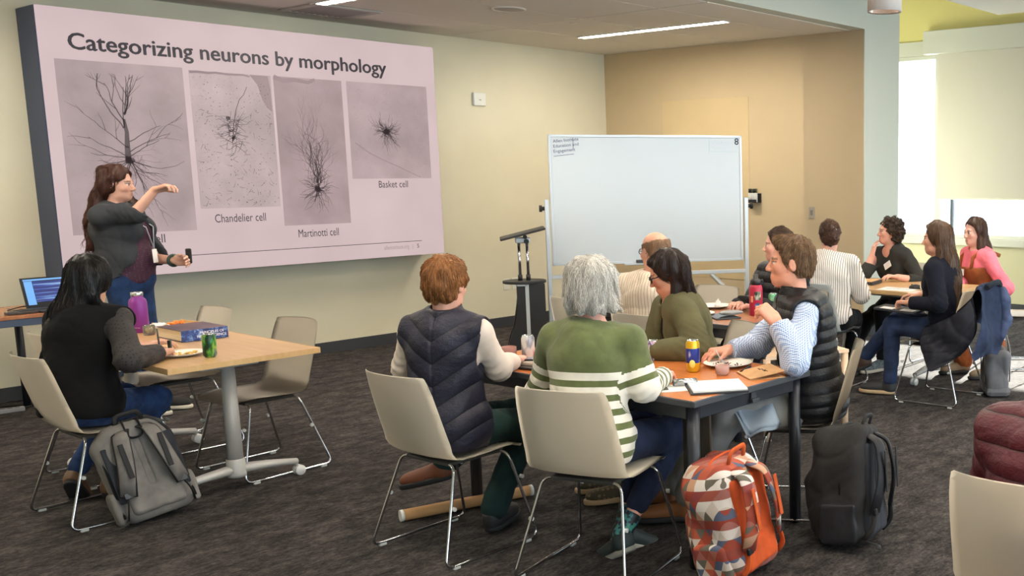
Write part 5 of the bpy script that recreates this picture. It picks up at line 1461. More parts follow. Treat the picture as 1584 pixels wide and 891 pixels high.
# 1 the presenter
BLAZER = cloth('blazer_charcoal', (54, 56, 60), 0.85, 0.05)
p1 = person('person standing before the video wall in a charcoal blazer and jeans, one arm raised', (3.02, 8.04), -50, s=0.985, ph=0.95, lean=-3, hunch=0.0, stand=True, torso_len=0.515,
    head=(8, -3, 0), skin=(222, 172, 150), hair=hair_long(hair_mat('hair_brown_wavy', (40, 22, 16), (96, 54, 38), (50, 50, 14)), [(0.01, -0.09, 0.02), (0.03, -0.125, -0.12), (0.03, -0.135, -0.26)], r=(0.088, 0.085), flat=1.5, seed=12, curl=0.007,
      extra=[((-0.10, 0.06, 0.05), (-0.11, 0.115, -0.14), 0.036, 0.026), ((0.07, -0.08, 0.0), (0.10, -0.11, -0.22), 0.045, 0.035)]),
    arms={'R': dict(e=(3.025, 7.80, 1.425), w=(3.125, 7.715, 1.575), d=(0.55, -0.70, 0.30), n=(-0.2, 0.1, -1), curl=(0.5, 0.7, 0.6), thumb=0.5),
          'L': dict(e=(3.20, 7.985, 1.09), w=(3.225, 7.755, 1.085), d=(0.55, -0.8, 0.02), n=(-0.6, -0.4, -0.2), curl=(0.9, 1.0, 0.8), thumb=0.5)},
    legs={'R': dict(al=(0.10, 0.02, 0.09), hint=(0, 1, 0)), 'L': dict(al=(-0.10, 0.06, 0.09), hint=(0, 1, 0))},
    build=(1.06, 1.28), bust=1.25, belly=1.15,
    under=dict(name='blouse', mat=dots_mat('blouse_burgundy', (58, 24, 44), (112, 66, 92), 75, 0.22), fit=0.010, sleeve=0.5, hem=-0.02, neck_r=0.066, neck_y=0.03, neck_z=-0.01),
    top=dict(name='blazer', mat=BLAZER, fit=0.026, sleeve=1.12, slv=0.012, hem=-0.05, neck_r=0.072, neck_y=0.02, neck_z=0.0, open=(0.035, 0.25, 0.15), wrinkle=0.004, collar=0.0),
    pants=dict(mat=JEANS_D if False else cloth('denim_mid', (38, 60, 98), 0.9, 0.15), fit=0.012, hem=0.03, wrinkle=0.003, waist=0.12), shoes=dict(mat=M('suede_black', (30, 30, 32), 0.8), sole=WHITE_SOLE, style='low', yaw=0))
m = MB(); nb = p1['nb']; ff, rr = p1['ff'], p1['rr']
b0 = p1['ab'] + ff * 0.225 + rr * 0.02 + p1['u'] * 0.04
m.tube([nb + rr * 0.075 - ff * 0.02 + np.array([0, 0, 0.0]), nb + rr * 0.085 + ff * 0.07 - p1['u'] * 0.05, p1['ch'] + rr * 0.06 + ff * 0.215, b0], 0.004, 6)
m.tube([nb - rr * 0.075 - ff * 0.02, nb - rr * 0.085 + ff * 0.07 - p1['u'] * 0.05, p1['ch'] - rr * 0.03 + ff * 0.215, b0], 0.004, 6)
m.build('lanyard', M('lanyard_grey', (172, 172, 178), 0.6), p1['P'])
m = MB(); m.box(tuple(b0 - p1['u'] * 0.05), (0.055, 0.006, 0.095), 0.002, R=Matrix(np.stack([rr, ff, p1['u']], 1).tolist()), seg=1); m.build('lanyard_badge', M('badge_white', (236, 232, 228), 0.5), p1['P'])
w, e = p1['W'][-1], p1['E'][-1]; dd = unit(w - e); a_ = unit(np.cross(dd, (0, 0, 1.0))); b_ = np.cross(a_, dd)
m = MB(); m.tube([w - dd * 0.02 + (a_ * math.cos(t_) + b_ * math.sin(t_)) * 0.036 for t_ in np.linspace(0, 2 * PI, 20, endpoint=False)], 0.011, 8, closed=True); m.build('wristwatch', M('watch_green', (40, 62, 52), 0.5), p1['P'])
ck = thing('presentation_clicker', 'small black presentation clicker in the hand of the person at the video wall', 'clicker', (3.28, 7.672, 1.082), math.radians(-52))
m = MB(); m.box((0, 0, 0.035), (0.036, 0.024, 0.105), 0.008, R=None); m.build('shell', M('gadget_black', (26, 26, 28), 0.35), ck)
m = MB(); m.cyl((0, 0.012, 0.05), (0, 0.015, 0.05), 0.009, n=14); m.build('button', M('gadget_grey', (90, 90, 92), 0.4), ck)

# 2 black hair, seated at the left table
p2 = person('person with long black hair and sheer dotted sleeves writing at the light wood table', (1.935, 5.84), 30, s=0.97, ph=0.55, lean=8, hunch=0.05, head=(28, -18, 0), hoff=(0, -0.01, -0.02),
    ears=False, skin=(206, 158, 132), hair=hair_long(hair_mat('hair_black', (8, 7, 7), (30, 24, 22), (70, 70, 6), 0.3), [(-0.03, -0.10, 0.0), (-0.07, -0.135, -0.12), (-0.11, -0.135, -0.25), (-0.12, -0.13, -0.35)], r=(0.092, 0.045), flat=1.8, seed=22, grow=0.02, extra=[((0.06, -0.06, 0.08), (0.085, -0.02, 0.0), 0.035, 0.025)]),
    arms={'R': dict(e=(2.05, 5.53, 0.79), w=(2.245, 5.66, 0.785), curl=(0.7, 0.8, 0.6), thumb=0.5, d=(0.6, 0.8, -0.05)), 'L': dict(w=(2.30, 6.00, 0.775))},
    legs={'R': dict(a=(2.08, 5.98, 0.105), k=(2.31, 5.93, 0.50)), 'L': dict(a=(1.99, 6.17, 0.13), k=(2.23, 6.13, 0.50))},
    under=dict(name='sheer_sleeves', mat=dots_mat('sheer_dots', (46, 41, 41), (10, 10, 10), 62, 0.28), fit=0.010, sleeve=1.95, slv=0.012, hem=0.33, wrinkle=0.003),
    top=dict(name='knit_vest', mat=BLK_CLOTH, fit=0.022, sleeve=0, hem=-0.06, armhole=True, neck_r=0.07, wrinkle=0.004, flare=0.01),
    pants=dict(mat=JEANS, fit=0.013), shoes=dict(style='boot', mat=M('boot_brown', (98, 68, 44), 0.5, var=0.15, vscale=14), sole=BLACK_SOLE, name='ankle_boot', R=dict(style='boot', mat=M('boot_brown', (98, 68, 44), 0.5), sole=BLACK_SOLE, yaw=0, pitch=-12, name='ankle_boot'), L=dict(style='boot', mat=M('boot_brown', (98, 68, 44), 0.5), sole=BLACK_SOLE, yaw=20, pitch=-50, name='ankle_boot')))

# 3 ginger hair, navy quilted vest
p3 = person('person with short ginger hair in a navy quilted vest, seen from behind', (2.70, 3.945), 30, s=0.97, ph=0.55, lean=2, hunch=0.015, head=(-4, -4, 0), build=(0.93, 1.0),
    skin=(226, 170, 148), hair=hair_short(hair_mat('hair_ginger', (98, 62, 34), (188, 128, 76), (55, 55, 9)), 0.015, 0.0035, 0.010, 31),
    arms={'R': dict(e=(2.91, 3.85, 0.80), w=(3.12, 4.00, 0.785)), 'L': dict(e=(2.65, 4.17, 0.80), w=(2.83, 4.24, 0.74), d=(1, 0, 0))},
    legs={'R': dict(a=(2.90, 3.93, 0.095), k=(3.10, 3.88, 0.50)), 'L': dict(a=(2.87, 4.26, 0.29), k=(3.12, 4.02, 0.52))},
    under=dict(name='knit_sweater', mat=cloth('knit_cream', (222, 208, 196), 0.9, 0.04), fit=0.012, sleeve=1.95, slv=0.008, hem=0.05),
    top=dict(name='quilted_vest', mat=nylon('nylon_navy', (30, 30, 46), 0.5), fit=0.024, sleeve=0, hem=-0.085, armhole=True, collar=0.055, collar_r=1.05, quilt=(0.100, 0.006, -0.70, 0.5), flare=0.012, wrinkle=0.0015, h=0.0068, neck_r=0.063),
    pants=dict(mat=cloth('trousers_green', (30, 52, 50), 0.9, 0.12), fit=0.016, hem=0.06, ankle=0.05), shoes=dict(mat=M('shoe_black', (34, 32, 34), 0.6), sole=BLACK_SOLE, R=dict(mat=M('shoe_black', (34, 32, 34), 0.6), sole=BLACK_SOLE, yaw=-4), L=dict(mat=M('shoe_rust', (116, 66, 44), 0.6), sole=BLACK_SOLE, yaw=88, pitch=-14)))

# 4 white hair, green striped sweater
def band_mat():
    t = NT('sweater_green_bands'); b = t.attr('band').outputs['Fac']
    st = [(0.0, 0), (0.020, 1), (0.075, 0), (0.10, 1), (0.143, 0), (0.178, 1), (0.215, 0)]
    f = None
    for lo, hi in ((0.275, 0.308), (0.215, 0.248), (0.155, 0.188), (0.095, 0.128), (0.035, 0.068), (-0.025, 0.008), (-0.085, -0.052)):
        a = t.math('MULTIPLY', t.math('GREATER_THAN', b, lo), t.math('LESS_THAN', b, hi))
        f = a if f is None else t.math('MAXIMUM', f, a)
    n = t.noise(t.coords(), 14, 3); g = t.ramp(n, [(0.3, (84, 92, 52)), (0.7, (104, 112, 66))])
    t.color(t.mix(f, g, (232, 226, 212))); t.b.inputs['Roughness'].default_value = 0.9; t.b.inputs['Sheen Weight'].default_value = 0.2
    t.bump(t.math('ADD', t.math('MULTIPLY', t.noise(t.coords(), 700, 2), 0.3), t.noise(t.coords(), 24, 3)), 0.3, 0.006); return t.m
p4 = person('person with bobbed white hair in a green sweater with white stripes, seen from behind', (2.875, 3.215), 24, s=0.98, ph=0.555, lean=4, hunch=0.04, head=(4, -6, 0), hoff=(0, -0.015, 0.0), neck=0.165,
    skin=(224, 168, 146), hair=hair_bob(hair_mat('hair_white', (160, 154, 146), (246, 242, 234), (55, 55, 10), 0.5)), build=(0.99, 1.05),
    arms={'R': dict(e=(3.03, 3.035, 0.785), w=(3.25, 3.15, 0.775), d=(0.9, 0.5, 0)), 'L': dict(w=(3.12, 3.50, 0.775))},
    legs={'R': dict(a=(3.02, 3.19, 0.105), k=(3.335, 3.13, 0.52)), 'L': dict(a=(3.11, 3.27, 0.10), k=(3.33, 3.33, 0.52))},
    under=dict(name='shirt', mat=cloth('shirt_white', (232, 228, 222), 0.85, 0.03), fit=0.002, sleeve=0, hem=0.40, neck_r=0.064, collar=0.012),
    top=dict(name='striped_sweater', mat=band_mat(), fit=0.022, sleeve=1.95, slv=0.009, hem=-0.085, flare=0.012, neck_r=0.078, attr=lambda a: np.where(a < 0.12, 0.32, 0.308 - (a - 0.12)), wrinkle=0.0045),
    pants=dict(mat=JEANS_D, fit=0.015, hem=0.30), shoes=dict(mat=M('sneaker_dark_green', (40, 52, 54), 0.6), sole=M('sole_grey', (150, 148, 140), 0.7), R=dict(mat=M('sneaker_dark_green', (40, 52, 54), 0.6), sole=M('sole_grey', (150, 148, 140), 0.7), yaw=60, pitch=-30, name='sneaker'), L=dict(mat=M('sneaker_dark_green', (40, 52, 54), 0.6), sole=M('sole_grey', (150, 148, 140), 0.7), yaw=-35, pitch=-25, name='sneaker')))
SOCK = NT('sock_pattern'); _n = SOCK.noise(SOCK.coords(), 38, 2); SOCK.color(SOCK.ramp(_n, [(0.50, (30, 32, 36)), (0.56, (60, 120, 140)), (0.66, (70, 150, 120))])); SOCK = SOCK.m
for sd in (1, -1):
    f = SDF(p4['N'][sd] - 0.12, p4['N'][sd] + 0.2, 0.007); f.add(rc(p4['N'][sd], p4['N'][sd] + (p4['K'][sd] - p4['N'][sd]) * 0.22, 0.041, 0.043), 0); f.cut(p4['N'][sd] + (p4['K'][sd] - p4['N'][sd]) * 0.20, p4['K'][sd] - p4['N'][sd]); sdf_obj('sock', f, SOCK, p4['P'])

# 5 balding man with pin-striped shirt
p5 = person('balding person with glasses in a cream pin-striped shirt, back to the camera', (4.54, 4.45), 18, s=1.0, ph=0.55, lean=-2, hunch=0.03, head=(62, -2, 0), neck=0.15, build=(1.12, 1.2),
    skin=(222, 164, 140), hair=hair_bald(hair_mat('hair_sandy', (112, 84, 62), (160, 128, 100), (55, 55, 12))),
    top=dict(name='shirt', mat=stripe_mat('shirt_pinstripe', (226, 212, 192), (176, 146, 124), 0, 0.020, 0.16), fit=0.020, sleeve=1.95, slv=0.014, hem=-0.05, collar=0.03, wrinkle=0.005, neck_r=0.061),
    pants=dict(mat=cloth('khaki', (150, 134, 110), 0.9), fit=0.016), shoes=dict(mat=M('shoe_black', (34, 32, 34), 0.6), sole=BLACK_SOLE))
glasses(p5, M('glasses_dark', (40, 34, 32), 0.3))

# 6 olive blazer
p6 = person('person with long dark hair and glasses in an olive blazer, looking down', (4.06, 3.66), 150, s=0.95, ph=0.55, lean=9, hunch=0.05, head=(-22, -20, 0), neck=0.15,
    ears=False, skin=(206, 150, 124), hair=hair_long(hair_mat('hair_dark_brown', (22, 14, 12), (62, 42, 34), (70, 70, 6), 0.28), [(0.0, -0.075, 0.02), (-0.03, -0.095, -0.09), (-0.05, -0.10, -0.16)], r=(0.088, 0.055), flat=1.6, seed=41, grow=0.017, extra=[((-0.06, 0.0, 0.08), (-0.07, 0.01, -0.06), 0.035, 0.022)]),
    arms={'L': dict(e=(3.79, 3.40, 0.80), w=(3.66, 3.62, 0.785), d=(-0.5, 0.8, 0)), 'R': dict(w=(3.72, 3.86, 0.785))},
    under=dict(name='blouse', mat=BLK_CLOTH, fit=0.008, sleeve=0.4, hem=-0.02, neck_r=0.068, neck_y=0.02), bust=0.9,
    top=dict(name='blazer', mat=cloth('blazer_olive', (96, 92, 64), 0.85, 0.06), fit=0.024, sleeve=1.95, slv=0.012, hem=-0.06, open=(0.03, 0.10, 0.1), neck_r=0.07, neck_y=0.02, wrinkle=0.005),
    pants=dict(mat=BLK_SLACK, fit=0.012), legs={'L': dict(a=(3.62, 3.74, 0.09)), 'R': dict(a=(3.72, 3.92, 0.09))},
    shoes=dict(mat=dots_mat('camo_canvas', (70, 62, 44), (112, 98, 70), 40, 0.35), sole=TAN_SOLE))
glasses(p6, M('glasses_black', (22, 20, 22), 0.25), 0.0055)

# 7 man in checked shirt
GREY_TR = cloth('trousers_grey', (146, 146, 144), 0.85, 0.06)
p7 = person('person with short brown hair in a blue checked shirt and black puffer vest', (4.075, 2.915), 138, s=1.03, ph=0.56, lean=5, hunch=0.03, head=(-8, 2, 0), neck=0.165, hoff=(0, 0.0, 0.0), build=(1.04, 1.05),
    skin=(226, 160, 132), lips=(196, 120, 106), brow=(120, 84, 58), hair=hair_short(hair_mat('hair_light_brown', (72, 52, 36), (148, 114, 82), (55, 55, 12)), 0.009, 0.003, 0.012, 51, low=-0.046),
    arms={'L': dict(e=(3.765, 2.785, 0.80), w=(3.745, 2.875, 0.985), d=(-0.45, 0.55, 0.75), n=(0.1, 0.9, -0.5), curl=(1.2, 1.3, 0.9), thumb=0.6), 'R': dict(e=(4.04, 3.24, 0.80), w=(3.86, 3.27, 0.80), d=(-0.9, 0.3, 0))},
    legs={'L': dict(a=(3.52, 3.27, 0.10), k=(3.66, 3.12, 0.53)), 'R': dict(a=(3.62, 3.48, 0.10), k=(3.80, 3.32, 0.53))},
    under=dict(name='checked_shirt', mat=gingham_mat('gingham_blue', (96, 132, 190), (232, 238, 246), 0.0085), fit=0.014, sleeve=1.98, slv=0.016, hem=0.0, collar=0.03, wrinkle=0.005, neck_r=0.062),
    top=dict(name='puffer_vest', mat=nylon('nylon_black', (22, 23, 27), 0.45), fit=0.025, sleeve=0, hem=-0.08, armhole=True, collar=0.055, collar_r=1.12, quilt=(0.060, 0.009, 0.0), wrinkle=0.0015, h=0.0068, neck_r=0.07, flare=0.01, open=(0.012, 0.03, 0.0)),
    pants=dict(mat=GREY_TR, fit=0.02, ankle=0.052, wrinkle=0.006), shoes=dict(mat=M('shoe_brown', (128, 80, 46), 0.5), sole=BLACK_SOLE, yaw=-5))

# 8 woman in black puffer at the second table
p8 = person('person in a black puffer jacket with hair tied back, behind the red bottle', (5.72, 4.29), 165, lod=1.3, s=0.96, ph=0.55, lean=3, head=(-38, 0, 0),
    skin=(226, 170, 150), hair=hair_bun(hair_mat('hair_brown_dark', (34, 22, 16), (84, 58, 42), (55, 20, 40)), 61, bun=False),
    top=dict(name='puffer_jacket', mat=nylon('nylon_black', (22, 23, 27), 0.45), fit=0.028, sleeve=1.95, slv=0.016, hem=-0.06, collar=0.07, collar_r=1.15, quilt=(0.075, 0.012, 0.0), h=0.0078, neck_r=0.068),
    pants=dict(mat=cloth('plum_black', (34, 24, 34), 0.9), fit=0.014), shoes=dict(mat=M('shoe_black', (34, 32, 34), 0.6), sole=BLACK_SOLE))

# 9 woman with hair clip, striped shirt, from behind
p9 = person('person with pinned up brown hair in a black and white striped shirt, back turned', (6.53, 4.52), 20, lod=1.3, s=0.97, ph=0.55, lean=4, hunch=0.03, head=(20, -4, 0), build=(1.08, 1.1),
    skin=(224, 172, 150), hair=hair_bun(hair_mat('hair_chestnut', (40, 24, 16), (98, 62, 42), (40, 40, 30)), 71, clip=True),
    top=dict(name='striped_shirt', mat=stripe_mat('shirt_stripes', (238, 230, 222), (84, 74, 72), 0, 0.0155, 0.22), fit=0.024, sleeve=1.95, slv=0.014, hem=-0.05, neck_r=0.066, wrinkle=0.004),
    pants=dict(mat=BLK_SLACK, fit=0.014), shoes=dict(mat=M('shoe_black', (34, 32, 34), 0.6), sole=BLACK_SOLE))

# 10 curly hair
p10 = person('person with dark curly hair resting chin on hand at the light wood table', (7.83, 4.62), 165, lod=1.3, s=0.95, ph=0.55, lean=9, hunch=0.04, head=(-28, 0, 0),
    skin=(224, 168, 148), hair=hair_curly(hair_mat('hair_curly', (30, 22, 18), (88, 66, 48), (60, 60, 60))),
    arms={'R': dict(e=(7.53, 4.80, 0.80), w=(7.58, 4.765, 0.945), d=(0.24, -0.14, 1.0), n=(0.6, -0.5, 0), curl=(0.25, 0.35, 0.3)), 'L': dict(w=(7.50, 4.45, 0.785))},
    legs={'R': dict(a=(7.20, 4.72, 0.09)), 'L': dict(a=(7.30, 4.48, 0.09))},
    top=dict(name='wrap_top', mat=cloth('top_charcoal', (50, 50, 47), 0.85, 0.05), fit=0.018, sleeve=1.6, slv=0.006, hem=-0.05, neck_r=0.072, neck_y=0.03, neck_z=-0.01, wrinkle=0.005), bust=1.0,
    pants=dict(mat=BLK_SLACK, fit=0.013), shoes=dict(mat=M('sneaker_mixed', (92, 104, 108), 0.6, var=0.4, vscale=30), sole=WHITE_SOLE))
badge(p10, p10['ch'] + p10['ff'] * 0.165 - p10['rr'] * 0.06 + p10['u'] * 0.02, p10['ff'] * 1 + p10['u'] * 0.25, tilt=0.55)

# 11 long brown hair, navy sweater
p11 = person('person with very long brown hair in a navy sweater and jeans, folder on lap', (6.60, 3.50), 100, lod=1.3, s=0.97, ph=0.555, lean=3, hunch=0.03, head=(6, -2, 0), neck=0.16,
    ears=False, skin=(216, 160, 134), hair=hair_long(hair_mat('hair_long_brown', (44, 28, 20), (122, 92, 66), (60, 60, 6), 0.35), [(0.0, -0.085, 0.0), (-0.02, -0.12, -0.14), (-0.04, -0.13, -0.32)], r=(0.090, 0.065), flat=1.5, seed=81, grow=0.018, extra=[((-0.07, -0.02, 0.08), (-0.09, -0.03, -0.10), 0.035, 0.02)]),
    arms={'L': dict(e=(6.37, 3.44, 0.745), w=(6.40, 3.70, 0.735), d=(0.1, 1, 0), curl=(0.8, 0.8, 0.6)), 'R': dict(w=(6.66, 3.76, 0.76), d=(-0.3, 1, 0))},
    legs={'L': dict(a=(6.52, 3.93, 0.095), k=(6.50, 3.90, 0.54)), 'R': dict(a=(6.60, 4.22, 0.25), k=(6.62, 3.93, 0.56))},
    top=dict(name='sweater', mat=cloth('knit_navy', (20, 22, 34), 0.9, 0.08), fit=0.018, sleeve=1.95, slv=0.008, hem=-0.06, neck_r=0.072, neck_y=0.02, wrinkle=0.004), bust=0.9,
    pants=dict(mat=cloth('denim_indigo', (42, 54, 82), 0.9, 0.15), fit=0.014, hem=0.06), shoes=dict(mat=M('sneaker_black', (40, 40, 42), 0.7), sole=TAN_SOLE, R=dict(mat=M('shoe_brown_dark', (72, 54, 44), 0.6), sole=BLACK_SOLE, yaw=8, pitch=-25), L=dict(mat=M('sneaker_black', (40, 40, 42), 0.7), sole=TAN_SOLE, yaw=4)))

# 12 pink sweatshirt, overalls
RUST = cloth('corduroy_rust', (150, 84, 46), 0.85, 0.06)
PINKM = cloth('sweatshirt_pink', (238, 122, 138), 0.9, 0.05)
p12 = person('person in a pink sweatshirt and rust brown overalls beside the window', (7.96, 3.86), 148, lod=1.3, s=0.95, ph=0.55, lean=6, hunch=0.03, head=(4, -3, 0),
    ears=False, skin=(228, 176, 158), hair=hair_long(hair_mat('hair_brown', (44, 28, 22), (104, 74, 58), (60, 60, 8), 0.35), [(0.0, -0.075, 0.01), (-0.02, -0.095, -0.10), (-0.04, -0.10, -0.18)], r=(0.088, 0.065), flat=1.5, seed=91, grow=0.017, extra=[((-0.07, 0.01, 0.09), (-0.10, 0.02, -0.10), 0.034, 0.026)]),
    arms={'L': dict(e=(7.80, 3.58, 0.71), w=(7.60, 3.70, 0.715), d=(-0.8, 0.6, 0)), 'R': dict(w=(7.66, 3.96, 0.74))},
    legs={'L': dict(a=(7.56, 3.56, 0.09), k=(7.66, 3.62, 0.50)), 'R': dict(a=(7.62, 3.86, 0.09))},
    under=dict(name='sweatshirt', mat=PINKM, fit=0.018, sleeve=1.75, slv=0.010, hem=0.0, neck_r=0.064, wrinkle=0.005), bust=0.8,
    top=dict(name='overall_bib', mat=RUST, fit=0.032, sleeve=0, hem=-0.06, neck_r=0.06, topcut=0.34, hips=True, wrinkle=0.003),
    pants=dict(mat=RUST, fit=0.028, ankle=0.066, wrinkle=0.006), shoes=dict(mat=M('boot_taupe', (128, 108, 84), 0.6), sole=BLACK_SOLE, style='boot', name='ankle_boot'))
badge(p12, p12['ch'] + p12['ff'] * 0.19 - p12['u'] * 0.03 + p12['rr'] * 0.02, p12['ff'] + p12['u'] * 0.15)

# 13 maroon puffer at the right edge
p13 = person('person in a maroon puffer jacket cut off by the right edge of the picture', (2.82, 1.11), 4, s=0.96, ph=0.53, torso_len=0.42, lean=2, hunch=0.02, head=(20, 0, 0), build=(1.12, 1.15),
    skin=(220, 168, 146), hair=hair_short(hair_mat('hair_dark', (26, 18, 14), (66, 46, 36), (55, 55, 10)), 0.014, 0.003, 0.008, 101),
    top=dict(name='puffer_jacket', mat=nylon('nylon_maroon', (78, 20, 32), 0.5), fit=0.04, sleeve=1.95, slv=0.022, hem=-0.06, collar=0.05, collar_r=1.2, quilt=(0.085, 0.011, 0.0), h=0.0075, neck_r=0.075, wrinkle=0.003),
    pants=dict(mat=BLK_SLACK, fit=0.014), shoes=dict(mat=M('shoe_black', (34, 32, 34), 0.6), sole=BLACK_SOLE))

# small pale logos on the two puffers
for C_, sx in ((p7, -1), (p8, -1)):
    c0 = C_['ch'] + C_['ff'] * (0.150 if C_ is p7 else 0.155) + C_['rr'] * sx * 0.085 + C_['u'] * 0.02
    m = MB(); m.tube([c0 - C_['rr'] * 0.016, c0 - C_['rr'] * 0.005 + C_['u'] * 0.010, c0 + C_['u'] * 0.001, c0 + C_['rr'] * 0.008 + C_['u'] * 0.010, c0 + C_['rr'] * 0.016 - C_['u'] * 0.004], 0.003, 6); m.build('chest_logo', M('logo_white', (226, 226, 226), 0.6), C_['P'])

# straps of the overalls
m = MB(); u_, rr, ff = p12['u'], p12['rr'], p12['ff']
for sd in (1, -1):
    m.tube([p12['pel'] + u_ * 0.33 + rr * sd * 0.085 + ff * 0.155, p12['pel'] + u_ * 0.42 + rr * sd * 0.09 + ff * 0.135, p12['nb'] + rr * sd * 0.095 + u_ * 0.022 + ff * 0.01, p12['pel'] + u_ * 0.40 + rr * sd * 0.06 - ff * 0.155], 0.017, 8, flat=(1.0, 0.35))
m.build('overall_straps', RUST, p12['P'])

# ================================================================== BAGS
def frame3(x, y, z): return Matrix((Vector(x), Vector(y), Vector(z))).transposed()
def webbing(m, pts, w=0.016, t=0.35): m.tube(fillet(pts, 0.05, 5) if len(pts) > 2 else pts, w, 8, flat=(1.0, t))
def backpack(label, loc, rz, tilt, W, D, H, mats, seed, round_=0.06, roll=0.0, trim=False):
    """front (-y) carries the shoulder straps"""
    t = thing('backpack', label, 'backpack', loc, rz); t.rotation_euler = (tilt, roll, rz)
    f = SDF((-W / 2 - 0.05, -D / 2 - 0.06, -0.02), (W / 2 + 0.05, D / 2 + 0.09, H + 0.05), 0.008)
    f.add(rbox((0, 0, H * 0.49), (W / 2, D / 2, H * 0.49), round_), 0.0)
    f.add(rbox((0, D * 0.40, H * 0.33), (W * 0.40, D * 0.28, H * 0.28), 0.05), 0.03)
    f.sub(el((W * 0.62, 0, H * 1.06), (W * 0.30, 1, H * 0.22)), 0.05); f.sub(el((-W * 0.62, 0, H * 1.06), (W * 0.30, 1, H * 0.22)), 0.05)
    f.disp(wob(26, 0.006, seed)); f.disp(crease(24, 0.007, seed + 1)); f.cut((0, 0, 0.004), (0, 0, -1))
    sdf_obj('shell', f, mats[0], t)
    g = SDF((-W / 2, -D / 2 - 0.04, 0.0), (W / 2, -D / 2 + 0.06, H), 0.007)
    for sx in (-1, 1): g.add(rbox((sx * W * 0.19, -D / 2 + 0.008, H * 0.46), (W * 0.16, 0.024, H * 0.38), 0.02), 0.02)
    g.add(rbox((0, -D / 2 + 0.010, H * 0.20), (W * 0.34, 0.026, H * 0.12), 0.02), 0.02)
    sdf_obj('back_panel', g, mats[1], t)
    for sx in (-1, 1):
        P = [(sx * W * 0.14, -D / 2 + 0.01, H * 0.90), (sx * W * 0.20, -D / 2 - 0.055, H * 0.84), (sx * W * 0.27, -D / 2 - 0.075, H * 0.55), (sx * W * 0.36, -D / 2 - 0.035, H * 0.28)]
        m = MB(); m.tube(fillet(P, 0.12, 8), 0.034, 12, flat=(1.0, 0.30)); st = m.build('shoulder_strap', mats[2], t)
        m = MB(); m.tube(fillet([P[-1], (sx * W * 0.42, -D / 2 - 0.03, H * 0.14), (sx * W * 0.44, -D / 2 + 0.02, H * 0.05)], 0.05, 5), 0.012, 8, flat=(1.0, 0.3)); m.build('webbing', mats[3], st)
        m = MB(); m.box((P[-1][0], P[-1][1] - 0.006, P[-1][2]), (0.038, 0.014, 0.030), 0.004); m.build('buckle', M('gadget_black', (26, 26, 28), 0.35), st)
        m = MB(); m.box((sx * W * 0.255, -D / 2 - 0.0875, H * 0.60), (0.022, 0.006, H * 0.34), 0.002, seg=1); m.build('strap_tape', mats[3], st)
        g = SDF((min(sx * W / 2, sx * (W / 2 + 0.04)) - 0.02, -D / 2, 0.0), (max(sx * W / 2, sx * (W / 2 + 0.04)) + 0.02, D / 2, H * 0.45), 0.008)
        g.add(rbox((sx * (W / 2 - 0.004), 0.0, H * 0.19), (0.022, D * 0.36, H * 0.17), 0.018), 0); g.disp(wob(50, 0.003, seed + 3)); sdf_obj('side_pocket', g, mats[4], t)
    if trim:
        for sx in (-1, 1):
            m = MB(); m.box((sx * W * 0.40, -D / 2 + 0.002, H * 0.50), (W * 0.13, 0.010, H * 0.56), 0.004, seg=1); m.build('mesh_inset', PK2, t)
            P = [(sx * W * 0.14, -D / 2 + 0.012, H * 0.905), (sx * W * 0.20, -D / 2 - 0.050, H * 0.845), (sx * W * 0.27, -D / 2 - 0.070, H * 0.55), (sx * W * 0.36, -D / 2 - 0.031, H * 0.27)]
            m = MB(); m.tube(fillet(P, 0.12, 8), 0.039, 12, flat=(1.0, 0.22)); m.build('strap_edging', WEB, t)
        m = MB(); m.tube(fillet([(-W * 0.47, -D / 2 + 0.03, H * 0.08), (-W * 0.47, -D / 2 + 0.03, H * 0.80), (-W * 0.25, -D / 2 + 0.03, H * 0.97), (W * 0.25, -D / 2 + 0.03, H * 0.97), (W * 0.47, -D / 2 + 0.03, H * 0.80), (W * 0.47, -D / 2 + 0.03, H * 0.08)], 0.07, 6), 0.007, 8); m.build('piping', WEB, t)
        m = MB(); m.tube(fillet([(-0.03, -D / 2 + 0.0, H * 0.99), (-0.03, -D / 2 - 0.02, H * 0.80), (0.035, -D / 2 - 0.02, H * 0.80), (0.035, -D / 2 + 0.0, H * 0.99)], 0.03, 6), 0.014, 8, flat=(1.0, 0.3)); m.build('haul_loop', WEB, t)
    m = MB(); m.tube(fillet([(-0.055, -D / 2 + 0.03, H * 0.955), (-0.05, -D / 2 + 0.01, H * 1.05), (0.05, -D / 2 + 0.01, H * 1.05), (0.055, -D / 2 + 0.03, H * 0.955)], 0.04, 6), 0.012, 8, flat=(0.6, 1.0)); m.build('handle', mats[3], t)
    m = MB(); zz = [( -W * 0.47, -D * 0.05, H * 0.40), (-W * 0.47, -D * 0.05, H * 0.78), (-W * 0.26, -D * 0.05, H * 0.985), (W * 0.26, -D * 0.05, H * 0.985), (W * 0.47, -D * 0.05, H * 0.78), (W * 0.47, -D * 0.05, H * 0.40)]
    m.tube(fillet(zz, 0.06, 6), 0.006, 6); m.build('zipper', mats[3], t)
    m = MB(); m.tube([(-W * 0.44, -D / 2 + 0.02, H * 0.05), (-W * 0.52, -D / 2 - 0.06, 0.012), (-W * 0.7, -D / 2 - 0.08, 0.008)], 0.011, 8, flat=(1.0, 0.3)); m.build('loose_webbing', mats[3], t)
    return t
GB = cloth('pack_grey_melange', (124, 120, 116), 0.9, 0.10, 400); PKB = cloth('pack_black_nylon', (36, 36, 40), 0.5, 0.08, 300); PK2 = cloth('pack_black_mesh', (46, 48, 54), 0.7, 0.08, 600)
WEB = M('webbing_black', (24, 24, 26), 0.7)
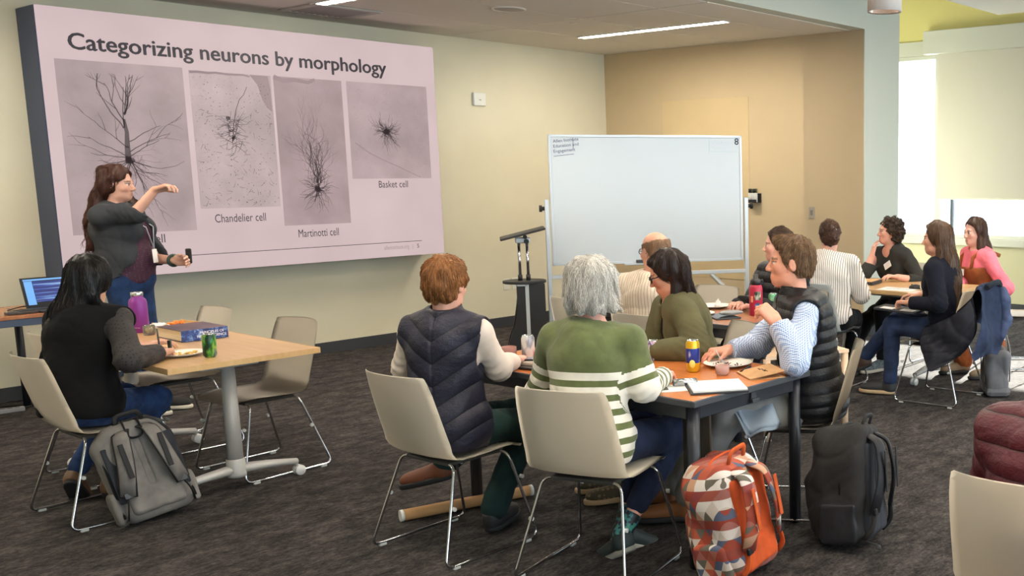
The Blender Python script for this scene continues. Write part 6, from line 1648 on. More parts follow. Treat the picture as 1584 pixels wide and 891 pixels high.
backpack('grey melange backpack with black straps leaning beside the left table', (2.10, 5.46, 0.012), math.radians(-8), math.radians(-17), 0.33, 0.17, 0.50, [GB, GB, GB, WEB, GB], 5, roll=math.radians(-10), trim=True)
def orange_pat():
    t = NT('pack_patchwork'); sp = t.new('ShaderNodeSeparateXYZ'); t.link(t.coords(), sp.inputs[0]); K = 24.0
    uu = t.math('MULTIPLY', t.math('ADD', sp.outputs[0], t.math('MULTIPLY', sp.outputs[1], 0.9)), K); zz = t.math('MULTIPLY', sp.outputs[2], K)
    row = t.math('FLOOR', zz); us = t.math('ADD', uu, t.math('MULTIPLY', row, 0.5)); tri = t.math('ABSOLUTE', t.math('SUBTRACT', t.math('MULTIPLY', t.math('FRACT', us), 2.0), 1.0))
    up = t.math('GREATER_THAN', tri, t.math('FRACT', zz)); cell = t.math('ADD', t.math('FLOOR', t.math('ADD', us, t.math('MULTIPLY', up, 0.5))), t.math('MULTIPLY', up, 0.37))
    cb = t.new('ShaderNodeCombineXYZ'); t.link(cell, cb.inputs[0]); t.link(row, cb.inputs[1]); wn = t.new('ShaderNodeTexWhiteNoise'); t.link(cb.outputs[0], wn.inputs['Vector'])
    c = t.ramp(wn.outputs['Value'], [(0.0, (156, 66, 46)), (0.18, (206, 190, 178)), (0.36, (86, 94, 118)), (0.50, (196, 150, 120)), (0.62, (104, 96, 84)), (0.74, (178, 84, 58)), (0.88, (220, 210, 202))])
    c.node.color_ramp.interpolation = 'CONSTANT'
    band = t.math('LESS_THAN', t.math('FRACT', t.math('MULTIPLY', row, 0.3334)), 0.2)
    t.color(t.mix(t.math('MULTIPLY', band, 0.85), c, (150, 58, 42))); t.b.inputs['Roughness'].default_value = 0.75; t.bump(t.noise(t.coords(), 24, 3), 0.3, 0.006); return t.m
OP = orange_pat(); OR = cloth('pack_orange', (206, 92, 44), 0.8, 0.06, 500); ORM = cloth('pack_orange_mesh', (196, 82, 38), 0.85, 0.08, 600)
backpack('orange backpack with a patchwork pattern at the foot of the cherry table', (3.20, 2.665, 0.004), math.radians(6), math.radians(-8), 0.33, 0.24, 0.52, [OP, ORM, OP, OR, OP], 9, roll=math.radians(-6))
backpack('black backpack standing on the carpet right of the cherry table', (3.745, 2.46, 0.012), math.radians(14), math.radians(-6), 0.32, 0.25, 0.54, [cloth('pack_black_matte', (44, 42, 42), 0.75, 0.08, 300), PK2, PKB, WEB, PKB], 13, roll=math.radians(8))
# purple tote under the side table
def tote(label, loc, rz, W, D, H, mat, band, seed, strap):
    t = thing('tote_bag', label, 'bag', loc, rz)
    f = SDF((-W / 2 - 0.03, -D / 2 - 0.03, -0.01), (W / 2 + 0.03, D / 2 + 0.03, H + 0.04), 0.008)
    f.add(rbox((0, 0, H * 0.48), (W / 2, D / 2, H * 0.5), 0.05)); f.sub(el((0, 0, H * 1.08), (W * 0.4, D * 0.4, H * 0.2)), 0.02); f.disp(wob(28, 0.008, seed)); f.disp(crease(22, 0.008, seed)); f.cut((0, 0, 0.003), (0, 0, -1)); sdf_obj('shell', f, mat, t)
    m = MB(); m.box((0, 0, H * 0.12), (W + 0.012, D + 0.012, H * 0.22), 0.04); m.build('base_band', band, t)
    for sy in (-1, 1):
        m = MB(); m.tube(fillet([(-W * 0.25, sy * (D / 2 + 0.004), H * 0.3), (-W * 0.25, sy * (D / 2 + 0.008), H * 0.95), (-W * 0.1, sy * D * 0.4, H * 1.28), (W * 0.1, sy * D * 0.4, H * 1.28), (W * 0.25, sy * (D / 2 + 0.008), H * 0.95), (W * 0.25, sy * (D / 2 + 0.004), H * 0.3)], 0.06, 6), 0.013, 8, flat=(0.35, 1.0)); m.build('handle', strap, t)
    return t
tote('dark purple tote bag with cream handles behind the cream table leg', (5.42, 3.93, 0), math.radians(-30), 0.28, 0.16, 0.27, cloth('tote_purple', (58, 40, 56), 0.8), cloth('tote_purple_dark', (50, 44, 66), 0.7), 3, cloth('tote_strap_cream', (206, 180, 150), 0.8))
tote('slate grey tote bag on the floor behind the chair with the denim jacket', (7.02, 3.30, 0), math.radians(35), 0.34, 0.18, 0.36, cloth('tote_slate', (104, 104, 108), 0.85), cloth('tote_slate', (104, 104, 108), 0.85), 7, cloth('tote_strap_grey', (168, 160, 152), 0.8))
# jackets over the chair back of the woman in navy
def cloth_sheet(pts, n, m):
    """pts[v][k] control rows -> smooth n x m grid by Catmull-Rom in both directions"""
    A = np.array(pts, float)
    def cr(A, n):
        L = len(A); out = []
        for t in np.linspace(0, L - 1, n):
            i = min(int(t), L - 2); f_ = t - i; p = [A[max(0, i - 1)], A[i], A[i + 1], A[min(L - 1, i + 2)]]
            out.append(0.5 * (2 * p[1] + (p[2] - p[0]) * f_ + (2 * p[0] - 5 * p[1] + 4 * p[2] - p[3]) * f_ ** 2 + (3 * p[1] - p[0] - 3 * p[2] + p[3]) * f_ ** 3))
        return np.array(out)
    B = cr(A, n); return np.swapaxes(cr(np.swapaxes(B, 0, 1), m), 0, 1)
def sheet_part(name, pts, mat, parent, seed, amp, ax, thick=0.014):
    G = cloth_sheet(pts, 44, 36); w1 = wob(26, 1.0, seed, 6); c1 = crease(20, 1.0, seed + 3); c2 = crease(42, 1.0, seed + 5)
    X, Y, Z = G[..., 0], G[..., 1], G[..., 2]; k = np.linspace(0.4, 1.0, 44)[:, None]
    dsp = (w1((X, Y, Z)) * 0.5 + 0.6 - c1((X, Y, Z)) * 1.0 - c2((X, Y, Z)) * 0.4) * amp * k
    G = G + dsp[..., None] * np.array(ax)
    m = MB(); m.grid([[Vector(p) for p in row] for row in G.tolist()], thick); return m.build(name, mat, parent)
def jacket(name, label):
    c = CHAIRS['c15']; return thing(name, label, 'jacket', c.location, c.rotation_euler[2])
DEN = cloth('jacket_denim', (70, 82, 112), 0.8, 0.14); SLA = cloth('jacket_slate', (56, 56, 64), 0.45, 0.08)
dj = jacket('denim_jacket', 'blue grey padded denim jacket hung over the chair back behind the woman in navy')
sheet_part('body_panel', [[(x0 + s_ * w_, y_ - 0.01 * abs(s_), z_ - 0.03 * s_ * s_) for s_ in (-1, -0.5, 0, 0.5, 1)] for x0, w_, y_, z_ in
    ((0.06, 0.17, -0.20, 0.58), (0.06, 0.18, -0.235, 0.74), (0.05, 0.18, -0.285, 0.868), (0.05, 0.19, -0.335, 0.866), (0.03, 0.21, -0.355, 0.74), (0.0, 0.23, -0.375, 0.58), (-0.04, 0.24, -0.385, 0.46), (-0.08, 0.20, -0.375, 0.38))], DEN, dj, 3, 0.020, (0, -1, 0))
for sx, zz in ((1, 0.50),):
    f = SDF((-0.4, -0.55, 0.2), (0.45, -0.2, 0.95), 0.009); f.add(rc((0.05 + sx * 0.17, -0.37, 0.80), (0.03 + sx * 0.20, -0.415, 0.60), 0.050, 0.045), 0.0); f.add(rc((0.03 + sx * 0.20, -0.415, 0.60), (0.0 + sx * 0.17, -0.41, zz), 0.045, 0.040), 0.02)
    f.disp(crease(30, 0.014, 5 + sx)); f.disp(wob(30, 0.006, 4)); sdf_obj('sleeve', f, DEN, dj)
m = MB(); m.tube([(-0.06, -0.37, 0.86), (0.02, -0.385, 0.885), (0.12, -0.385, 0.885), (0.21, -0.36, 0.855)], 0.022, 8); m.build('fleece_collar', cloth('fleece_dark', (36, 42, 52), 0.95), dj)
dk = jacket('dark_jacket', 'dark grey jacket hanging down the side of the chair below the denim jacket')
sheet_part('body_panel', [[(-0.274, 0.021, 0.566), (-0.273, -0.08, 0.611), (-0.26, -0.183, 0.664), (-0.233, -0.269, 0.731), (-0.191, -0.308, 0.793)], [(-0.281, 0.038, 0.491), (-0.28, -0.064, 0.527), (-0.267, -0.178, 0.572), (-0.241, -0.285, 0.623), (-0.201, -0.344, 0.668)], [(-0.289, 0.022, 0.409), (-0.288, -0.069, 0.426), (-0.274, -0.173, 0.461), (-0.249, -0.28, 0.513), (-0.209, -0.35, 0.559)], [(-0.299, -0.02, 0.329), (-0.296, -0.074, 0.334), (-0.281, -0.158, 0.372), (-0.254, -0.245, 0.418), (-0.214, -0.315, 0.465)], [(-0.309, -0.061, 0.274), (-0.304, -0.089, 0.276), (-0.287, -0.131, 0.301), (-0.259, -0.188, 0.339), (-0.218, -0.249, 0.385)]], SLA, dk, 9, 0.022, (-1, 0, 0))
sheet_part('lining', [[(p_[0] + 0.03, p_[1], p_[2] + 0.01) for p_ in r_] for r_ in [[(-0.274, 0.021, 0.566), (-0.26, -0.183, 0.664), (-0.191, -0.308, 0.793)], [(-0.289, 0.022, 0.409), (-0.274, -0.173, 0.461), (-0.209, -0.35, 0.559)], [(-0.309, -0.061, 0.274), (-0.287, -0.131, 0.301), (-0.218, -0.249, 0.385)]]], cloth('jacket_slate_rib', (40, 40, 48), 0.8), dk, 12, 0.008, (1, 0, 0))

# ================================================================== THINGS ON TABLES
TZ = 0.7452
PAPER = M('paper_white', (232, 230, 226), 0.8); PLATE = M('plate_white', (236, 230, 220), 0.5)
CANTOP = M('can_aluminium', (198, 200, 204), 0.25, metal=0.9)
def label_mat(name, stops, scale=30, stretch=(1, 1, 0.5), rough=0.3):
    t = NT(name); n = t.noise(t.coords(stretch), scale, 2); t.color(t.ramp(n, stops)); t.b.inputs['Roughness'].default_value = rough; t.b.inputs['Metallic'].default_value = 0.25; return t.m
def can(label, x, y, mat, r=0.0325, h=0.122, z=TZ):
    t = thing('drink_can', label, 'can', (x, y, z)); k = r
    m = MB(); m.lathe([(0, 0.004), (k * 0.72, 0.0), (k * 0.80, 0.003), (k, 0.012), (k, h - 0.016), (k * 0.84, h - 0.003)], 28); m.build('body', mat, t)
    m = MB(); m.lathe([(k * 0.83, h - 0.004), (k * 0.845, h), (k * 0.80, h), (k * 0.78, h - 0.005), (0, h - 0.005)], 28); m.build('lid', CANTOP, t)
    m = MB(); m.lathe([(0, 0.0), (0.011, 0.0), (0.011, 0.0015), (0, 0.0015)], 12, c=(0.006, 0, h - 0.004)); m.build('pull_tab', CANTOP, t)
    return t
def plate(label, x, y, r=0.115, z=TZ, mat=PLATE):
    t = thing('plate', label, 'plate', (x, y, z))
    m = MB(); m.lathe([(0, 0.004), (r * 0.60, 0.004), (r * 0.70, 0.008), (r, 0.018), (r * 1.0, 0.020), (r * 0.69, 0.011), (r * 0.58, 0.006), (0, 0.006)][::-1], 36); m.build('dish', mat, t)
    return t
def crumbs(label, x, y, z, col, n, rad, seed, r=(0.004, 0.011)):
    g = random.Random(seed); t = MB()
    for _ in range(n):
        a = g.uniform(0, 6.28); q = rad * math.sqrt(g.random()); s_ = g.uniform(*r); t.blob((q * math.cos(a), q * math.sin(a), s_ * 0.6), (s_ * g.uniform(.7, 1.6), s_, s_ * 0.6), n=7, m=5)
    o = t.build('food_remains', M('food_%d' % seed, col, 0.6, var=0.25, vscale=40), None, (x, y, z), label=label, cat='food', kind='stuff'); return o
# left table
t = thing('water_bottle', 'tall purple insulated bottle with steel cap on the light wood table', 'bottle', (2.60, 6.80, TZ))
m = MB(); m.lathe([(0, 0), (0.044, 0), (0.0475, 0.004), (0.0475, 0.178), (0.043, 0.197), (0.031, 0.210), (0.031, 0.222), (0, 0.222)], 32); m.build('body', M('bottle_purple', (132, 50, 140), 0.38, metal=0.15), t)
m = MB(); m.lathe([(0.0315, 0.0), (0.0325, 0.002), (0.0325, 0.020), (0.029, 0.023), (0, 0.023)], 28, c=(0, 0, 0.220)); m.build('cap', CANTOP, t)
scribble(t, M('print_pale', (226, 200, 226), 0.5), (-0.040, -0.0275, 0.03), (0.62, -0.78, 0), (0, 0, 1), 0.034, 0.005, 3, 0.0009)
t = thing('hardback_book', 'thick blue hardback textbook lying flat on the light wood table', 'book', (2.690, 6.335, TZ), math.radians(-1))
BLUE = NT('book_cover_blue'); _n = BLUE.noise(BLUE.coords(), 26, 4, 0.7); BLUE.color(BLUE.ramp(_n, [(0.42, (32, 50, 104)), (0.52, (52, 82, 150)), (0.64, (138, 168, 214))])); BLUE.b.inputs['Roughness'].default_value = 0.35; BLUE = BLUE.m
COVER = NT('book_cover_dark'); _n = COVER.noise(COVER.coords(), 8, 4); COVER.color(COVER.ramp(_n, [(0.4, (50, 38, 52)), (0.6, (92, 66, 72))])); COVER.b.inputs['Roughness'].default_value = 0.3; COVER = COVER.m
bw_, bd_, bh_ = 0.25, 0.32, 0.064
m = MB(); m.box((0, 0.004, bh_ / 2), (bw_ - 0.012, bd_ - 0.016, bh_ - 0.008), 0.001, seg=1); m.build('page_block', M('page_edges', (222, 206, 174), 0.8, var=0.06, vscale=60, stretch=(0.1, 0.1, 8)), t)
m = MB(); m.box((0, 0, bh_ - 0.002), (bw_, bd_, 0.004), 0.001, seg=1); m.build('front_cover', COVER, t)
m = MB(); m.box((0, 0, 0.002), (bw_, bd_, 0.004), 0.001, seg=1); m.build('back_cover', COVER, t)
m = MB(); m.box((0, -bd_ / 2 + 0.001, bh_ / 2), (bw_, 0.006, bh_), 0.0025); sp = m.build('spine', BLUE, t)
WINK = M('print_white', (226, 228, 236), 0.5)
lettering('PRINCIPLES OF', 0.020, WINK, sp, (-0.03, -bd_ / 2 - 0.0035, 0.037), (PI / 2, 0, 0), 0.0003)
lettering('NEURAL SCIENCE', 0.020, WINK, sp, (-0.045, -bd_ / 2 - 0.0035, 0.016), (PI / 2, 0, 0), 0.0003)
can('green lime soda can on the light wood table', 2.437, 5.565, label_mat('can_green', [(0.40, (30, 60, 40)), (0.48, (60, 140, 60)), (0.56, (150, 190, 70)), (0.66, (60, 80, 130))], 24))
plate('white plate with orange remains beside the lime can', 2.372, 5.72, 0.105)
crumbs('orange food remains on the plate by the lime can', 2.385, 5.715, TZ + 0.007, (224, 168, 84), 26, 0.055, 41)
t = thing('notebook', 'small open white notebook under the writing hand', 'notebook', (2.29, 5.90, TZ), 0.3)
m = MB(); m.box((0, 0, 0.005), (0.12, 0.17, 0.010), 0.001, seg=1); m.build('pages', PAPER, t); m = MB(); m.box((0, 0, 0.0008), (0.125, 0.175, 0.0016)); m.build('cover', M('gadget_black', (26, 26, 28), 0.35), t)
t = thing('phone', 'dark phone propped on its edge behind the notebook', 'phone', (2.365, 5.845, TZ), 0.5)
m = MB(); m.box((0, 0, 0.036), (0.010, 0.020, 0.072), 0.003); m.build('case', M('gadget_grey2', (70, 74, 70), 0.4), t); m = MB(); m.box((-0.0055, 0, 0.037), (0.001, 0.016, 0.060)); m.build('glass', M('gadget_black', (26, 26, 28), 0.35), t)
t = thing('pen', 'black pen held in the writing hand at the light wood table', 'pen', (2.30, 5.80, TZ + 0.012), 0.2)
m = MB(); m.cyl((0, 0, 0.0), (0.028, 0.055, 0.125), 0.0045, n=10); m.build('barrel', M('gadget_black', (26, 26, 28), 0.35), t); m = MB(); m.cyl((-0.002, -0.004, -0.010), (0, 0, 0), 0.0015, 0.0042, n=10); m.build('tip', CANTOP, t)
t = thing('glass_jar', 'small clear glass jar beside the purple bottle', 'jar', (2.585, 6.64, TZ))
JG = M('jar_glass', (214, 214, 200), 0.05, trans=0.85)
m = MB(); m.lathe([(0, 0.002), (0.028, 0.0), (0.032, 0.01), (0.032, 0.05), (0.028, 0.058), (0.026, 0.05), (0.028, 0.012), (0, 0.008)], 24); m.build('bowl', JG, t); m = MB(); m.lathe([(0, 0.009), (0.026, 0.012), (0.026, 0.03), (0, 0.034)], 18); m.build('contents', M('jar_contents', (176, 156, 120), 0.8, var=0.3, vscale=80), t)
t = thing('snack_tray', 'thin wooden snack tray behind the blue book', 'tray', (2.83, 6.86, TZ), 0.1)
m = MB(); m.box((0, 0, 0.006), (0.17, 0.24, 0.012), 0.003); m.build('board', OAKE, t); m = MB()
for sx in (-1, 1): m.box((sx * 0.085, 0, 0.014), (0.006, 0.24, 0.026), 0.002, seg=1)
m.build('rim', OAKE, t)
t = thing('napkin', 'crumpled white napkin on the far end of the light wood table', 'napkin', (2.72, 6.85, TZ))
f = SDF((-0.08, -0.06, 0), (0.08, 0.06, 0.06), 0.005); f.add(el((0, 0, 0.018), (0.062, 0.04, 0.022))); f.disp(crease(70, 0.010, 4)); f.cut((0, 0, 0.001), (0, 0, -1)); sdf_obj('tissue', f, PAPER, t)
crumbs('bright orange snack pieces on the tray behind the blue book', 2.83, 6.88, TZ + 0.013, (232, 116, 40), 18, 0.05, 43, (0.008, 0.016))
# cherry table, left half
plate('white plate with orange food beside the person in the navy vest', 3.165, 4.17, 0.10)
crumbs('orange food on the plate beside the navy vest', 3.17, 4.165, TZ + 0.007, (222, 130, 56), 22, 0.045, 45)
def glass_cup(label, x, y, r, h, tint):
    t = thing('glass_cup', label, 'cup', (x, y, TZ)); m = MB(); m.lathe([(0, 0.003), (r * 0.8, 0.0), (r, 0.012), (r, h), (r * 0.92, h), (r * 0.9, 0.012), (0, 0.010)], 28); m.build('bowl', M('cup_glass_' + label[:4], tint, 0.12, trans=0.55), t)
    m = MB(); m.lathe([(0, 0.011), (r * 0.86, 0.013), (r * 0.86, h * 0.55), (0, h * 0.6)], 20); m.build('contents', M('cup_contents_' + label[:4], tuple(v * 0.86 for v in tint), 0.6, var=0.3, vscale=90), t); return t
glass_cup('pink patterned glass cup left of the white can', 3.285, 4.25, 0.040, 0.058, (232, 170, 158))
can('white can with a pink figure at the left of the striped sweater', 3.325, 4.145, label_mat('can_white_pink', [(0.40, (150, 150, 160)), (0.46, (226, 224, 224)), (0.60, (228, 224, 222)), (0.66, (206, 96, 140))], 16))
t = thing('tablet', 'dark closed tablet under a beige notebook left of the striped sweater', 'tablet', (3.215, 3.93, TZ), 0.1)
m = MB(); m.box((0, 0, 0.007), (0.20, 0.27, 0.014), 0.004); m.build('case', M('gadget_black', (26, 26, 28), 0.35), t); m = MB(); m.box((0, 0, 0.0145), (0.17, 0.24, 0.001)); m.build('screen', M('tablet_glass', (18, 20, 24), 0.1), t)
t = thing('notebook', 'beige notebook lying on the dark tablet left of the striped sweater', 'notebook', (3.225, 3.95, TZ + 0.0155), 0.15)
m = MB(); m.box((0, 0, 0.004), (0.14, 0.20, 0.008), 0.001, seg=1); m.build('pages', M('paper_beige', (200, 186, 170), 0.8), t); m = MB(); m.box((0, 0, 0.009), (0.142, 0.202, 0.0015)); m.build('cover', M('notebook_taupe', (168, 152, 140), 0.7), t)
t = thing('phone', 'phone lying on the beige notebook by the white can', 'phone', (3.225, 4.0, TZ + 0.026), 0.6)
m = MB(); m.box((0, 0, 0.004), (0.07, 0.14, 0.008), 0.003); m.build('case', M('gadget_black', (26, 26, 28), 0.35), t); m = MB(); m.box((0, 0, 0.0083), (0.064, 0.132, 0.0008)); m.build('screen', M('phone_glass', (120, 122, 130), 0.08), t)
# cherry table, right half
can('purple patterned can half hidden behind the striped sleeve', 3.66, 3.60, label_mat('can_lilac', [(0.44, (120, 90, 150)), (0.52, (222, 214, 222)), (0.64, (190, 150, 180))], 40), 0.033, 0.10)
t = can('tall yellow can with a blue label on the cherry table', 3.545, 3.225, M('can_yellow', (228, 182, 40), 0.3, metal=0.3), 0.0325, 0.152)
m = MB(); m.lathe([(0.0328, 0.045), (0.0331, 0.047), (0.0331, 0.112), (0.0328, 0.114)], 28); m.build('label_band', label_mat('can_blue_band', [(0.40, (34, 50, 130)), (0.60, (44, 66, 160)), (0.68, (210, 210, 225))], 30), t)
m = MB(); m.blob((-0.0255, -0.0185, 0.042), (0.008, 0.014, 0.020), R=Matrix.Rotation(0.65, 3, 'Z')); m.build('lemon_print', M('print_lemon', (246, 222, 110), 0.4), t)
plate('white plate with dark crumbs in front of the man in the checked shirt', 3.745, 3.18, 0.118)
crumbs('dark crumbs on the plate of the man in the checked shirt', 3.735, 3.18, TZ + 0.0075, (70, 50, 36), 34, 0.075, 47, (0.002, 0.006))
t = thing('fork', 'clear plastic fork leaning on the crumb plate', 'fork', (3.70, 3.16, TZ + 0.02), 0.3)
m = MB(); m.tube([(0, 0, 0.0), (0.005, 0.03, 0.03), (0.012, 0.055, 0.068)], [0.004, 0.003, 0.005], 8, flat=(1.0, 0.4)); m.build('handle', M('plastic_grey', (170, 170, 172), 0.3), t)
m = MB()
for q in (-1, 0, 1): m.tube([(0, 0, 0.0), (q * 0.006, -0.02, -0.006), (q * 0.006, -0.04, -0.008)], 0.0016, 6)
m.build('tines', M('plastic_grey', (170, 170, 172), 0.3), t)
glass_cup('small pale pink cup in front of the crumb plate', 3.565, 3.06, 0.033, 0.046, (240, 196, 184))
t = thing('brochure', 'folded kraft paper brochure at the corner of the cherry table', 'brochure', (3.655, 2.905, TZ), math.radians(-32))
KR = M('kraft_paper', (206, 160, 112), 0.8, var=0.05, vscale=20)
m = MB(); m.box((0, 0, 0.002), (0.17, 0.20, 0.002)); m.build('back_leaf', KR, t)
m = MB(); m.box((0, 0, 0.0), (0.17, 0.20, 0.002), R=None)
for v in m.bm.verts: v.co = Matrix.Rotation(-0.16, 3, 'Y') @ (v.co + Vector((0.085, 0, 0))) + Vector((-0.085, 0, 0.005))
m.build('front_leaf', KR, t)
scribble(t, M('print_dark', (70, 50, 40), 0.6), (0.0, 0.05, 0.0215), (0.12, -1, 0.015), (0.98, 0.1, 0.15), 0.10, 0.018, 4, 0.0013)
t = thing('pen', 'black pen lying across the kraft brochure', 'pen', (3.70, 3.03, TZ + 0.008), math.radians(20))
m = MB(); m.cyl((-0.07, 0, 0.0), (0.06, 0, 0.0), 0.0065, n=10); m.build('barrel', M('gadget_black', (26, 26, 28), 0.35), t); m = MB(); m.cyl((0.06, 0, 0), (0.078, 0, 0), 0.006, 0.002, n=10); m.build('tip', CANTOP, t)
t = thing('folder', 'open black folder with a white page on the near edge of the cherry table', 'folder', (3.315, 2.885, TZ), math.radians(-40))
m = MB(); m.box((0, 0, 0.004), (0.25, 0.235, 0.008), 0.002, seg=1); m.build('cover', M('folder_black', (44, 44, 48), 0.6), t)
m = MB(); m.box((0.004, 0.0, 0.012), (0.235, 0.215, 0.009), 0.001, seg=1); m.build('page_block', PAPER, t)
t = thing('printed_sheet', 'printed sheet with dark pictures beside the open folder', 'paper', (3.205, 3.04, TZ), math.radians(-38))
m = MB(); m.box((0, 0, 0.0015), (0.20, 0.14, 0.003)); m.build('sheet', PAPER, t)
for q in (-0.02, 0.02):
    m = MB(); m.box((-0.045, q, 0.0033), (0.05, 0.034, 0.0006)); m.build('picture', M('print_black', (50, 48, 50), 0.6), t)
t = thing('metal_cylinder', 'shiny silver cylinder lying on the printed sheet', 'cylinder', (3.275, 3.03, TZ + 0.019), math.radians(-35))
m = MB(); m.cyl((-0.05, 0, 0), (0.05, 0, 0), 0.016, n=24); m.build('body', CANTOP, t); m = MB(); m.cyl((0.05, 0, 0), (0.054, 0, 0), 0.014, n=20); m.cyl((-0.054, 0, 0), (-0.05, 0, 0), 0.014, n=20); m.build('end_cap', M('gadget_grey', (90, 90, 92), 0.4), t)
t = thing('paper_napkin', 'pale blue folded paper draped over the knee of the man in the checked shirt', 'napkin', (3.62, 2.95, 0.55))
PB = M('paper_pale_blue', (208, 222, 236), 0.8, var=0.03, vscale=12)
NAP = [[(3.665, 3.079, 0.577), (3.807, 2.973, 0.605), (3.692, 2.817, 0.52), (3.557, 2.894, 0.488)]]
def quad(c, n=9, off=0.0):
    a, b, c2, d = [Vector(q) - t.location for q in c]
    return [[(a * (1 - u_) + b * u_) * (1 - v_) + (d * (1 - u_) + c2 * u_) * v_ + Vector((0, 0, 0.006 * math.sin(7 * u_ + 5 * v_) + off)) for u_ in np.linspace(0, 1, n)] for v_ in np.linspace(0, 1, n)]
t.rotation_euler = (0, 0, 0)
m = MB(); m.grid(quad(NAP[0]), 0.002); m.build('top_fold', PB, t)
m = MB(); m.grid(quad([Vector(q) + Vector((-0.02, -0.006, -0.012)) for q in NAP[0]]), 0.002); m.build('under_fold', PB, t)
# second cherry table
t = thing('water_bottle', 'red bottle with black lid and stickers on the farther cherry table', 'bottle', (5.22, 4.18, TZ))
m = MB(); m.lathe([(0, 0), (0.042, 0), (0.0445, 0.005), (0.0445, 0.175), (0.040, 0.195), (0.030, 0.205), (0, 0.205)], 32); m.build('body', M('bottle_red', (176, 36, 66), 0.35, metal=0.1), t)
m = MB(); m.lathe([(0.034, 0.0), (0.036, 0.002), (0.036, 0.028), (0.028, 0.036), (0.018, 0.040), (0.018, 0.066), (0, 0.068)], 24, c=(0, 0, 0.203)); m.build('lid', M('gadget_black', (26, 26, 28), 0.35), t)
m = MB(); m.tube(fillet([(0.034, 0, 0.215), (0.060, -0.01, 0.235), (0.060, -0.01, 0.205), (0.040, 0, 0.195)], 0.012, 4), 0.005, 8); m.build('carry_loop', M('gadget_black', (26, 26, 28), 0.35), t)
for nm_, z0_, z1_, a0_, a1_, mt_ in (('sticker', 0.105, 0.160, 3.6, 4.6, label_mat('sticker_dark', [(0.4, (40, 50, 52)), (0.55, (150, 160, 140)), (0.7, (220, 214, 200))], 60)), ('sticker', 0.012, 0.085, 3.7, 4.4, label_mat('sticker_blue', [(0.4, (40, 66, 116)), (0.6, (90, 126, 176))], 30)), ('sticker', 0.025, 0.07, 4.5, 4.9, M('sticker_white', (226, 224, 220), 0.5)), ('sticker', 0.09, 0.13, 3.0, 3.4, M('sticker_peach', (226, 150, 110), 0.5))):
    m = MB(); m.grid([[Vector((0.0452 * math.cos(a), 0.0452 * math.sin(a), z)) for a in np.linspace(a0_, a1_, 7)] for z in (z0_, z1_)], 0.0006); m.build(nm_, mt_, t)
can('green can beside the red bottle', 5.43, 4.20, label_mat('can_green2', [(0.42, (70, 140, 90)), (0.6, (120, 190, 140)), (0.68, (200, 220, 190))], 30), 0.031, 0.125)
plate('white plate near the woman in the olive blazer on the farther cherry table', 5.00, 4.50, 0.115)
plate('paper plate with a crumpled tissue at the far side of the farther cherry table', 5.36, 4.66, 0.12)
t = thing('tissue', 'crumpled white tissue standing on the far paper plate', 'tissue', (5.37, 4.64, TZ + 0.008))
f = SDF((-0.05, -0.05, 0), (0.05, 0.05, 0.08), 0.005); f.add(rc((0, 0, 0.012), (0.005, 0, 0.05), 0.028, 0.010)); f.disp(crease(80, 0.010, 14)); sdf_obj('paper', f, PAPER, t)
t = thing('tablet', 'black tablet lying flat left of the red bottle', 'tablet', (5.02, 4.30, TZ), math.radians(-30))
m = MB(); m.box((0, 0, 0.005), (0.17, 0.24, 0.010), 0.003); m.build('case', M('gadget_black', (26, 26, 28), 0.35), t); m = MB(); m.box((0, 0, 0.0104), (0.15, 0.22, 0.0008)); m.build('screen', M('tablet_glass', (18, 20, 24), 0.1), t)
t = thing('glasses_case', 'clear plastic case lying on the black tablet', 'case', (5.06, 4.26, TZ + 0.011), math.radians(-38))
m = MB(); m.blob((0, 0, 0.018), (0.082, 0.027, 0.018), n=20, m=10); m.build('shell', M('case_clear', (190, 186, 182), 0.12, trans=0.35), t); m = MB(); m.box((0, 0, 0.018), (0.150, 0.054, 0.004), 0.002, seg=1); m.build('rim', M('gadget_grey', (90, 90, 92), 0.4), t)
# light wood table by the window
t = thing('folder', 'dark folder with a kraft cover at the far left of the window side table', 'folder', (7.22, 4.66, TZ), 0.2)
m = MB(); m.box((0, 0, 0.014), (0.24, 0.32, 0.028), 0.003, seg=1); m.build('body', M('folder_black', (44, 44, 48), 0.6), t); m = MB(); m.box((0.0, 0, 0.0295), (0.23, 0.30, 0.002)); m.build('cover', KR, t)
t = thing('printed_sheet', 'printed sheet spread on the window side table', 'paper', (7.02, 4.16, TZ), 0.1)
m = MB(); m.box((0, 0, 0.001), (0.21, 0.30, 0.002)); m.build('sheet', PAPER, t); m = MB(); m.box((0.01, 0.0, 0.0022), (0.12, 0.20, 0.0005)); m.build('picture', label_mat('print_grey', [(0.4, (180, 184, 188)), (0.6, (220, 220, 220))], 60, rough=0.8), t)
t = thing('computer_mouse', 'black computer mouse on the window side table', 'mouse', (7.12, 4.06, TZ), 0.3)
f = SDF((-0.05, -0.07, 0), (0.05, 0.07, 0.05), 0.005); f.add(el((0, 0, 0.008), (0.032, 0.055, 0.030))); f.cut((0, 0, 0.001), (0, 0, -1)); sdf_obj('shell', f, M('gadget_black', (26, 26, 28), 0.35), t); m = MB(); m.cyl((-0.003, 0.03, 0.034), (0.003, 0.03, 0.034), 0.006, n=12); m.build('wheel', M('gadget_grey', (90, 90, 92), 0.4), t)
t = thing('tissue', 'crumpled tissue next to the black mouse', 'tissue', (7.10, 3.95, TZ))
f = SDF((-0.08, -0.08, 0), (0.08, 0.08, 0.09), 0.006); f.add(el((0, 0, 0.025), (0.055, 0.05, 0.035))); f.disp(crease(60, 0.014, 24)); f.cut((0, 0, 0.001), (0, 0, -1)); sdf_obj('paper', f, PAPER, t)
t = thing('folder', 'black folder with white labels on the lap of the woman in navy', 'folder', (6.47, 3.82, 0.672), math.radians(8))
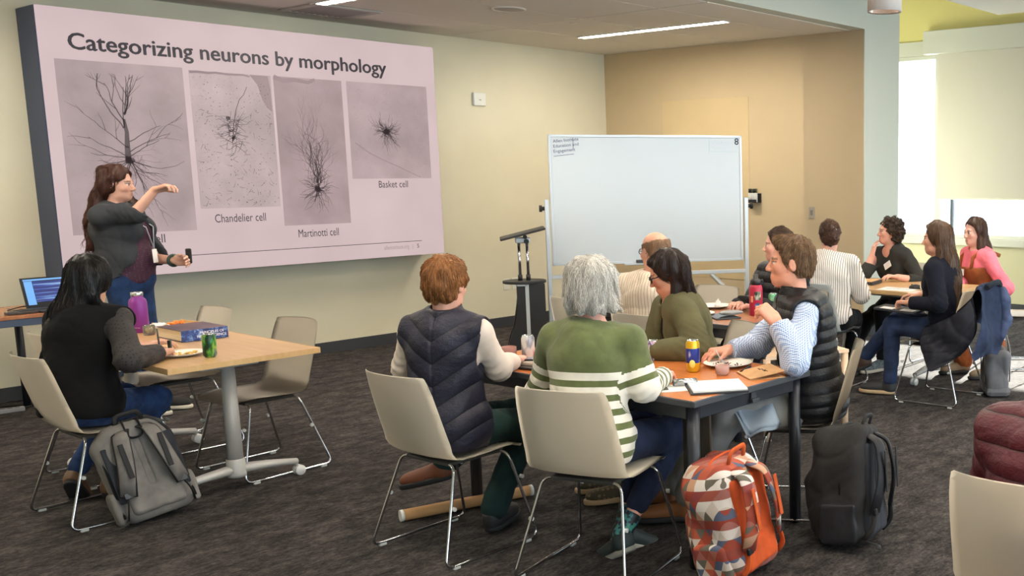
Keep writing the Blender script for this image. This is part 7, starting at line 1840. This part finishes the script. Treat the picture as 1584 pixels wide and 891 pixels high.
m = MB(); m.box((0, 0, 0), (0.23, 0.33, 0.016), 0.003, seg=1, R=Matrix.Rotation(0.06, 3, 'X')); m.build('cover', M('folder_black', (44, 44, 48), 0.6), t)
for yy in (-0.09, 0.07):
    m = MB(); m.box((-0.06, yy, 0.0095 + yy * 0.06), (0.09, 0.10, 0.001), R=Matrix.Rotation(0.06, 3, 'X')); m.build('label', PAPER, t)
t = thing('notepad', 'white notepad on the lap of the woman in the pink sweatshirt', 'notepad', (7.62, 3.74, 0.665), 0.6)
m = MB(); m.box((0, 0, 0), (0.16, 0.22, 0.008), 0.001, seg=1); m.build('pages', PAPER, t); m = MB(); m.box((0, 0, -0.006), (0.165, 0.225, 0.003)); m.build('backing', KR, t)

# ================================================================== LEFT DESK, FLOOR
t = thing('laptop', 'open laptop with a blue screen on the desk at the left edge', 'laptop', (2.66, 8.55, 0.7365), math.radians(4))
m = MB(); m.box((0.12, -0.03, 0.007), (0.34, 0.23, 0.014), 0.003); m.build('base', M('laptop_black', (34, 36, 40), 0.4), t)
m = MB(); m.box((0.12, -0.035, 0.0145), (0.29, 0.10, 0.002), 0.0005, seg=1); m.build('keyboard', M('gadget_black', (26, 26, 28), 0.35), t)
Rl = Matrix.Rotation(-0.30, 3, 'X')
m = MB(); m.box((0, 0, 0.11), (0.34, 0.010, 0.22), 0.003)
for v in m.bm.verts: v.co = Rl @ v.co + Vector((0.12, 0.085, 0.012))
ld = m.build('lid', M('laptop_black', (34, 36, 40), 0.4), t)
SCB = NT('laptop_screen'); _v2 = SCB.coords((1, 1, 40)); _n = SCB.noise(_v2, 3, 2); _c = SCB.ramp(_n, [(0.45, (24, 40, 110)), (0.55, (36, 70, 160)), (0.7, (140, 180, 220))]); SCB.link(_c, SCB.b.inputs['Emission Color']); SCB.b.inputs['Emission Strength'].default_value = 0.75; SCB.b.inputs['Base Color'].default_value = (0.02, 0.02, 0.03, 1); SCB = SCB.m
m = MB(); m.box((0.03, -0.0062, 0.115), (0.26, 0.001, 0.15))
for v in m.bm.verts: v.co = Rl @ v.co + Vector((0.12, 0.085, 0.012))
m.build('screen', SCB, ld)
m = MB(); m.box((-0.128, -0.0062, 0.108), (0.05, 0.001, 0.17)); m.box((0.0, -0.0062, 0.202), (0.31, 0.001, 0.012))
for v in m.bm.verts: v.co = Rl @ v.co + Vector((0.12, 0.085, 0.012))
m.build('side_bar', M('screen_side_bar', (60, 110, 170), 0.4, emit=((120, 170, 220), 0.6)), ld)
t = thing('keyboard', 'dark curved keyboard on the desk in front of the laptop', 'keyboard', (2.50, 8.50, 0.7355), math.radians(8))
m = MB(); m.prism([(-0.02, -0.075), (0.26, -0.065), (0.26, 0.06), (0.08, 0.065), (-0.06, 0.02), (-0.07, -0.04)], 0.0, 0.020, bev=0.006); m.build('tray', M('keyboard_grey', (66, 62, 60), 0.5), t); m = MB()
for ky in range(4):
    for kx in range(11): m.box((0.01 + kx * 0.0215, -0.05 + ky * 0.027, 0.022), (0.017, 0.021, 0.005), 0.002, seg=1)
m.build('keys', M('keys_black', (36, 36, 38), 0.5), t); t.children[-1]['kind'] = 'stuff'
CB = M('cable_black', (22, 22, 24), 0.5)
m = MB(); m.tube(fillet([(2.39, 8.50, 0.741), (2.41, 8.55, 0.80), (2.36, 8.62, 0.84), (2.33, 8.70, 0.76), (2.36, 8.80, 0.741)], 0.06, 6), 0.004, 8); m.build('cable', CB, None, label='black cable loop standing up on the desk at the left edge', cat='cable')
m = MB(); m.tube(fillet([(2.52, 8.72, 0.741), (2.62, 8.78, 0.755), (2.72, 8.78, 0.75), (2.84, 8.70, 0.742)], 0.06, 6), 0.004, 8); m.build('cable', CB, None, label='black cable curving behind the laptop', cat='cable')
t = thing('power_strip', 'grey power strip on the carpet under the left desk', 'power strip', (2.50, 8.83, 0.0), math.radians(-8))
m = MB(); m.box((0, 0, 0.016), (0.16, 0.05, 0.032), 0.006); m.build('housing', M('strip_grey', (150, 152, 156), 0.4), t)
for q in range(3):
    m = MB(); m.box((-0.045 + q * 0.042, 0, 0.033), (0.028, 0.030, 0.004), 0.002, seg=1); m.build('socket', M('gadget_grey', (90, 90, 92), 0.4), t)
for q in range(4):
    y = 8.86 + q * 0.07
    lab = ['cable running from the power strip along the carpet', 'second cable coiled on the carpet under the left desk', 'third cable sagging from the left desk to the floor', 'cable lying against the baseboard under the left desk'][q]
    pts = [(2.42 - q * 0.08, y, 0.006), (2.25 + q * 0.1, y + 0.12, 0.006), (2.45 + q * 0.05, y + 0.16, 0.006), (2.62 + q * 0.06, y + 0.05, 0.006), (2.72 + q * 0.07, y + 0.10, 0.006)]
    if q == 2: pts = [(2.20, 8.50, 0.60), (2.30, 8.62, 0.30), (2.38, 8.80, 0.05), (2.55, 8.95, 0.006), (2.8, 9.05, 0.006)]
    m = MB(); m.tube(fillet(pts, 0.08, 6), 0.005, 8); m.build('cable', CB, None, label=lab, cat='cable')
t = thing('mailing_tube', 'long cardboard mailing tube lying under the chair of the ginger haired person', 'tube', (3.05, 4.32, 0.030), math.atan2(4.229 - 4.412, 3.34 - 2.763))
TUBE = M('cardboard', (190, 146, 98), 0.8, var=0.05, vscale=12)
L_ = 0.33
m = MB(); m.tube([(-L_, 0, 0), (L_, 0, 0)], 0.028, 28); m.build('barrel', TUBE, t)
for sx in (-1, 1):
    m = MB(); m.cyl((sx * (L_ - 0.012), 0, 0), (sx * (L_ + 0.004), 0, 0), 0.0288, n=28); m.build('end_cap', M('plastic_white', (222, 222, 216), 0.4), t)
